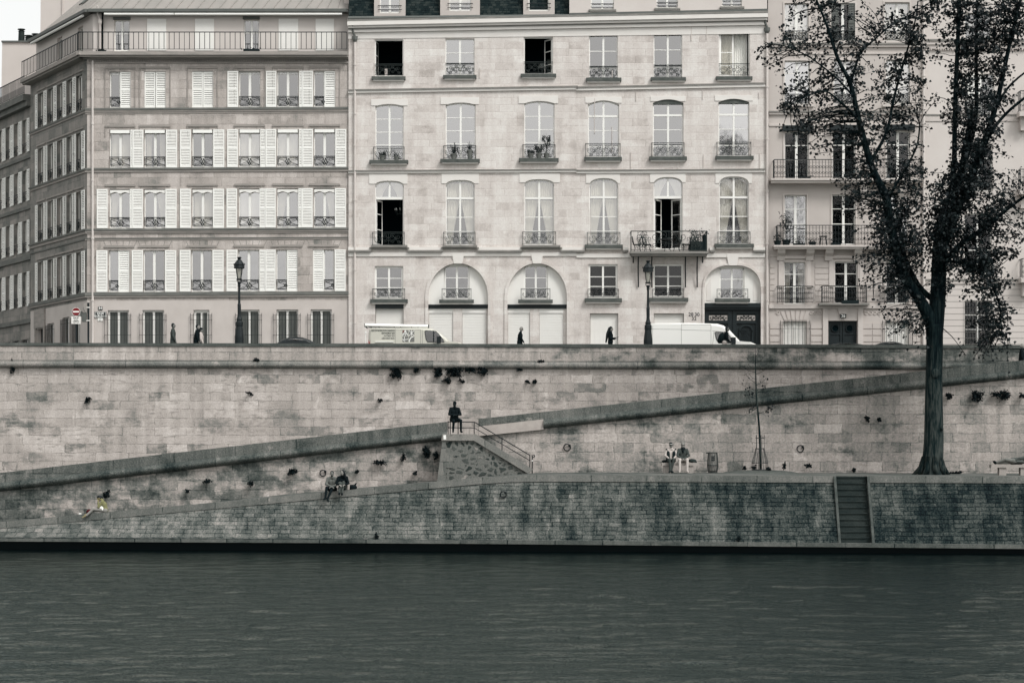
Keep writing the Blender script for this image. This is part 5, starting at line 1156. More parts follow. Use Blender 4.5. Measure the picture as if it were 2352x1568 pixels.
for (x0, x1, ys, yr_) in ((2337, 2452, 262, 213), (2337, 2452, 440, 392), (2341, 2452, 641, 596)):
    a = MB(); a.box(fQ, Xq(x0 - 3), Xq(x1), Zq(ys + 10), Zq(ys), -.02, .8); a.box(fQ, Xq(x0 + 4), Xq(x0 + 16), Zq(ys + 40), Zq(ys + 10), -.02, .4); bo_ = a.build('balcony', M['mould_right'], hb); rail_bars(fQ, bo_, Xq(x0), Xq(x1 - 3), Zq(ys), Zq(yr_), .7, .14, deco=True, ret=0, name='balcony_railing')
# plates fixed to the fronts
def plate(name, label, cat, fc, px, py, w, h, mat, lines, tmat, size, Y=120., w0=.02, group=None):
    a = MB(); u, z = X(px, Y), Z(py, Y); a.box(fc, u - w / 2, u + w / 2, z - h / 2, z + h / 2, w0 - .02, w0 + .02); o = tag(a.build(name, M[mat]), label, cat, group)
    for i, t in enumerate(lines): text('lettering', t, size[i] if hasattr(size, '__len__') else size, fc, u, z + h * (.5 - (i + .5) / len(lines)) * .82, w0 + .022, M[tmat], o, thick=.003)
    return o
o = plate('street_name_plate', 'dark street name plate reading QUAI D ORLEANS beside the corner downpipe', 'street sign', fL, 231, 723, .62, .33, 'dark_wood', ['QUAI', "D'ORLÉANS"], 'white_paint', (.15, .125))
b = MB(); 
for q in ((-.29, .29, .13, .145), (-.29, .29, -.145, -.13), (-.29, -.275, -.13, .13), (.275, .29, -.13, .13)): b.box(fL, X(231, 120) + q[0], X(231, 120) + q[1], Zb(723) + q[2], Zb(723) + q[3], .04, .044)
b.build('border', M['white_paint'], o)
plate('house_number_plate', 'small dark plate reading 34 above the street name plate', 'number plate', fL, 230.5, 708, .22, .19, 'dark_wood', ['34'], 'white_paint', .19)
plate('house_number_plate', 'dark plate reading 26 over the double door of the stuccoed house', 'number plate', fQ, 1935.7, 726, .3, .21, 'dark_wood', ['26'], 'white_paint', .22, w0=.16)
o = plate('paper_notice', 'small white notice under the street name plate', 'notice', fL, 230.5, 733.5, .26, .15, 'white_paint', [], 'iron', .05)
b = MB()
for k in range(3): b.box(fL, Xb(230.5) - .09 + .01 * k, Xb(230.5) + .09 - .03 * k, Zb(731.5 + 2 * k) - .006, Zb(731.5 + 2 * k) + .006, .04, .043)
b.build('print_lines', M['iron_grey'], o)
# ================================================================== street lamps
def lamp(px, ytop, Y, label):
    x = X(px, Y); zt = Z(ytop, Y); z0 = STZ + .13; k = Y / F
    t = thing('street_lamp', (x, Y, z0), label, 'street lamp', 'cast iron street lamps along the quay')
    a = MB(); zz = lambda d: zt - d * k               # d: rows below the top
    a.lathe(x, Y, [(.25, z0), (.25, z0 + .25), (.225, z0 + .3), (.22, zz(184)), (.16, zz(160)), (.175, zz(157)), (.175, zz(150)), (.13, zz(147)), (.14, zz(143)), (.095, zz(138)), (.08, zz(132)), (.085, zz(110)), (.06, zz(106)), (.052, zz(68)), (.085, zz(66)), (.055, zz(64)), (.09, zz(60)), (.05, zz(57))], 12)
    a.build('post', M['iron'], t, smooth=False)
    b = MB()
    for q in range(4):
        an = math.pi / 4 + q * math.pi / 2; c, s = math.cos(an), math.sin(an)
        b.tube([(x + .11 * c, Y + .11 * s, zz(52)), (x + .2 * c, Y + .2 * s, zz(26))], .018, 4)
        b.tube([(x + .05 * c, Y + .05 * s, zz(60)), (x + .16 * c, Y + .16 * s, zz(56)), (x + .13 * c, Y + .13 * s, zz(51))], .014, 4)
    b.lathe(x, Y, [(.13, zz(53)), (.15, zz(51)), (.13, zz(50))], 8); fr_ = b.build('lantern_frame', M['iron'], t)
    b = MB(); b.lathe(x, Y, [(.12, zz(50)), (.2, zz(27))], 4); gl = b.build('lantern_glass', M['glass_mid'], t)
    b = MB(); b.lathe(x, Y, [(.05, zz(49)), (.07, zz(44)), (.07, zz(32)), (.04, zz(29))], 8); b.build('lamp_globe', M['curtain'], t)
    b = MB(); b.lathe(x, Y, [(.2, zz(27)), (.26, zz(26)), (.25, zz(19)), (.28, zz(18)), (.24, zz(16)), (.12, zz(8)), (.07, zz(6)), (.08, zz(4)), (.12, zz(1.5)), (.06, zz(0))], 10)
    for q in range(8): an = q * math.pi / 4; b.ell((x + .26 * math.cos(an), Y + .26 * math.sin(an), zz(16.5)), .02, .02, .05, n=5, m=3)
    b.build('lantern_cap', M['iron'], t)
lamp(549.5, 590, 109.0, 'tall dark cast iron lamp in front of the white-shuttered corner house')
lamp(1488.5, 598, 109.3, 'tall dark cast iron lamp beside the plain white van under the balcony')
# ================================================================== vehicles
def extr(mb, prof, Y0, Y1, bev=.1, cx=None):           # side profile (x,z) swept across the width with softened flanks
    xs_ = [p[0] for p in prof]; zs_ = [p[1] for p in prof]; cx = sum(xs_) / len(xs_); cz = (min(zs_) + max(zs_)) / 2
    n = len(prof); L = []
    for y, s in ((Y0, bev), (Y0 + bev * .4, bev * .35), (Y0 + bev, 0), (Y1 - bev, 0), (Y1 - bev * .4, bev * .35), (Y1, bev)):
        for px_, pz_ in prof:
            d = Vector((cx - px_, 0, cz - pz_)); d = d.normalized() * s if d.length else d; L.append((px_ + d.x, y, pz_ + d.z))
    fs = [(i * n + k, i * n + (k + 1) % n, (i + 1) * n + (k + 1) % n, (i + 1) * n + k) for i in range(5) for k in range(n)]
    mb.add(L, fs); tri = tessellate_polygon([[Vector((p[0], p[1], 0)) for p in prof]])
    mb.add(L[:n], tri); mb.add(L[5 * n:], tri)
M['van_green'] = plain('pale_sage_van_paint', .7, .35, .5, .012, 1., rgb=(.755, .745, .70)); M['van_white'] = plain('white_van_paint', .90, .35, .5, .012, 1., grain=.008)
M['car_dark'] = plain('dark_car_paint', .075, .3, .5, .01, 1.); M['tyre'] = plain('black_rubber', .09, .8, .2, .02, 5.); M['rim'] = plain('steel_rim', .55, .4, .5, .02, 5.)
M['car_glass'] = glass('vehicle_glass', .16); M['seam'] = plain('panel_gap', .45, .7, .2, .02, 5.); M['red_lens'] = plain('red_lens', .3, .3, .5, .02, 5., rgb=(.55, .07, .08))
M['logo_red'] = plain('brick_red_print', .3, .6, .3, .02, 5., rgb=(.42, .2, .19)); M['print_dark'] = plain('dark_print', .22, .6, .3, .02, 5.); M['grey_print'] = plain('grey_print', .45, .6, .3, .02, 5.)
M['cabin'] = plain('dark_cabin', .1, .9, .1, .02, 3.)
def wheels(t, xs_, Y0, Y1, r=.33):
    for x in xs_:
        for y in (Y0 + .13, Y1 - .13):
            a = MB(); c = Vector((x, y, STZ + r)); N = 18; ring = []
            vs, fs = [], []
            for yy, rr in ((-.11, r * .6), (-.11, r * .94), (-.07, r), (.07, r), (.11, r * .94), (.11, r * .6)):
                for k in range(N): an = 2 * math.pi * k / N; vs.append((c.x + rr * math.cos(an), c.y + yy, c.z + rr * math.sin(an)))
            for i in range(5):
                for k in range(N): fs.append((i * N + k, i * N + (k + 1) % N, (i + 1) * N + (k + 1) % N, (i + 1) * N + k))
            a.add(vs, fs); w = a.build('wheel', M['tyre'], t)
            b = MB(); b.tube([(c.x, c.y - .09, c.z), (c.x, c.y + .09, c.z)], r * .6, 16)
            for k in range(5): an = k * 1.2566; b.tube([(c.x, c.y, c.z), (c.x + r * .5 * math.cos(an), c.y - .095, c.z + r * .5 * math.sin(an))], .04, 4)
            b.build('rim', M['rim'], w)
def van(pxs, Y, W_, label, mat, high):
    # pxs: dict of photo columns/rows measured on the van's flank
    q = lambda p: (X(p[0], Y), Z(p[1], Y)); zb = STZ + .28
    t = thing('van', (q(pxs['rear'])[0] + 2.2, Y + W_ / 2, STZ), label, 'van')
    body = [(q(pxs['rear'])[0], zb)] + [q(p) for p in pxs['top']]
    xe = body[-1][0]; ze = body[-1][1]
    body += [(xe + .55, STZ + 1.18), (xe + .95, STZ + 1.0), (xe + 1.05, STZ + .75), (xe + 1.05, zb)]
    a = MB(); extr(a, body, Y, Y + W_, .12); bo_ = a.build('body', M[mat], t, smooth=False)
    fv = front(Y)
    g_ = [q(p) for p in pxs['glass']]; b = MB(); b.prism(fv, g_, -.02, .012); b.build('window_rubber', M['iron'], t)
    c = Vector((sum(p[0] for p in g_) / len(g_), sum(p[1] for p in g_) / len(g_)))
    g2 = [(c.x + (p[0] - c.x) * .93, c.y + (p[1] - c.y) * .92) for p in g_]
    cut = q(pxs['post'])[0]
    b = MB(); b.prism(fv, g2, .006, .018); b.build('side_window', M['car_glass'], t)
    b = MB(); b.box(fv, cut - .03, cut + .03, min(p[1] for p in g_), max(p[1] for p in g_) - .04, .01, .024); b.build('window_post', M['iron'], t)
    # windscreen on the raked front
    (x0, z0), (x1, z1) = q(pxs['ws'][0]), q(pxs['ws'][1]); nrm = Vector((z0 - z1, 0, x1 - x0)).normalized() * .02
    nrm = nrm if nrm.z > 0 else -nrm
    b = MB(); p4 = [Vector((x0, Y + .18, z0)), Vector((x1, Y + .12, z1)), Vector((x1, Y + W_ - .12, z1)), Vector((x0, Y + W_ - .18, z0))]
    b.hexa([p + nrm * .2 for p in p4] + [p + nrm for p in p4]); b.build('windscreen', M['car_glass'], t)
    b = MB()
    for p0, p1 in pxs['seams']: (xa, za), (xb_, zb_) = q(p0), q(p1); b.prism(fv, [(xa - .007, za), (xb_ - .007, zb_), (xb_ + .007, zb_), (xa + .007, za)] if abs(xa - xb_) < abs(za - zb_) else [(xa, za - .007), (xb_, zb_ - .007), (xb_, zb_ + .007), (xa, za + .007)], -.02, .004)
    b.build('panel_gaps', M['seam'], t)
    m_ = pxs['mirror']; b = MB(); xm, zm = q(m_); b.bx(xm - .1, xm + .1, Y - .3, Y - .1, zm - .17, zm + .17); b.tube([(xm, Y + .02, zm - .1), (xm, Y - .12, zm - .1)], .04, 5); b.build('wing_mirror', M['iron'], t)
    b = MB(); b.bx(xe + .93, xe + 1.09, Y + .04, Y + .5, STZ + .75, STZ + .98); b.bx(xe + .93, xe + 1.09, Y + W_ - .5, Y + W_ - .04, STZ + .75, STZ + .98); b.build('headlights', M['rim'], t)
    b = MB(); b.bx(xe + .9, xe + 1.12, Y + .05, Y + W_ - .05, STZ + .3, STZ + .6); b.build('bumper', M['iron'], t)
    wheels(t, (q(pxs['rear'])[0] + .95, xe + .35), Y, Y + W_)
    return t, bo_, fv
YV = 112.6
t, bo_, fv = van(dict(rear=(846, 770), top=[(846, 775), (847, 757), (851, 753), (1003 - 26, 752.5), (990, 754), (1001, 759), (1012, 766), (1022, 774), (1031, 783)],
    glass=[(975, 761), (978, 758.5), (1000, 759.5), (1007, 765), (1018, 779), (1021, 786), (982, 786), (978, 780)], post=(996, 770), ws=[(1002, 760.5), (1029, 781)],
    seams=[((908, 755), (908, 800)), ((908, 756.5), (966, 757)), ((966, 757), (966, 800)), ((970, 757), (970, 800)), ((852, 757), (908, 757.5))], mirror=(1008, 781)), YV, 1.95,
    'pale sage tradesman van with lettering and a roof tube, parked behind the parapet', 'van_green', 0)
rk = MB(); rk.tube([(X(837, YV), YV + .25, Z(746, YV)), (X(984, YV), YV + .25, Z(749, YV))], .085, 10); ro = rk.build('roof_tube', M['white_paint'], t)
rk = MB()
for px, w_ in ((836.5, 837.8), (983.2, 985)): rk.tube([(X(px, YV), YV + .25, Z(746 + (px - 837) * .02, YV)), (X(w_, YV), YV + .25, Z(746 + (px - 837) * .02, YV))], .1, 10)
for px in (852, 870, 905, 920, 945, 960): rk.tube([(X(px, YV), YV + .2, Z(749.5, YV)), (X(px, YV), YV + .2, Z(754, YV))], .025, 5)
rk.tube([(X(838, YV), YV + .25, Z(748, YV)), (X(843, YV), YV + .2, Z(753, YV))], .03, 5); rk.tube([(X(846, YV), YV + .2, Z(751, YV)), (X(978, YV), YV + .2, Z(753, YV))], .02, 5)
rk.build('roof_rack', M['iron'], t)
rk = MB(); rk.box(fv, X(838, YV), X(839.5, YV), Z(800, YV), Z(761, YV), -.3, -.26); rk.box(fv, X(838, YV), X(841, YV), Z(764, YV), Z(760, YV), -.3, -.2); rk.box(fv, X(838, YV), X(848, YV), Z(795, YV), Z(793, YV), -.3, -.26); rk.build('rear_ladder', M['white_paint'], t)
rk = MB(); rk.prism(fv, [(X(846.2, YV), Z(788, YV)), (X(850, YV), Z(788, YV)), (X(846.2, YV), Z(780, YV))], -.02, .012); rk.build('tail_light', M['red_lens'], t)
for k, (s_, px1, py, h_, ft) in enumerate((('CRÉATION MODIFICATION CHARPENTES', 906.5, 759.3, .13, 54.5), ('RENFORCEMENT BOIS', 906.5, 765.2, .12, 30), ('TRAITEMENT BOIS', 906.5, 771.2, .12, 25), ('ASSÈCHEMENT MURS', 906, 777.2, .12, 29.5))):
    text('lettering', s_, h_ * 1.05, fv, X(px1, YV), Z(py, YV), .003, M['print_dark' if k < 2 else 'grey_print'], t, 'RIGHT', .002, fit=ft * YV / F)
rk = MB(); rk.box(fv, X(862, YV), X(904, YV), Z(785.6, YV), Z(784, YV), 0, .05); rk.build('rubbing_strip', M['white_paint'], t)
a, b = MB(), MB()
for i in range(2):
    for j in range(2):
        x0, x1 = X(924.5 + i * 14.2, YV), X(937.5 + i * 14.2, YV); z1, z0 = Z(758.5 + j * 14, YV), Z(771.3 + j * 14, YV); a.box(fv, x0, x1, z0, z1, 0, .004)
        c = (x0 + x1) / 2; m_ = (z0 + z1) / 2; L = [[((x0, z0), (c, z1)), ((c, z1), (x1, z0)), ((x0, m_ - .05), (x1, m_ - .05)), ((c, z0), (c, z1))], [((x0, z1), (x1, z0)), ((c, z0), (c, z1)), ((x0, z0), (x1, z1))]][i] if j == 0 else ([((c - .05, z1), (c - .05, z0 + .1)), ((c - .12, z0 + .1), (x1, m_)), ((x0, m_), (c, z0))] if i == 0 else [])
        for p_, q_ in L: b.tube([fv(p_[0], p_[1], .006), fv(q_[0], q_[1], .006)], .02, 4)
        if i == 1 and j == 1: b.tube([fv(x0 + .03 + .2 * (1 - math.cos(th)), z0 + .26 * math.sin(th), .006) for th in np.linspace(0, 1.6, 8)], .035, 4)
a.build('logo_squares', M['grey_print'], t); b.build('logo_marks', M['white_paint'], t)
b = MB(); b.prism(fv, [(X(924.6, YV), Z(765, YV)), (X(924.6, YV), Z(759, YV)), (X(930, YV), Z(759, YV))], .004, .009); b.build('logo_accent', M['logo_red'], t)
YV2 = 112.2
t, bo_, fv = van(dict(rear=(1494, 770), top=[(1494, 775), (1495, 746), (1498, 742), (1580, 741), (1648, 743), (1662, 747), (1676, 757), (1688, 770), (1700, 783)],
    glass=[(1641, 764), (1644, 761.5), (1665, 763), (1674, 768), (1684, 780), (1688, 788), (1650, 788), (1645, 780)], post=(1672, 775), ws=[(1664, 749.5), (1698, 781)],
    seams=[((1565, 744), (1565, 800)), ((1565, 745), (1633, 745.5)), ((1633, 745), (1633, 800)), ((1640, 760), (1636, 800)), ((1496, 755.5), (1565, 756.5)), ((1565, 757.5), (1633, 759)), ((1636, 760), (1668, 762.5))], mirror=(1684, 783)), YV2, 2.0,
    'plain white high panel van parked in front of the dark carriage door', 'van_white', 1)
def car(px0, px1, ytop, Y, label, mat, rk=True):
    x0, x1 = X(px0, Y), X(px1, Y); zt = Z(ytop, Y); L = x1 - x0; zb = STZ + .3
    t = thing('parked_car', ((x0 + x1) / 2, Y + .85, STZ), label, 'car', 'low cars parked behind the parapet')
    sh = STZ + .92
    a = MB(); extr(a, [(x0 - .75, zb), (x0 - .8, STZ + .7), (x0 - .55, sh - .05), (x0 - .1, sh), (x1 + .1, sh), (x1 + .75, sh - .1), (x1 + .95, STZ + .65), (x1 + .95, zb)], Y, Y + 1.75, .09); a.build('body', M[mat], t)
    f = [(0, 0), (.09, .45), (.2, .75), (.33, .94), (.48, 1), (.62, .95), (.78, .7), (.9, .35), (1, 0)]
    a = MB(); extr(a, [(x0 + L * p, sh + (zt - sh) * h) for p, h in f], Y + .12, Y + 1.63, .22); a.build('cabin_roof', M[mat], t)
    fv = front(Y + .15); b = MB(); b.prism(fv, [(x0 + L * p, sh + (zt - sh) * (h * .8 + .03)) for p, h in ((.14, .05), (.25, .75), (.36, .93), (.5, .97), (.62, .9), (.76, .65), (.88, .05))], .0, .02); b.build('side_windows', M['car_glass'], t)
    b = MB(); b.bx(x1 + .85, x1 + .98, Y + .1, Y + .5, STZ + .6, STZ + .78); b.bx(x1 + .85, x1 + .98, Y + 1.25, Y + 1.65, STZ + .6, STZ + .78); b.build('headlights', M['rim'], t)
    wheels(t, (x0 + .15, x1 + .05), Y, Y + 1.75, .31)
car(626, 735, 772.5, 112.2, 'dark car roof showing above the parapet left of the lettered van', 'car_dark')
car(1894, 2006, 786.5, 112.0, 'dark car barely showing above the parapet by the entrance door', 'car_dark')
car(2008, 2092, 783.2, 112.0, 'dark rounded car roof showing beside the big tree trunk', 'car_dark')
# ================================================================== road signs
M['sign_red'] = plain('sign_red', .3, .5, .3, .02, 4., rgb=(.44, .03, .07)); M['sign_white'] = plain('sign_white', .86, .5, .3, .02, 4.)
Y = 111.0; x, z = X(174.7, Y), Z(715.7, Y); fz = front(Y)
t = thing('road_sign', (x, Y + .06, STZ), 'red no entry sign with a SAUF bicycle plate below it', 'road sign')
def disc(mb, fc, u, z, r, w0, w1, n=28): mb.prism(fc, [(u + r * math.cos(2 * math.pi * k / n), z + r * math.sin(2 * math.pi * k / n)) for k in range(n)], w0, w1)
a = MB(); a.tube([(x, Y + .06, STZ), (x, Y + .06, z + .15)], .03, 8); a.build('pole', M['iron'], t)
a = MB(); disc(a, fz, x, z, .205, -.02, 0); a.build('rim', M['sign_white'], t)
a = MB(); disc(a, fz, x, z, .188, 0, .005); a.build('red_disc', M['sign_red'], t)
a = MB(); a.box(fz, x - .15, x + .15, z - .04, z + .04, .005, .01); a.build('white_bar', M['sign_white'], t)
x2, z2 = X(174.6, Y), Z(735, Y)
a = MB(); a.box(fz, x2 - .232, x2 + .232, z2 - .185, z2 + .185, -.02, 0); p = a.build('plate', M['sign_white'], t)
text('lettering', 'SAUF', .12, fz, x2, z2 + .105, .003, M['print_dark'], p, thick=.002)
a = MB(); wz = z2 - .075
for s in (-1, 1): a.tube(spiral(fz, .006, x2 + s * .085, wz, .055, .055, 0, 1, 16), .007, 4)
for l in (((-.085, 0), (-.045, .075), (.05, .075), (0, -.0), (-.045, .075)), ((-.085, 0), (0, 0)), ((.085, 0), (.045, .1), (.07, .105)), ((-.045, .075), (-.055, .1), (-.08, .1))): a.tube([fz(x2 + p_[0], wz + p_[1], .006) for p_ in l], .007, 4)
a.build('bicycle_pictogram', M['print_dark'], p)
Y = 111.4; x = X(203, Y)
t = thing('traffic_signal', (x, Y, STZ), 'dark signal post with sign discs seen edge on beside the corner downpipe', 'traffic signal')
a = MB(); a.tube([(x, Y, STZ), (x, Y, Z(695, Y))], .055, 8); a.build('post', M['iron'], t)
a = MB(); c = Vector((X(199, Y), Y - .05, Z(707, Y))); rot = Matrix.Rotation(math.radians(62), 3, 'Z')
P0 = [c + rot @ Vector((.23 * math.cos(k * math.pi / 10), 0, .23 * math.sin(k * math.pi / 10))) for k in range(20)]; n_ = rot @ Vector((0, .02, 0))
a.add([p - n_ for p in P0] + [p + n_ for p in P0], [tuple(range(20)), tuple(range(20, 40))] + [(k, (k + 1) % 20, 20 + (k + 1) % 20, 20 + k) for k in range(20)]); a.build('sign_back', M['zinc'], t)
a = MB(); a.bx(x - .3, x - .1, Y - .12, Y + .12, Z(739, Y), Z(718, Y)); a.bx(x - .38, x - .3, Y - .1, Y + .1, Z(727, Y), Z(715, Y)); a.build('signal_head', M['zinc_dark'], t)
for y_ in (706, 736): a = MB(); a.bx(x - .1, x + .09, Y - .07, Y - .05, Z(y_ + 1.2, Y), Z(y_ - 1.2, Y)); a.build('clamp', M['sign_white'], t)
# ================================================================== mooring rings
def ring(px, py, Y, r, label):
    x, z = X(px, Y), Z(py, Y); a = MB(); a.tube([(x + r * math.cos(k * math.pi / 10), Y - .05 - .03 * math.sin(k * math.pi / 10), z + r * math.sin(k * math.pi / 10)) for k in range(20)], .026, 6, closed=True)
    t = thing('mooring_ring', (x, Y, z), label, 'mooring ring', 'iron mooring rings on the quay walls'); a.build('ring', M['iron'], t, smooth=True)
    b = MB(); b.ell((x + r * .75, Y - .03, z + r * .55), .06, .09, .06, n=8, m=5); b.build('bolt', M['iron'], t)
ring(742, 1086, YW, .135, 'iron ring on the wall just left of the seated couple'); ring(1302.5, 1027, YW, .15, 'iron ring on the wall between the staircase and the bench'); ring(1838, 1030, YW, .15, 'iron ring on the wall right of the caged sapling')
ring(1156, 1135, foot(1156).y + 1.0, .13, 'iron ring hanging on the sloping sett wall below the staircase')
# ================================================================== benches, litter bag, tree guard
M['bench'] = plain('bench_stone', .58, .9, .15, .05, 4., grain=.06)
def bench(px0, px1, legs, Y, ytop, label):
    x0, x1 = X(px0, Y), X(px1, Y); zg = quay_z((x0 + x1) / 2, Y + .25); zt = zg + .46
    t = thing('bench', ((x0 + x1) / 2, Y + .25, zg), label, 'bench', 'stone benches on the lower quay')
    a = MB(); a.bx(x0, x1, Y, Y + .5, zt - .13, zt); a.build('seat', M['bench'], t)
    for a0, a1 in legs: a = MB(); a.bx(X(a0, Y), X(a1, Y), Y + .06, Y + .44, zg - .1, zt - .13); a.build('leg', M['bench'], t)
    return zg, zt
YBn = 101.6
zg1, zt1 = bench(1520, 1605, [(1525, 1541), (1579, 1593)], YBn, 1061, 'pale stone bench by the wall with two people sitting on it')
YB2 = 98.2
zg2, zt2 = bench(2277, 2372, [(2296, 2312), (2345, 2361)], YB2, 1066, 'pale stone bench at the right edge with someone lying on it')
Y = 102.0; x = X(1637, Y); zg = quay_z(x, Y)
t = thing('litter_bag_stand', (x, Y, zg), 'wire litter bag stand against the wall between bench and sapling', 'litter bin')
a = MB()
for k in range(16):
    an = k * math.pi / 8; c, s = math.cos(an), math.sin(an); a.tube([(x + .19 * c, Y + .19 * s, zg), (x + .25 * c, Y + .25 * s, zg + .3), (x + .23 * c, Y + .23 * s, zg + .65), (x + .2 * c, Y + .2 * s, zg + .92)], .012, 4)
for rr, h in ((.19, .02), (.25, .35), (.2, .92)): a.tube([(x + rr * math.cos(k * math.pi / 8), Y + rr * math.sin(k * math.pi / 8), zg + h) for k in range(16)], .016, 4, closed=True)
a.tube([(x - .2, Y, zg + .9), (x - .3, Y, zg + .9)], .03, 5); a.build('wire_frame', M['iron_grey'], t)
a = MB(); a.lathe(x, Y, [(.1, zg + .03), (.19, zg + .1), (.215, zg + .35), (.2, zg + .6), (.185, zg + .9), (.21, zg + .93)], 14); M['bag'] = plain('grey_translucent_bag', .5, .4, .4, .12, 5.); a.build('bag', M['bag'], t)
a = MB()
for i in range(3):
    for j in range(2): a.bx(x - .07 + j * .08, x - .01 + j * .08, Y - .235, Y - .225, zg + .55 + i * .08, zg + .6 + i * .08)
a.build('bag_print', M['iron'], t)
Y = 101.9; x = X(1745.5, Y); zg = quay_z(x, Y) + .1
mo = MB(); mo.ell((x, Y + .2, zg - .17), 1.9, 1.0, .22, n=24, m=10); M['soil'] = plain('bare_soil', .33, .95, .1, .1, 4., bump=.5, grain=.1); structure(mo.build('soil_mound', M['soil'], smooth=True))
t = thing('tree_guard', (x, Y, zg), 'slender iron cage guarding the young sapling', 'tree guard')
a = MB()
for k in range(10):
    an = k * math.pi / 5; c, s = math.cos(an), math.sin(an); tp = 1.62 if k % 2 == 0 else 1.0
    prof = [(.36, 0), (.36, .3), (.33, .5), (.24, .78), (.2, 1.0), (.19, 1.3), (.2, 1.62)]; a.tube([(x + r_ * c, Y + r_ * s, zg + h) for r_, h in prof if h <= tp], .013, 4)
for rr, h in ((.36, .06), (.36, .36), (.2, 1.0), (.195, 1.48)): a.tube([(x + rr * math.cos(k * math.pi / 10), Y + rr * math.sin(k * math.pi / 10), zg + h) for k in range(20)], .02, 4, closed=True)
a.build('cage', M['iron'], t)
# ================================================================== trees
def leafmesh(pos, size, rs, up=.3):
    n = len(pos); d = rs.normal(size=(n, 3)); d[:, 2] -= up; d /= np.linalg.norm(d, axis=1)[:, None]
    e = rs.normal(size=(n, 3)); e -= (e * d).sum(1)[:, None] * d; e /= np.linalg.norm(e, axis=1)[:, None]; nn = np.cross(d, e)
    s = size * rs.uniform(.65, 1.25, n)[:, None]
    v = np.stack([pos, pos + d * s * .35 + e * s * .52 + nn * s * .1, pos + d * s, pos + d * s * .35 - e * s * .52 + nn * s * .1], 1).reshape(-1, 3)
    return v, np.arange(n * 4).reshape(-1, 4)
def npmesh(name, v, f, mat, parent):
    me = bpy.data.meshes.new(name); me.from_pydata(v.tolist(), [], f.tolist()); me.materials.append(mat)
    o = bpy.data.objects.new(name, me); COL.objects.link(o)
    if parent is not None: adopt(o, parent)
    return o
m, g, b = new_mat('poplar_bark'); P = g.obj(); mp = g.N.new('ShaderNodeMapping'); g.L.new(P, mp.inputs[0]); mp.inputs['Scale'].default_value = (1, 1, .14)
n1 = g.noise(mp.outputs[0], 9., 4., .65); n2 = g.noise(P, 1.1, 3.); zc_ = g.sep(P)[2]
s_ = g.add(g.add(g.mul(g.ss(n1, .38, .62), .13), g.mul(g.add(n2, -.5), .12)), g.ss(zc_, 2.2, 6.0, .125, .025)); g.put(b.inputs['Base Color'], g.ramp(s_)); b.inputs['Roughness'].default_value = .95; b.inputs['Specular IOR Level'].default_value = .1  # bark colour darkens with height, painting in the shade of the crown
g.put(b.inputs['Normal'], g.bump(n1, 1., .06)); M['bark'] = m
m, g, b = new_mat('poplar_leaf'); P = g.obj()
ge = g.N.new('ShaderNodeNewGeometry'); rnd = ge.outputs['Random Per Island']
g.put(b.inputs['Base Color'], g.ramp(g.add(g.mul(g.m('POWER', rnd, 3.), .14), .06))); b.inputs['Roughness'].default_value = .55; b.inputs['Specular IOR Level'].default_value = .25; M['leaf'] = m
YTr = 99.5; zg = quay_z(X(2140, YTr), YTr)
tree = thing('poplar_tree', (X(2141, YTr), YTr, zg), 'big forked poplar with dark sparse leaves on the lower quay', 'tree')
rs = np.random.RandomState(5)
def tp(px, py, dy=0.): return Vector((X(px, YTr), YTr + dy, Z(py, YTr)))
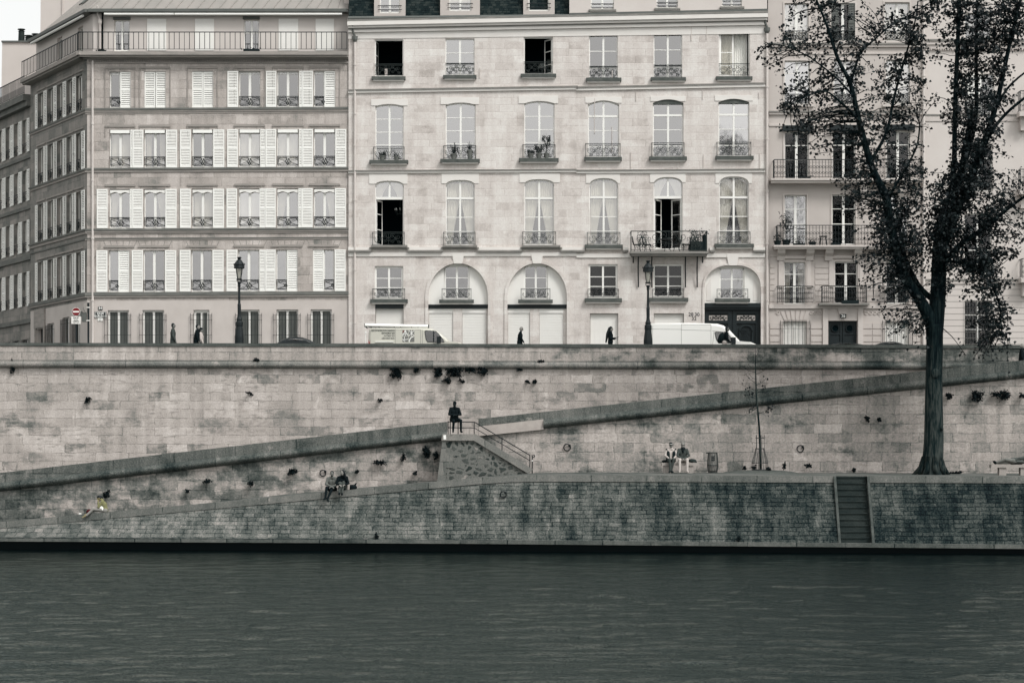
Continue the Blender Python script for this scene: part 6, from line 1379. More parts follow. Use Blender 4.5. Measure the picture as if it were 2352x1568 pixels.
LIMBS = [  # (photo points, depth drift, radii in photo units)
 ([(2141, 1098), (2142, 1080), (2143, 1055), (2144, 1010), (2145, 930), (2146, 850), (2146, 790), (2146, 745)], (0, 0), (30, 26, 24, 22.5, 20.5, 19, 19, 20)),
 ([(2144, 760), (2132, 728), (2108, 685), (2078, 641), (2056, 590), (2046, 545), (2035, 490), (2024, 449), (1995, 390), (1966, 288), (1944, 205), (1915, 147), (1889, 70), (1858, 0), (1845, -50)], (0, -1.6), (16, 15, 13, 12, 11, 10.5, 10, 9, 8, 6.5, 5, 4, 3, 2, 1.5)),
 ([(2147, 760), (2152, 715), (2157, 660), (2158, 600), (2163, 551), (2180, 490), (2197, 436), (2215, 380), (2228, 320), (2236, 250)], (0, .5), (19, 18.5, 17.5, 17, 16, 13, 11, 9, 8, 6)),
 ([(2163, 560), (2180, 470), (2189, 385), (2190, 290), (2190, 200), (2194, 109), (2197, 0), (2198, -60)], (0, -.8), (9, 8, 7.5, 7, 6.5, 6, 5, 4)),
 ([(2197, 440), (2225, 365), (2244, 290), (2252, 224), (2253, 120), (2256, 0), (2256, -60)], (.5, 1.2), (9, 7.5, 6.5, 6, 5, 4, 3)),
 ([(2165, 580), (2200, 480), (2240, 370), (2280, 256), (2303, 147), (2319, 64), (2338, -10), (2345, -60)], (0, -1.2), (11, 10, 9, 7.5, 6, 5, 4, 3)),
 ([(2225, 420), (2258, 330), (2287, 282), (2330, 243), (2390, 200)], (-.5, -1.6), (6, 5, 4.5, 4, 3)),
 ([(2268, 290), (2296, 225), (2330, 185), (2400, 135)], (-.6, -.9), (4, 3.5, 3, 2)),
 ([(2160, 620), (2195, 570), (2246, 533), (2290, 495), (2330, 465), (2400, 420)], (0, -1.8), (9, 8, 6.5, 5, 4, 3)),
 ([(1944, 205), (1958, 160), (1972, 128), (2004, 96), (2045, 62), (2085, 40), (2140, 5)], (-1.0, -.4), (4, 3.5, 3, 2.6, 2.2, 1.8, 1.2)),
 ([(1966, 290), (1940, 265), (1905, 236), (1880, 225), (1845, 235), (1800, 262)], (-1.2, -2.2), (4, 3.4, 2.8, 2.3, 1.8, 1.2)),
 ([(1950, 230), (1915, 195), (1870, 160), (1838, 140), (1790, 122), (1750, 118)], (-1.2, -1.8), (3, 2.6, 2.2, 1.9, 1.4, 1)),
 ([(2030, 470), (2060, 420), (2085, 380), (2110, 330), (2120, 280)], (-.5, .7), (5, 4, 3.2, 2.6, 2)),
 ([(1990, 380), (2030, 310), (2050, 230), (2072, 150), (2100, 60), (2112, 0)], (-.9, .3), (5, 4.3, 3.8, 3, 2.3, 1.6)),
 ([(2150, 690), (2118, 660), (2098, 620), (2085, 580), (2078, 540), (2070, 480)], (.3, 1.2), (9, 8, 7, 6, 5, 4)),
 ([(2170, 600), (2220, 610), (2260, 640), (2285, 700), (2290, 770)], (-.2, -1.), (5, 4, 3, 2.2, 1.4)),
]
tr = MB(); SK = []
for pts, (d0, d1), rad in LIMBS:
    P = []
    n = len(pts); j = rs.uniform(0, 6)
    for i, (px, py) in enumerate(pts): P.append(tp(px + .8 * math.sin(i * 2.1 + j), py, d0 + (d1 - d0) * i / (n - 1)))
    # resample smoothly
    Q, RR = [], []
    for i in range(n - 1):
        p0, p1, p2, p3 = P[max(i - 1, 0)], P[i], P[i + 1], P[min(i + 2, n - 1)]
        for s in range(4):
            t_ = s / 4; Q.append(.5 * ((2 * p1) + (p2 - p0) * t_ + (2 * p0 - 5 * p1 + 4 * p2 - p3) * t_ ** 2 + (3 * p1 - p0 - 3 * p2 + p3) * t_ ** 3)); RR.append((rad[i] + (rad[i + 1] - rad[i]) * t_) * YTr / F * (1 if pts[0][1] > 700 else .8))
    Q.append(P[-1]); RR.append(rad[-1] * YTr / F)
    tr.tube(Q, RR, 12); SK += [(q, r) for q, r in zip(Q, RR)]
for k in range(9):                                     # root flare
    an = -2.9 + k * .72; c, s = math.cos(an), math.sin(an); x0, z0 = X(2141, YTr), zg
    tr.tube([(x0 + .3 * c, YTr + .3 * s, z0 + .75), (x0 + .48 * c, YTr + .48 * s, z0 + .28), (x0 + (.66 + .12 * (k % 3)) * c, YTr + .6 * s, z0 - .06)], [.17, .14, .05], 8)
tr.ell(tp(2145, 858, -.33), .22, .12, .25); tr.ell(tp(2160, 985, -.36), .07, .08, .08)
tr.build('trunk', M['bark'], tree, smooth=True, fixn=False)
BL = [(1880, 60, 85, 80, 34), (1790, 125, 42, 45, 9), (1760, 135, 18, 30, 4), (1800, 60, 22, 40, 5), (1850, 235, 75, 60, 42), (1800, 225, 35, 60, 12), (1845, 300, 55, 30, 22), (1930, 170, 60, 80, 40), (1965, 330, 70, 80, 80), (1960, 420, 45, 40, 26), (2035, 90, 85, 80, 56), (2120, 138, 22, 28, 20), (2105, 60, 40, 50, 22), (2060, 230, 62, 70, 48), (2110, 225, 20, 50, 8), (1925, 40, 60, 40, 24),
      (1985, 450, 60, 60, 52), (2040, 520, 60, 60, 80), (2080, 430, 60, 60, 50), (2225, 55, 75, 70, 130), (2240, 165, 55, 70, 110), (2235, 285, 46, 72, 125), (2225, 395, 54, 60, 135), (2210, 490, 75, 55, 150), (2130, 515, 60, 48, 80), (2170, 20, 45, 40, 40), (2290, 60, 55, 70, 80), (2330, 50, 40, 80, 45), (2290, 190, 30, 60, 30),
      (2300, 440, 38, 45, 28), (2325, 545, 38, 48, 28), (2280, 560, 40, 40, 40), (2265, 655, 42, 48, 52), (2275, 735, 40, 48, 50), (2265, 800, 42, 26, 22), (2210, 640, 40, 50, 30), (2310, 700, 22, 55, 12), (2030, 600, 48, 45, 40), (2060, 665, 28, 38, 18), (2045, 745, 30, 28, 12), (2098, 765, 22, 28, 9), (1985, 640, 28, 50, 8), (2100, 590, 60, 45, 75), (2185, 580, 60, 52, 85), (2130, 440, 34, 50, 16), (2300, 330, 28, 50, 8), (1900, 120, 90, 60, 24), (1870, 330, 55, 50, 14), (2000, 180, 60, 60, 24), (2075, 330, 50, 60, 22), (1965, 560, 40, 60, 9), (2050, 700, 50, 60, 12), (1830, 60, 40, 60, 8), (2015, 740, 30, 50, 5), (2150, 450, 60, 55, 40), (2060, 560, 60, 50, 36), (2240, 590, 50, 40, 36), (2172, 655, 26, 40, 12), (2195, 250, 30, 80, 30), (2270, 480, 40, 40, 26)]
skp = np.array([tuple(q) for q, r in SK]); pos = []; tw = MB(); skr = np.array([r for q, r in SK]); k_ = YTr / F
for cx_, cy_, rx, ry, n in BL:
    for _ in range(int(n * .86)):
        while True:
            a_, b_ = rs.uniform(-1, 1, 2)
            if a_ * a_ + b_ * b_ < 1: break
        dep = rs.normal(0, .9)
        e = np.array([X(cx_ + a_ * rx, YTr), YTr - .3 + dep, Z(cy_ + b_ * ry, YTr)])
        d = np.linalg.norm(skp - e, axis=1) + (skp[:, 2] > e[2] + .3) * .5 + (skr > .3) * 2
        s0 = skp[np.argmin(d)]
        L = np.linalg.norm(e - s0); hang = cy_ > 570
        mid = s0 * .45 + e * .55 + np.array([rs.normal(0, .1), rs.normal(0, .1), (.12 if not hang else .25) * L])
        cv = []
        N = 6
        for t_ in np.linspace(0, 1, N): cv.append((1 - t_) ** 2 * s0 + 2 * t_ * (1 - t_) * mid + t_ * t_ * e)
        cv = [c + rs.normal(0, .035, 3) * (0 < i) for i, c in enumerate(cv)]
        tw.tube(cv, [max(.006, .009 + .007 * L) * (1 - .75 * i / (N - 1)) + .003 for i in range(N)], 4, cap=False)
        nl = rs.randint(8, 16); span = max(.25, min(.85, .55 / max(L, .3)))
        for q in range(nl):
            t_ = 1 - span * rs.rand() ** 1.2; i = min(int(t_ * (N - 1)), N - 2); f_ = t_ * (N - 1) - i
            pos.append(cv[i] * (1 - f_) + cv[i + 1] * f_ + rs.normal(0, .12, 3))
        if rs.rand() < .5:                             # a small side twig carrying leaves of its own
            dr = rs.normal(0, .32, 3); dr[2] = abs(dr[2]) * (.6 if not hang else -1.5); q0 = cv[3]; tw.tube([q0, q0 + dr * .5 + rs.normal(0, .03, 3), q0 + dr], [.009, .007, .004], 3, cap=False)
            for q in range(4): pos.append(q0 + dr * rs.uniform(.4, 1.1) + rs.normal(0, .05, 3))
v, f = leafmesh(np.array(pos), .135, rs)
NLEAF = len(pos)
br = tw.build('branches', M['bark'], tree, fixn=False); npmesh('crown', v, f, M['leaf'], tree)
# the sapling in its cage
Y = 101.9; x = X(1745.5, Y); zs0 = quay_z(x, Y)
sap = thing('sapling', (x, Y, zs0), 'thin nearly bare young tree standing in an iron cage', 'tree')
a = MB(); pts = [(1747, 1078), (1746, 1030), (1744, 985), (1741, 950), (1737, 905), (1736, 870), (1735, 835), (1735.5, 812), (1734, 790)]
P = [Vector((X(p, Y), Y, Z(q, Y))) for p, q in pts]; a.tube(P, [.06, .055, .05, .045, .04, .032, .022, .012, .006], 7); a.build('trunk', M['bark'], sap, smooth=True)
a = MB(); lp = []
for px0, py0, px1, py1, lv in ((1738, 915, 1712, 905, 12), (1737, 925, 1725, 938, 14), (1741, 950, 1778, 930, 22), (1743, 948, 1765, 945, 10), (1736, 880, 1708, 855, 3), (1736, 885, 1765, 865, 4), (1735, 860, 1770, 838, 2), (1735, 855, 1700, 840, 2), (1735, 836, 1712, 820, 0), (1735, 834, 1758, 815, 0), (1736, 905, 1760, 885, 8), (1737, 912, 1720, 890, 14), (1739, 935, 1705, 955, 3), (1735, 845, 1716, 835, 0), (1735, 820, 1744, 800, 0), (1740, 900, 1775, 895, 3), (1735, 870, 1720, 858, 4), (1736, 895, 1700, 882, 5)):
    p0, p1 = Vector((X(px0, Y), Y, Z(py0, Y))), Vector((X(px1, Y), Y + R.uniform(-.4, .4), Z(py1, Y))); m_ = (p0 + p1) / 2 + Vector((0, 0, -.06))
    a.tube([p0, m_, p1], [.014, .01, .004], 4)
    for s in (.4, .65): q = m_ + (p1 - m_) * s; a.tube([q, q + Vector((R.uniform(-.2, .2), R.uniform(-.2, .2), R.uniform(.05, .3)))], [.007, .003], 3)
    for _ in range(lv): lp.append(np.array(m_ + (p1 - m_) * R.random()) + np.array([R.gauss(0, .07) for _ in range(3)]))
a.build('twigs', M['bark'], sap, fixn=False); v, f = leafmesh(np.array(lp), .1, rs); npmesh('leaves', v, f, M['leaf'], sap)
# ================================================================== weeds rooted in the walls
M['weed'] = plain('dark_weed', .085, .8, .15, .04, 8.)
def weed(px, py, rx, ry, Y, label, n=None, tall=False):
    c = np.array([X(px, Y), Y - .06, Z(py, Y)]); k = Y / F; n = n or int(14 + rx * ry * .9)
    t = thing('weed', tuple(c), label, 'weed', 'weeds growing from the quay walls')
    pos = []; a = MB()
    for _ in range(max(5, n // 5)):
        e = c + np.array([R.uniform(-.8, .8) * rx * k, -abs(R.gauss(0, .1)), R.uniform(-.8, .8) * ry * k]); a.tube([c, (c + e) / 2 + np.array([0, -.05, .03]), e], [.01, .008, .004], 3, cap=False)
        for _ in range(11): pos.append(e + np.array([R.gauss(0, .22 * rx * k), R.gauss(0, .05), R.gauss(0, .22 * ry * k)]))
    a.build('stems', M['weed'], t, fixn=False); v, f = leafmesh(np.array(pos), .085, rs, .1); npmesh('foliage', v, f, M['weed'], t)
YW_ = YW - .05
for w in ((910, 856, 12, 13, YR, 'round bushy weed under the string moulding, leftmost of the big tufts'), (957, 853, 6, 6, YR, 'small tuft between the round bush and the wide weed cluster'), (1007, 856, 9, 12, YR, 'ragged tuft at the left end of the wide weed cluster'), (1044, 853, 18, 12, YR, 'wide bushy weed in the middle of the cluster under the moulding'), (1080, 848, 16, 6, YR, 'flat spreading weed clinging just under the moulding'), (1108, 852, 11, 9, YR, 'bushy weed at the right end of the cluster under the moulding'), (1025, 874, 9, 6, YR, 'low tuft hanging below the middle of the weed cluster'), (1061, 875, 6, 4, YR, 'little tuft below the right part of the weed cluster'),
          (1242, 831, 6, 5, YR, 'small weed sprouting on the moulding right of the cluster'), (1195, 848, 6, 3, YR, 'flat small weed just under the moulding past the cluster'), (1211, 877, 4, 3, YR, 'tiny left tuft of a pair on the upper wall'), (1226, 878, 6, 4, YR, 'slightly larger right tuft of a pair on the upper wall'), (873, 920, 5, 3, YR, 'lone small tuft in the middle of the upper wall'), (202, 919, 6, 6, YR, 'star-shaped weed on the upper wall far left'), (590, 826, 6, 3, YR, 'small dark weed on the string moulding by the left lamp'), (30, 838, 4, 16, YR, 'thin upright weed growing from the moulding at the far left'), (574, 903, 5, 3, YR, 'small weed on the pale upper wall below the parked car'),
          (980, 1038, 8, 12, YW_, 'tall leafy weed on the ramp wall left of the staircase pier'), (1002, 1048, 5, 10, YW_, 'narrow weed beside the staircase pier'), (926, 1050, 5, 8, YW_, 'drooping weed on the ramp wall under the slanting moulding'), (873, 1062, 15, 5, YW_, 'flat wide weed along a joint of the ramp wall'), (673, 1083, 9, 7, YW_, 'bushy weed on the ramp wall left of the mooring ring'), (821, 1083, 4, 4, YW_, 'small round weed on the ramp wall right of the couple'), (953, 1086, 5, 4, YW_, 'small weed low on the ramp wall by the pier'), (576, 1109, 6, 5, YW_, 'weed at the foot of the ramp wall left of the couple'), (475, 1105, 10, 3, YW_, 'flat weed on the ramp wall between the woman and the couple'), (432, 1126, 5, 4, YW_, 'star-shaped small weed low on the ramp wall'), (246, 1133, 7, 8, YW_, 'dark flaring weed just behind the woman in yellow'),
          (1991, 962, 5, 6, YW_, 'left weed of a pair on the ramp wall left of the big tree'), (2019, 963, 4, 4, YW_, 'smaller right weed of a pair left of the big tree'), (2177, 910, 8, 8, YW_, 'round weed just right of the big tree trunk'), (2243, 909, 12, 13, YW_, 'bristly weed under the ramp moulding right of the tree'), (2287, 905, 11, 5, YW_, 'thin left part of a long weed near the right edge'), (2308, 908, 12, 10, YW_, 'dense weed near the right edge of the ramp wall'), (2346, 908, 6, 5, YW_, 'weed cut by the right edge of the picture'),
          (1856, 1070, 6, 4, 102.8, 'small plant at the wall foot right of the caged sapling'), (1730, 1074, 5, 4, 102.2, 'low plant at the left foot of the tree guard'), (1765, 1076, 4, 3, 101.8, 'low plant at the right foot of the tree guard'), (1709, 1074, 3, 4, 102.5, 'wispy plant on the mound left of the guard'), (1800, 1068, 3, 7, 102.7, 'thin wiry plant against the wall right of the guard'), (1960, 1080, 5, 4, 102.9, 'little plant at the wall foot left of the big tree'), (2195, 1086, 14, 4, 101.0, 'low plants at the right foot of the big tree'),
          (865, 1230, 4, 6, foot(865).y + .1, 'little plant low on the sett wall near the water'), (1694, 1236, 4, 7, foot(1694).y + .1, 'dark plant low on the sett wall left of the steps')):
    weed(*w)
# ================================================================== pots, plants and chairs on the balconies
M['pot'] = plain('grey_flower_pot', .4, .9, .15, .05, 5.); M['pot_dark'] = plain('dark_planter', .13, .8, .2, .03, 5.); M['plant'] = plain('dim_green_plant', .16, .7, .2, .05, 9.)
def pot(px, ytop, ybot, r, hp, Y, label, mat='pot', spiky=False, n=40, sq=False, lollipop=False):
    k = Y / F; x, z0 = X(px, Y), Z(ybot, Y); zt = Z(ytop, Y)
    t = thing('potted_plant', (x, Y, z0), label, 'potted plant', 'potted plants on sills and balconies')
    a = MB()
    if sq: a.bx(x - r, x + r, Y - r * .5, Y + r * .5, z0, z0 + hp)
    else: a.lathe(x, Y, [(r * .72, z0), (r * .95, z0 + hp * .8), (r * 1.08, z0 + hp * .82), (r * 1.08, z0 + hp), (r * .9, z0 + hp)], 12)
    a.build('pot', M[mat], t)
    c = np.array([x, Y, z0 + hp]); H = zt - z0 - hp; a = MB(); pos = []
    if spiky:
        for _ in range(9):
            e = c + np.array([R.uniform(-1.6, 1.9) * r, R.uniform(-.12, .12), H * R.uniform(.1, 1)]); m_ = (c + e) / 2 + np.array([0, 0, H * .25]); a.tube([c, m_, e], [.02, .014, .004], 4, cap=False)
    else:
        for _ in range(max(4, n // 6)):
            sp_ = r * 1.1 if not lollipop else r * 1.5
            e = c + np.array([R.uniform(-1, 1) * sp_, R.uniform(-.5, .5) * r, H * (R.uniform(.3, 1) if not lollipop else R.uniform(.5, 1))]); a.tube([c, (c * .5 + e * .5) * np.array([0, 0, 1]) + np.array([x, Y, 0]) if lollipop else (c + e) / 2, e], [.014, .01, .004], 3, cap=False)
            for _ in range(6): pos.append(e + np.array([R.gauss(0, r * .35), R.gauss(0, r * .3), R.gauss(0, H * .1)]))
    a.build('stems', M['plant'], t, fixn=False)
    if pos: v, f = leafmesh(np.array(pos), .075, rs, 0); npmesh('foliage', v, f, M['plant'], t)
YP = 119.78
pot(878, 350, 369, .15, .25, YP, 'bushy pot at the left of the first third-floor arched window sill', n=50); pot(910.5, 355, 369, .14, .22, YP, 'small pot at the right of the first third-floor arched window sill', n=20)
pot(1042, 329, 366, .16, .28, YP, 'leafy pot at the left of the second third-floor arched window sill', n=60); pot(1079, 320, 366, .15, .5, YP, 'tall pot with long spiky leaves on the second third-floor sill', spiky=True)
pot(1219, 345, 364, .14, .25, YP, 'leftmost of three pots on the third third-floor sill', n=36); pot(1238, 334, 364, .15, .27, YP, 'middle bushy pot of three on the third third-floor sill', n=80); pot(1255.5, 312, 364, .14, .27, YP, 'pot with a small lollipop tree, rightmost of three on a sill', n=90, lollipop=True)
pot(1600.5, 528, 579, .34, .55, 119.25, 'dark square planter with a wispy bush on the front balcony', 'pot_dark', n=70, sq=True); pot(1618, 530, 579, .12, .9, 119.3, 'slim plant in the right corner of the front balcony', 'pot_dark', n=16)
pot(1806, 496, 566, .22, .35, 119.5, 'tall dark shrub in a pot on the long lower balcony of the stuccoed house', 'pot_dark', n=170, lollipop=True); pot(1920, 550, 566, .25, .2, 119.5, 'low planter before the second window of the long lower balcony', 'pot_dark', n=30, sq=True); pot(1786, 540, 566, .2, .3, 119.4, 'bushy pot at the far left corner of the long lower balcony', 'pot_dark', n=60); pot(1848, 405, 414, .3, .16, 119.5, 'low trough on the long upper balcony of the stuccoed house', 'pot_dark', n=16, sq=True); pot(1590, 535, 579, .2, .4, 119.4, 'wispy bush left of the square planter on the front balcony', 'pot_dark', n=46); pot(1866, 552, 566, .2, .22, 119.5, 'low pot in the middle of the long lower balcony', 'pot_dark', n=20); pot(1835, 553, 566, .3, .15, 119.5, 'low trough left of the middle of the long lower balcony', 'pot_dark', n=24, sq=True)
pot(1952, 688, 698, .45, .18, 119.6, 'dark trough on the balconette over the entrance door', 'pot_dark', n=16, sq=True); pot(2006, 645, 690, .1, .1, 119.5, 'trailing plant at the right end of the balconette over the door', 'pot_dark', n=36)
pot(578, 113, 121, .42, .16, 120.55, 'long planter on the top balcony by the right attic door', 'pot_dark', n=30, sq=True); pot(234, 116, 121, .2, .12, 120.5, 'small dark box on the top balcony by the left attic pipe', 'pot_dark', n=6, sq=True)
def chair(px, yt, yb, Y, face, label):
    k = Y / F; x, z0 = X(px, Y), Z(yb, Y); H = Z(yt, Y) - z0; s = face
    t = thing('garden_chair', (x, Y, z0), label, 'chair', 'ornate iron chairs on the balcony')
    a = MB(); a.lathe(x, Y, [(.18, z0 + H * .46), (.22, z0 + H * .47), (.22, z0 + H * .5), (.2, z0 + H * .51)], 12); a.build('seat', M['iron'], t)
    a = MB(); bx_ = x - s * .2
    P = [(bx_ - s * .1 * math.sin(th) * .8, Y + .21 * math.cos(th), z0 + H * .5 + H * .5 * math.sin(th)) for th in np.linspace(0, math.pi, 12)]; a.tube(P, .022, 5)
    for i in range(1, 11, 1): a.tube([(bx_, Y + .02 * (i - 5.5), z0 + H * .52), P[i]], .014, 4)
    for h in (.65, .8): a.tube([(bx_ - s * .05, Y - .17, z0 + H * h), (bx_ - s * .07, Y, z0 + H * (h + .04)), (bx_ - s * .05, Y + .17, z0 + H * h)], .02, 4)
    a.build('backrest', M['iron'], t)
    for dx, dy in ((-.15, -.15), (.15, -.15), (-.15, .15), (.15, .15)):
        a = MB(); a.tube([(x + dx, Y + dy, z0 + H * .47), (x + dx * .8, Y + dy * .8, z0 + H * .25), (x + dx * 1.25, Y + dy * 1.25, z0)], .018, 4); a.build('leg', M['iron'], t)
chair(1464, 543, 580, 119.35, 1, 'leftmost ornate iron chair on the front balcony'); chair(1487, 543, 580, 119.2, 1, 'second ornate iron chair from the left on the front balcony'); chair(1554, 541, 580, 119.35, -1, 'iron chair right of the open balcony window, nearer the table'); chair(1576, 542, 580, 119.25, -1, 'rightmost ornate iron chair beside the square planter')
t = thing('garden_table', (X(1531, 119.3), 119.3, Z(580, 119.3)), 'small round iron table between the chairs on the front balcony', 'table'); a = MB(); x = X(1531, 119.3); z0 = Z(580, 119.3); a.lathe(x, 119.3, [(.36, z0 + .68), (.36, z0 + .71)], 16); a.build('tabletop', M['iron'], t)
a = MB()
for k in range(3): an = k * 2.09; a.tube([(x + .05 * math.cos(an), 119.3 + .05 * math.sin(an), z0 + .68), (x + .1 * math.cos(an), 119.3 + .1 * math.sin(an), z0 + .3), (x + .28 * math.cos(an), 119.3 + .28 * math.sin(an), z0)], .02, 4)
a.build('legs', M['iron'], t)
x, z0 = X(1891, 119.5), Z(566, 119.5); t = thing('stool', (x, 119.5, z0), 'small dark stool on the long lower balcony', 'stool'); a = MB(); a.bx(x - .2, x + .2, 119.35, 119.65, z0 + .5, z0 + .55); a.build('seat', M['iron'], t)
for dx in (-.16, .16):
    for dy in (-.12, .12): a = MB(); a.tube([(x + dx * .8, 119.5 + dy, z0 + .5), (x + dx * 1.2, 119.5 + dy, z0)], .022, 4); a.build('leg', M['iron'], t)
# ================================================================== people
SK_ = plain('skin_light', .52, .6, .3, .02, 12.); SKD = plain('skin_medium', .42, .6, .3, .02, 12.); SKK = plain('skin_dark', .13, .6, .3, .02, 12.); SKY = plain('skin_olive', .4, .6, .3, .02, 12., rgb=(.52, .48, .36))  # light, medium, dark and olive skin tones
H_BLK = plain('black_hair', .055, .6, .3, .03, 20.); H_GREY = plain('grey_hair', .55, .7, .2, .05, 20.); EYE = plain('dark_eye', .06, .4, .4, .01, 5.); LIP = plain('lip', .36, .6, .3, .02, 9.)
CLO = {}
def cl(name, s, rgb=None):
    if name not in CLO: CLO[name] = plain(name, s, .85, .15, .05, 7., rgb=rgb, grain=.03)
    return CLO[name]
def person(label, root, yaw, J, skin, top, legs, shoes, hair=None, cap=None, glasses=False, beard=None, vest=None, extra=None, sleeve=True, scale=1., lean_head=0., trunk=1., coat=0., dressed_leg=True, scarf=None):
    """J: joints in the figure's own frame (x forward, y to its left, z up) in metres from root."""
    t = thing('person', root, label, 'person'); rot = Matrix.Rotation(yaw, 3, 'Z'); o = Vector(root)
    W = lambda p: o + rot @ (Vector(p) * scale)
    j = {k: W(p) for k, p in J.items() if not k.startswith('h') or k in ('head', 'hipL', 'hipR')}; S = scale
    hd = (Vector(J['head']) - Vector(J['neck'])).normalized()
    hr = rot @ Matrix.Rotation(J.get('hyaw', 0), 3, 'Z') @ Matrix.Rotation(lean_head, 3, 'Y')
    hc = j['head']; hp = lambda x, y, z: hc + hr @ (Vector((x, y, z)) * S)
    b = MB()
    b.ell(hc, .092 * S, .074 * S, .112 * S, hr); b.ell(hp(.025, 0, -.05), .068 * S, .058 * S, .07 * S, hr)
    b.cap(hp(.085, 0, .01), .012 * S, hp(.108, 0, -.022), .016 * S, 8)
    for s in (-1, 1): b.ell(hp(-.005, s * .074, -.01), .024 * S, .012 * S, .033 * S, hr, 8, 5)
    b.cap(j['neck'], .055 * S, hp(-.015, 0, -.06), .05 * S)
    def torso(e, B):
        B.cap(j['hipL'], (.115 + e) * S, j['hipR'], (.115 + e) * S); pm = (j['hipL'] + j['hipR']) / 2
        ws = (pm + j['chest']) / 2; lat = (j['shL'] - j['shR']).normalized()
        for s in (-1, 1):
            B.cap(pm + lat * s * .05 * S, (.12 + e) * S * trunk, ws + lat * s * .055 * S, (.105 + e) * S * trunk); B.cap(ws + lat * s * .055 * S, (.105 + e) * S * trunk, j['chest'] + lat * s * .075 * S, (.112 + e) * S)
            sh = j['shL'] if s > 0 else j['shR']; B.cap(j['chest'] + lat * s * .06 * S, (.1 + e) * S, sh, (.062 + e) * S); B.cap(j['neck'] - (j['neck'] - j['chest']).normalized() * .03, (.05 + e) * S, sh, (.058 + e) * S)
    def arms(e, B, lim=1.):
        for s in 'LR':
            B.cap(j['sh' + s], (.056 + e) * S, j['el' + s], (.043 + e) * S); w = j['el' + s].lerp(j['wr' + s], lim); B.cap(j['el' + s], (.042 + e) * S, w, (.031 + e) * S)
    def legs_(e, B, lim=1.):
        for s in 'LR':
            B.cap(j['hip' + s], (.095 + e) * S, j['kn' + s], (.062 + e) * S); B.cap(j['kn' + s], (.06 + e) * S, j['kn' + s].lerp(j['an' + s], lim), (.04 + e) * S)
    torso(-.01, b); arms(-.006, b); legs_(-.008, b)
    for s in 'LR':                                     # palm, four fingers and a thumb, loosely curled
        w = j['wr' + s]; d = (w - j['el' + s]).normalized(); f = Vector(J['hd' + s]) if 'hd' + s in J else None
        d = (rot @ f).normalized() if f is not None else d
        lat = d.cross(Vector((0, 0, 1))); lat = lat.normalized() if lat.length > .1 else rot @ Vector((1, 0, 0)); dn = d.cross(lat); dn = dn if dn.z < 0 else -dn
        p0, p1 = w + d * .015 * S, w + d * .085 * S
        for q in (-.026, 0, .026): b.cap(p0 + lat * q * .8 * S, .018 * S, p1 + lat * q * S, .016 * S, 7)
        for q, L in ((-.034, .06), (-.011, .075), (.012, .07), (.034, .052)):
            a0 = p1 + lat * q * S; a1 = a0 + (d * .8 + dn * .45).normalized() * L * .55 * S; a2 = a1 + (d * .35 + dn * .9).normalized() * L * .5 * S
            b.cap(a0, .011 * S, a1, .0105 * S, 6); b.cap(a1, .0105 * S, a2, .009 * S, 6)
        th = p0 + lat * .03 * S; a1 = th + (d * .6 + lat * .7).normalized() * .035 * S; b.cap(th, .013 * S, a1, .011 * S, 6); b.cap(a1, .011 * S, a1 + (d * .9 + dn * .3).normalized() * .03 * S, .01 * S, 6)
    if shoes is None:
        for s in 'LR': b.cap(j['an' + s], .036 * S, j['to' + s], .03 * S, 8)
    fuse(b, 'body', skin, t, .0095 * S)
    e = MB()
    for s in (-1, 1): e.ell(hp(.078, s * .031, .018), .013 * S, .016 * S, .009 * S, hr, 8, 5)
    e.build('eyes', EYE, t); e = MB(); e.ell(hp(.083, 0, -.06), .01 * S, .026 * S, .007 * S, hr, 8, 5); e.build('mouth', LIP, t)
    c = MB(); torso(.012, c)
    if sleeve: arms(.012, c, .94)
    if coat:                                           # a longer jacket flaring over the hips
        for s in 'LR': c.cap(j['hip' + s], .13 * S, j['hip' + s].lerp(j['kn' + s], coat), .12 * S)
    c.cap(j['neck'] - Vector((0, 0, .02)), .066 * S, j['neck'] + (hp(0, 0, 0) - j['neck']) * .25, .058 * S)
    fuse(c, 'jacket' if coat else 'top', top, t, .014 * S)
    if dressed_leg:
        c = MB(); legs_(.008, c, .97); c.cap(j['hipL'], .128 * S, j['hipR'], .128 * S); fuse(c, 'trousers', legs, t, .014 * S)
    if shoes is not None:
        for s in 'LR': c = MB(); d = (j['to' + s] - j['an' + s]); c.cap(j['an' + s] + Vector((0, 0, -.02)) * S, .047 * S, j['an' + s] + d * .5 + Vector((0, 0, -.015)) * S, .045 * S); c.cap(j['an' + s] + d * .5, .046 * S, j['to' + s], .038 * S); fuse(c, 'shoe', shoes, t, .012 * S)
    if hair:
        kind, hm = hair; c = MB()
        if kind in ('short', 'long', 'bun', 'pony'):
            c.ell(hp(-.022, 0, .036), .09 * S, .082 * S, .09 * S, hr); c.ell(hp(-.04, 0, -.005), .07 * S, .081 * S, .085 * S, hr)
        if kind == 'long':
            for s in (-1, 1): c.cap(hp(-.02, s * .065, .02), .05 * S, hp(-.05, s * .09, -.2), .055 * S); c.cap(hp(-.05, s * .09, -.2), .055 * S, hp(-.06, s * .1, -.36), .03 * S)
            c.cap(hp(-.07, 0, 0), .07 * S, hp(-.1, 0, -.33), .06 * S)
        if kind == 'pony': q0 = hp(-.09, 0, .02); q1 = j['chest'] + rot @ Vector((-.15, 0, .08)); c.cap(q0, .06 * S, q1, .075 * S); c.cap(q1, .075 * S, q1 + rot @ Vector((-.07, 0, -.4)), .04 * S)
        if kind == 'bun': c.ell(hp(-.1, 0, .0), .05 * S, .05 * S, .06 * S, hr); c.cap(hp(-.09, 0, -.02), .045 * S, hp(-.15, .03, -.1), .02 * S)
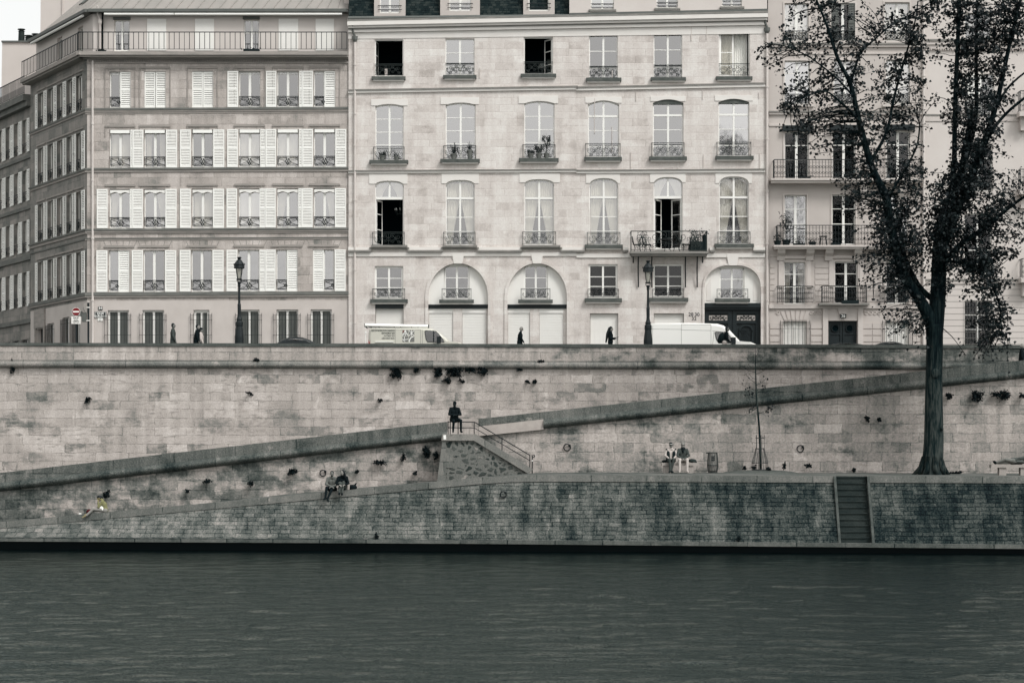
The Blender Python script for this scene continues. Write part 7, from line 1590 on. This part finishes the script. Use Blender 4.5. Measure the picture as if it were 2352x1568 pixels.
        if kind == 'hood': c.ell(hp(-.02, 0, .02), .1 * S, .095 * S, .125 * S, hr); c.cap(hp(-.04, 0, -.06), .085 * S, j['neck'] + Vector((0, 0, -.02)), .09 * S)
        if kind == 'fringe': 
            c.ell(hp(-.055, 0, -.02), .05 * S, .079 * S, .06 * S, hr)
        if kind == 'hood':                             # leave the face free
            for v_ in range(len(c.v)):
                p = hr.inverted() @ (Vector(c.v[v_]) - hc)
                if p.x > .05 * S and abs(p.y) < .07 * S: p.x = .05 * S; c.v[v_] = tuple(hc + hr @ p)
        fuse(c, 'hood' if kind == 'hood' else 'hair', hm, t, .014 * S)
    if cap:
        c = MB(); c.ell(hp(-.01, 0, .06), .1 * S, .084 * S, .075 * S, hr); fuse(c, 'cap', cap[0], t, .013 * S)
        if cap[1]: c = MB(); c.ell(hp(.1, 0, .05), .06 * S, .075 * S, .012 * S, hr); c.build('cap_peak', cap[1], t, smooth=True)
    if glasses:
        c = MB()
        for s in (-1, 1): c.ell(hp(.088, s * .034, .016), .01 * S, .031 * S, .021 * S, hr, 10, 6); c.tube([hp(.085, s * .06, .02), hp(0, s * .08, .015)], .006 * S, 4)
        c.tube([hp(.094, -.01, .02), hp(.094, .01, .02)], .006 * S, 4); c.build('sunglasses', EYE, t)
    if beard: c = MB(); c.ell(hp(.038, 0, -.075), .058 * S, .058 * S, .05 * S, hr); fuse(c, 'beard', beard, t, .013 * S)
    if vest:
        c = MB()
        for s in (-1, 1):
            lat = (j['shL'] - j['shR']).normalized(); pm = (j['hipL'] + j['hipR']) / 2; fw_ = rot @ Vector((.045, 0, 0))
            c.cap(j['chest'] + lat * s * .12 * S + fw_, .1 * S, pm + lat * s * .12 * S + fw_, .105 * S); c.cap(j['chest'] + lat * s * .12 * S, .1 * S, (j['shL'] if s > 0 else j['shR']), .075 * S)
        fuse(c, 'waistcoat', vest, t, .014 * S)
    if scarf: c = MB(); c.cap(j['neck'] + rot @ Vector((.03, .05, -.0)), .06 * S, j['neck'] + rot @ Vector((.03, -.05, 0)), .06 * S); c.cap(j['neck'] + rot @ Vector((.09, 0, -.03)), .045, j['neck'] + rot @ Vector((.12, .0, -.16)), .04); fuse(c, 'scarf', scarf, t, .013)
    if extra: extra(t, j, W, hp)
    return t, j
def stand(h, swing=.0, arm=.1, stoop=0., elL=None, wrL=None, elR=None, wrR=None, hyaw=0):
    k = h / 1.75; f = stoop
    J = dict(neck=(f * .75, 0, 1.47), head=(f + .02, 0, 1.615), chest=(f * .5, 0, 1.27), shL=(f * .65, .175, 1.4), shR=(f * .65, -.175, 1.4), hipL=(0, .09, .92), hipR=(0, -.09, .92),
             elL=elL or (f * .5 - arm, .235, 1.12), wrL=wrL or (f * .5 - arm * .4, .24, .88), elR=elR or (f * .5 + arm * .4, -.235, 1.12), wrR=wrR or (f * .5 + arm * 1.8, -.22, .9),
             knL=(swing * .55 + .03, .1, .5), anL=(swing * .9, .1, .09), toL=(swing * .9 + .17, .1, .04), knR=(-swing * .35 + .05, -.1, .5), anR=(-swing, -.1, .11), toR=(-swing + .16, -.1, .035))
    J = {q: tuple(c * k for c in p) for q, p in J.items()}; J['hyaw'] = hyaw; return J
ZP = STZ + .13
def walker(px, Y, **kw): return (X(px, Y), Y, ZP)
CO = cl
def onpar(h, ytop, Y): return Z(ytop, Y) - ZP
Y1 = 108.5
person('man in a dark grey jacket walking right, leftmost on the upper pavement', walker(397.5, 108.5), 0, stand(onpar(0, 741, Y1), .25, .08), SKD, cl('dark_grey_jacket', .27), cl('dark_trousers', .15), cl('black_shoes', .08), ('short', H_BLK), coat=.25)
person('man in a black jacket walking right in front of a smaller woman', walker(451.5, 108.5), 0, stand(onpar(0, 744, Y1), .22, .06, .05), SK_, cl('black_jacket', .06), cl('black_trousers', .07), cl('black_shoes', .08), ('short', H_BLK), coat=.3, trunk=1.15)
person('small dark-haired woman in a light jacket behind the black-jacketed man', walker(461.5, 109.3), 0, stand(onpar(0, 752.5, 109.3), .2, .08), SKD, cl('pale_jacket', .7), cl('dark_trousers', .15), cl('black_shoes', .08), ('bun', H_BLK), cap=(cl('dark_headband', .07), None))
def bald_extra(t, j, W, hp):
    c = MB(); c.cap(j['neck'] + Vector((-.05, -.03, .0)), .045, j['neck'] + Vector((.06, -.06, -.06)), .03); c.build('shirt_collar', cl('white_shirt', .88), t, smooth=True)
    c = MB()
    for s in (-1, 1): c.tube([hp(.088, s * .03, .012), hp(.09, s * .055, .012), hp(.0, s * .078, .01)], .006, 4)
    c.build('spectacles', EYE, t)
person('bald man with glasses in a black suit walking right with head bowed', walker(1193.5, 108.5), 0, stand(onpar(0, 750, Y1) + .02, .22, .1, .07), SK_, cl('black_suit', .07), cl('black_trousers', .07), cl('black_shoes', .08), None, coat=.4, lean_head=.42, extra=bald_extra)
def phone(t, j, W, hp):
    c = MB(); p = j['wrR'] + Vector((.1, .0, .045)); c.bx(p.x - .07, p.x + .07, p.y - .035, p.y + .035, p.z, p.z + .012); o = c.build('phone', M['iron'], None); tag(o, 'small dark phone in the hand of the long-haired woman', 'phone')
hw = onpar(0, 749.5, Y1)
person('woman with very long black hair in a black jacket holding a phone', walker(1402, 108.5), 0, stand(hw, .2, .06, .02, elR=(.0, -.24, 1.1), wrR=(.26, -.16, 1.13), elL=(.0, .24, 1.1), wrL=(.24, .1, 1.1)), SK_, cl('black_jacket', .06), cl('black_trousers', .07), cl('black_shoes', .08), ('pony', H_BLK), extra=phone, lean_head=.15)
def bp(t, j, W, hp):
    c = MB(); p = j['chest'] + Vector((-.2, -.02, -.12)); c.ell(p, .17, .17, .27, Matrix.Rotation(.25, 3, 'Y')); c.ell(p + Vector((-.1, 0, -.1)), .1, .13, .16)
    o = tag(fuse(c, 'backpack', cl('dark_backpack', .1), None, .016), 'dark backpack on the back of the person by the white van', 'backpack')
    c = MB(); 
    for s in (-1, 1): c.tube([j['chest'] + Vector((-.1, s * .11, -.2)), j['chest'] + Vector((-.02, s * .15, -.05)), j['chest'] + Vector((.02, s * .13, .12)), j['chest'] + Vector((-.06, s * .1, .2))], .02, 5)
    c.build('strap', cl('pale_strap', .7), o)
person('person with a dark backpack and pale trousers leaning forward by the white van', walker(1664, 108.6), 0, stand(onpar(0, 751, 108.6) + .03, .28, .12, .13), SKD, cl('black_jacket', .06), cl('pale_trousers', .72), cl('black_shoes', .08), ('short', H_BLK), extra=bp)
zr_ = Z(827.5, YW) - .9
person('person in a dark coat standing on the ramp at the right edge', (X(2347, 104.2), 104.2, zr_), -.3, stand(Z(787.5, 104.2) - zr_, .15, .05), SK_, cl('black_coat', .05), cl('black_trousers', .07), cl('black_shoes', .08), ('fringe', H_GREY), coat=.5, trunk=1.2)
# seated figures: joints given relative to the seat point (the top of what they sit on)
def sit(lean=.05, kx=.44, ky=.12, kz=.1, ax=.48, az=-.37, elx=.14, wrx=.36, wry=.06, wrz=.16, hyaw=0, sp=1., head=(.0, 0, .0), yo=0.):
    c = .1
    J = dict(neck=(lean * 1.6, 0, c + .54), head=(lean * 1.9 + .02 + head[0], head[1], c + .685 + head[2]), chest=(lean, 0, c + .34), shL=(lean * 1.5, .175, c + .47), shR=(lean * 1.5, -.175, c + .47), hipL=(0, .09, c), hipR=(0, -.09, c),
             elL=(elx + lean, .26 * sp, c + .22), wrL=(wrx, wry, c + wrz), elR=(elx + lean, -.26 * sp, c + .22), wrR=(wrx, -wry, c + wrz), knL=(kx, ky, c + kz - .1 + .02), knR=(kx, -ky, c + kz - .1 + .02),
             anL=(ax, ky, az), anR=(ax, -ky, az), toL=(ax + .15, ky + .02, az - .05), toR=(ax + .15, -ky - .02, az - .05)); J['hyaw'] = hyaw; return J
FACE = -math.pi / 2                                    # facing the river
# man on the stair landing railing
J = sit(.06, .3, .11, .03, .38, -.42, hyaw=.25, wrx=.26, wry=.03, wrz=.2); J['knL'] = (.2, .27, .05); J['anL'] = (.22, .27, -.42); J['toL'] = (.35, .3, -.47); J['knR'] = (.26, -.06, .02); J['anR'] = (.2, -.08, -.42); J['toR'] = (.33, -.1, -.47)
person('man all in black sitting on the railing at the stair landing', (X(1043.5, YS + .1), YS + .1, Z(968, YS) + .0), FACE + .15, J, SKK, cl('black_jacket', .06), cl('black_trousers', .07), cl('black_shoes', .08), None, cap=(cl('black_cap', .05), None), trunk=1.15, lean_head=.35)
# couple on the coping
e_ = edge(764)
J = sit(.1, .36, .14, .12, .55, -.38, wrx=.4, wry=.0, wrz=.12, hyaw=-.1); J['knL'] = (.36, .05, .2); J['knR'] = (.36, -.22, .17); J['anL'] = (.62, -.16, -.3); J['anR'] = (.6, -.26, -.28); J['toL'] = (.75, -.12, -.42); J['toR'] = (.72, -.32, -.33)
person('man in a grey sweater sitting on the coping beside a dark-haired woman', (e_.x - .02, e_.y + .12, e_.z + .0), FACE, J, SKD, cl('grey_sweater', .38), cl('black_trousers', .06), cl('black_shoes', .07), ('short', H_BLK), beard=cl('dark_beard', .2), lean_head=.3)
e_ = edge(787)
J = sit(.13, .28, .07, .2, .38, -.28, wrx=.4, wry=.12, wrz=.16, hyaw=-.6); J['knL'] = (.3, .05, .36); J['knR'] = (.3, -.1, .34); J['anL'] = (.42, .0, -.1); J['anR'] = (.42, -.12, -.08); J['toL'] = (.55, 0, -.17); J['toR'] = (.55, -.12, -.15)
def bottle(t, j, W, hp):
    pass
person('woman with long dark wavy hair in a black jacket sitting beside the sweater man', (e_.x + .0, e_.y + .14, e_.z), FACE, J, SK_, cl('black_jacket', .055), cl('grey_tights', .3), cl('black_boots', .06), ('long', H_BLK), lean_head=.2, trunk=1.1)
e2 = edge(799); a = MB(); a.lathe(e2.x - .0, e2.y + .12, [(.06, e2.z + .01), (.075, e2.z + .05), (.075, e2.z + .3), (.05, e2.z + .36), (.05, e2.z + .4)], 10); tag(a.build('bottle', plain('pale_bottle', .62, .4, .4, .06, 6.), smooth=True), 'pale bottle-shaped container on the coping right of the dark-haired woman', 'bottle')
e2 = edge(808); a = MB(); a.ell((e2.x, e2.y + .25, e2.z + .1), .22, .15, .13); a.cap((e2.x + .1, e2.y + .25, e2.z + .18), .05, (e2.x + .18, e2.y + .25, e2.z + .28), .03); tag(fuse(a, 'bag', cl('black_bag', .06), None, .018), 'black bag lying on the coping right of the seated couple', 'bag')
# woman in the yellow cardigan, sitting sideways to the left
e_ = edge(240)
J = dict(neck=(.13, 0, .56), head=(.27, 0, .64), chest=(.06, 0, .36), shL=(.12, .16, .47), shR=(.12, -.16, .47), hipL=(0, .09, .1), hipR=(0, -.09, .1), elL=(.26, .2, .24), wrL=(.3, .05, .46), elR=(.1, -.24, .2), wrR=(.38, -.1, .23), hdL=(.1, -.1, 1),
         knL=(.5, .2, .16), anL=(.78, .3, -.12), toL=(.95, .33, -.2), knR=(.46, .02, .12), anR=(.7, .22, -.03), toR=(.86, .25, -.1), hyaw=0)
def ycard(t, j, W, hp):
    c = MB(); lat = Vector((0, -1, 0))
    c.cap(j['chest'] + Vector((-.05, -.07, .02)), .06, W((.2, .14, .2)), .05); c.cap(j['chest'] + Vector((-.06, -.06, .1)), .06, W((.1, .14, .12)), .07); fuse(c, 'white_top', cl('white_top', .93), t, .013)
person('woman in a yellow-green cardigan sitting hunched over a book on the coping', (e_.x, e_.y + .2, e_.z), math.pi, J, SKY, cl('mustard_cardigan', .5, (.47, .465, .335)), cl('grey_beige_trousers', .5), None, ('bun', H_BLK), extra=ycard, lean_head=.8)
e2 = edge(212); a = MB(); a.hexa([(e2.x - .0, e2.y + .0, e2.z + .28), (e2.x + .3, e2.y + .0, e2.z + .3), (e2.x + .3, e2.y + .22, e2.z + .3), (e2.x, e2.y + .22, e2.z + .28), (e2.x, e2.y, e2.z + .3), (e2.x + .3, e2.y, e2.z + .325), (e2.x + .3, e2.y + .22, e2.z + .325), (e2.x, e2.y + .22, e2.z + .3)]); tag(a.build('book', cl('pale_book', .72)), 'pale open book lying on the knees of the woman in the cardigan', 'book')
e2 = edge(201.5); a = MB(); a.ell((e2.x, e2.y + .3, e2.z + .1), .13, .1, .1); a.cap((e2.x - .05, e2.y + .3, e2.z + .17), .03, (e2.x + .06, e2.y + .3, e2.z + .19), .03); tag(fuse(a, 'bag', cl('dark_red_bag', .2, (.27, .04, .06)), None, .015), 'dark red bag on the coping left of the seated woman', 'bag')
e2 = base(183); a = MB(); a.bx(X(181, 101.5), X(186, 101.5), 101.5, 101.6, quay_z(e2.x, 101.5), quay_z(e2.x, 101.5) + .06); tag(a.build('paper_scrap', M['white_paint']), 'white scrap of paper on the lower ramp left of the seated woman', 'litter')
# two people on the bench
J = sit(.03, .42, .09, .12, .42, -.37, elx=.08, wrx=.32, wry=.12, wrz=.1); J['anL'] = (.4, .0, -.37); J['anR'] = (.42, -.06, -.37); J['toL'] = (.56, .05, -.42); J['toR'] = (.56, -.12, -.42)
person('man in a cap, sunglasses and dark waistcoat sitting on the bench', (X(1541, 101.8), 101.85, zt1), FACE, J, SKD, cl('pale_shirt', .66), cl('dark_jeans', .27), cl('dark_shoes', .15), ('fringe', H_GREY), cap=(cl('dark_cap', .1), cl('white_peak', .9)), glasses=True, vest=cl('dark_waistcoat', .14))
J = sit(.05, .43, .17, .12, .44, -.37, elx=.14, wrx=.3, wry=.03, wrz=.08)
person('woman in a hood, sunglasses and dark jacket sitting on the bench', (X(1568.5, 101.8), 101.85, zt1), FACE, J, SK_, cl('dark_leather_jacket', .27), cl('pale_trousers', .68), cl('pale_shoes', .66), ('hood', cl('grey_hood', .45)), glasses=True, scarf=cl('black_scarf', .07))
a = MB(); a.ell((X(1590, 101.9), 102.0, zt1 + .09), .2, .13, .09); a.cap((X(1592, 101.9), 101.9, zt1 + .06), .05, (X(1599, 101.9), 101.85, zt1 + .04), .04); tag(fuse(a, 'bag', cl('dark_grey_bag', .2), None, .015), 'dark bag on the bench right of the hooded woman', 'bag')
a = MB(); a.ell((X(1527, 101.9), 102.0, zt1 + .06), .14, .12, .07); a.cap((X(1531, 101.9), 101.95, zt1 + .1), .05, (X(1523, 101.9), 101.9, zt1 + .04), .04); tag(fuse(a, 'folded_jacket', cl('dark_fold', .12), None, .015), 'dark folded jacket on the bench left of the man in the cap', 'jacket')
# sleeper on the right bench: feet to the left
x0 = X(2284, YB2); J = dict(hipL=(.85, .06, .13), hipR=(.85, -.1, .16), chest=(1.2, -.02, .16), neck=(1.42, -.02, .16), head=(1.58, -.02, .17), shL=(1.36, .06, .1), shR=(1.34, -.12, .3), elL=(1.2, -.2, .12), wrL=(1.0, -.24, .12), elR=(1.12, -.2, .28), wrR=(1.02, -.18, .16), knL=(.5, -.1, .08), anL=(.12, .05, .07), toL=(.02, -.02, .13), knR=(.5, -.2, .22), anR=(.12, -.1, .08), toR=(.02, -.16, .14), hyaw=0)
person('person asleep lying along the bench at the right edge', (x0, YB2 + .3, zt2), 0, J, SKD, cl('dim_grey_jacket', .3), cl('grey_trousers', .42), cl('black_shoes', .07), ('short', H_BLK))
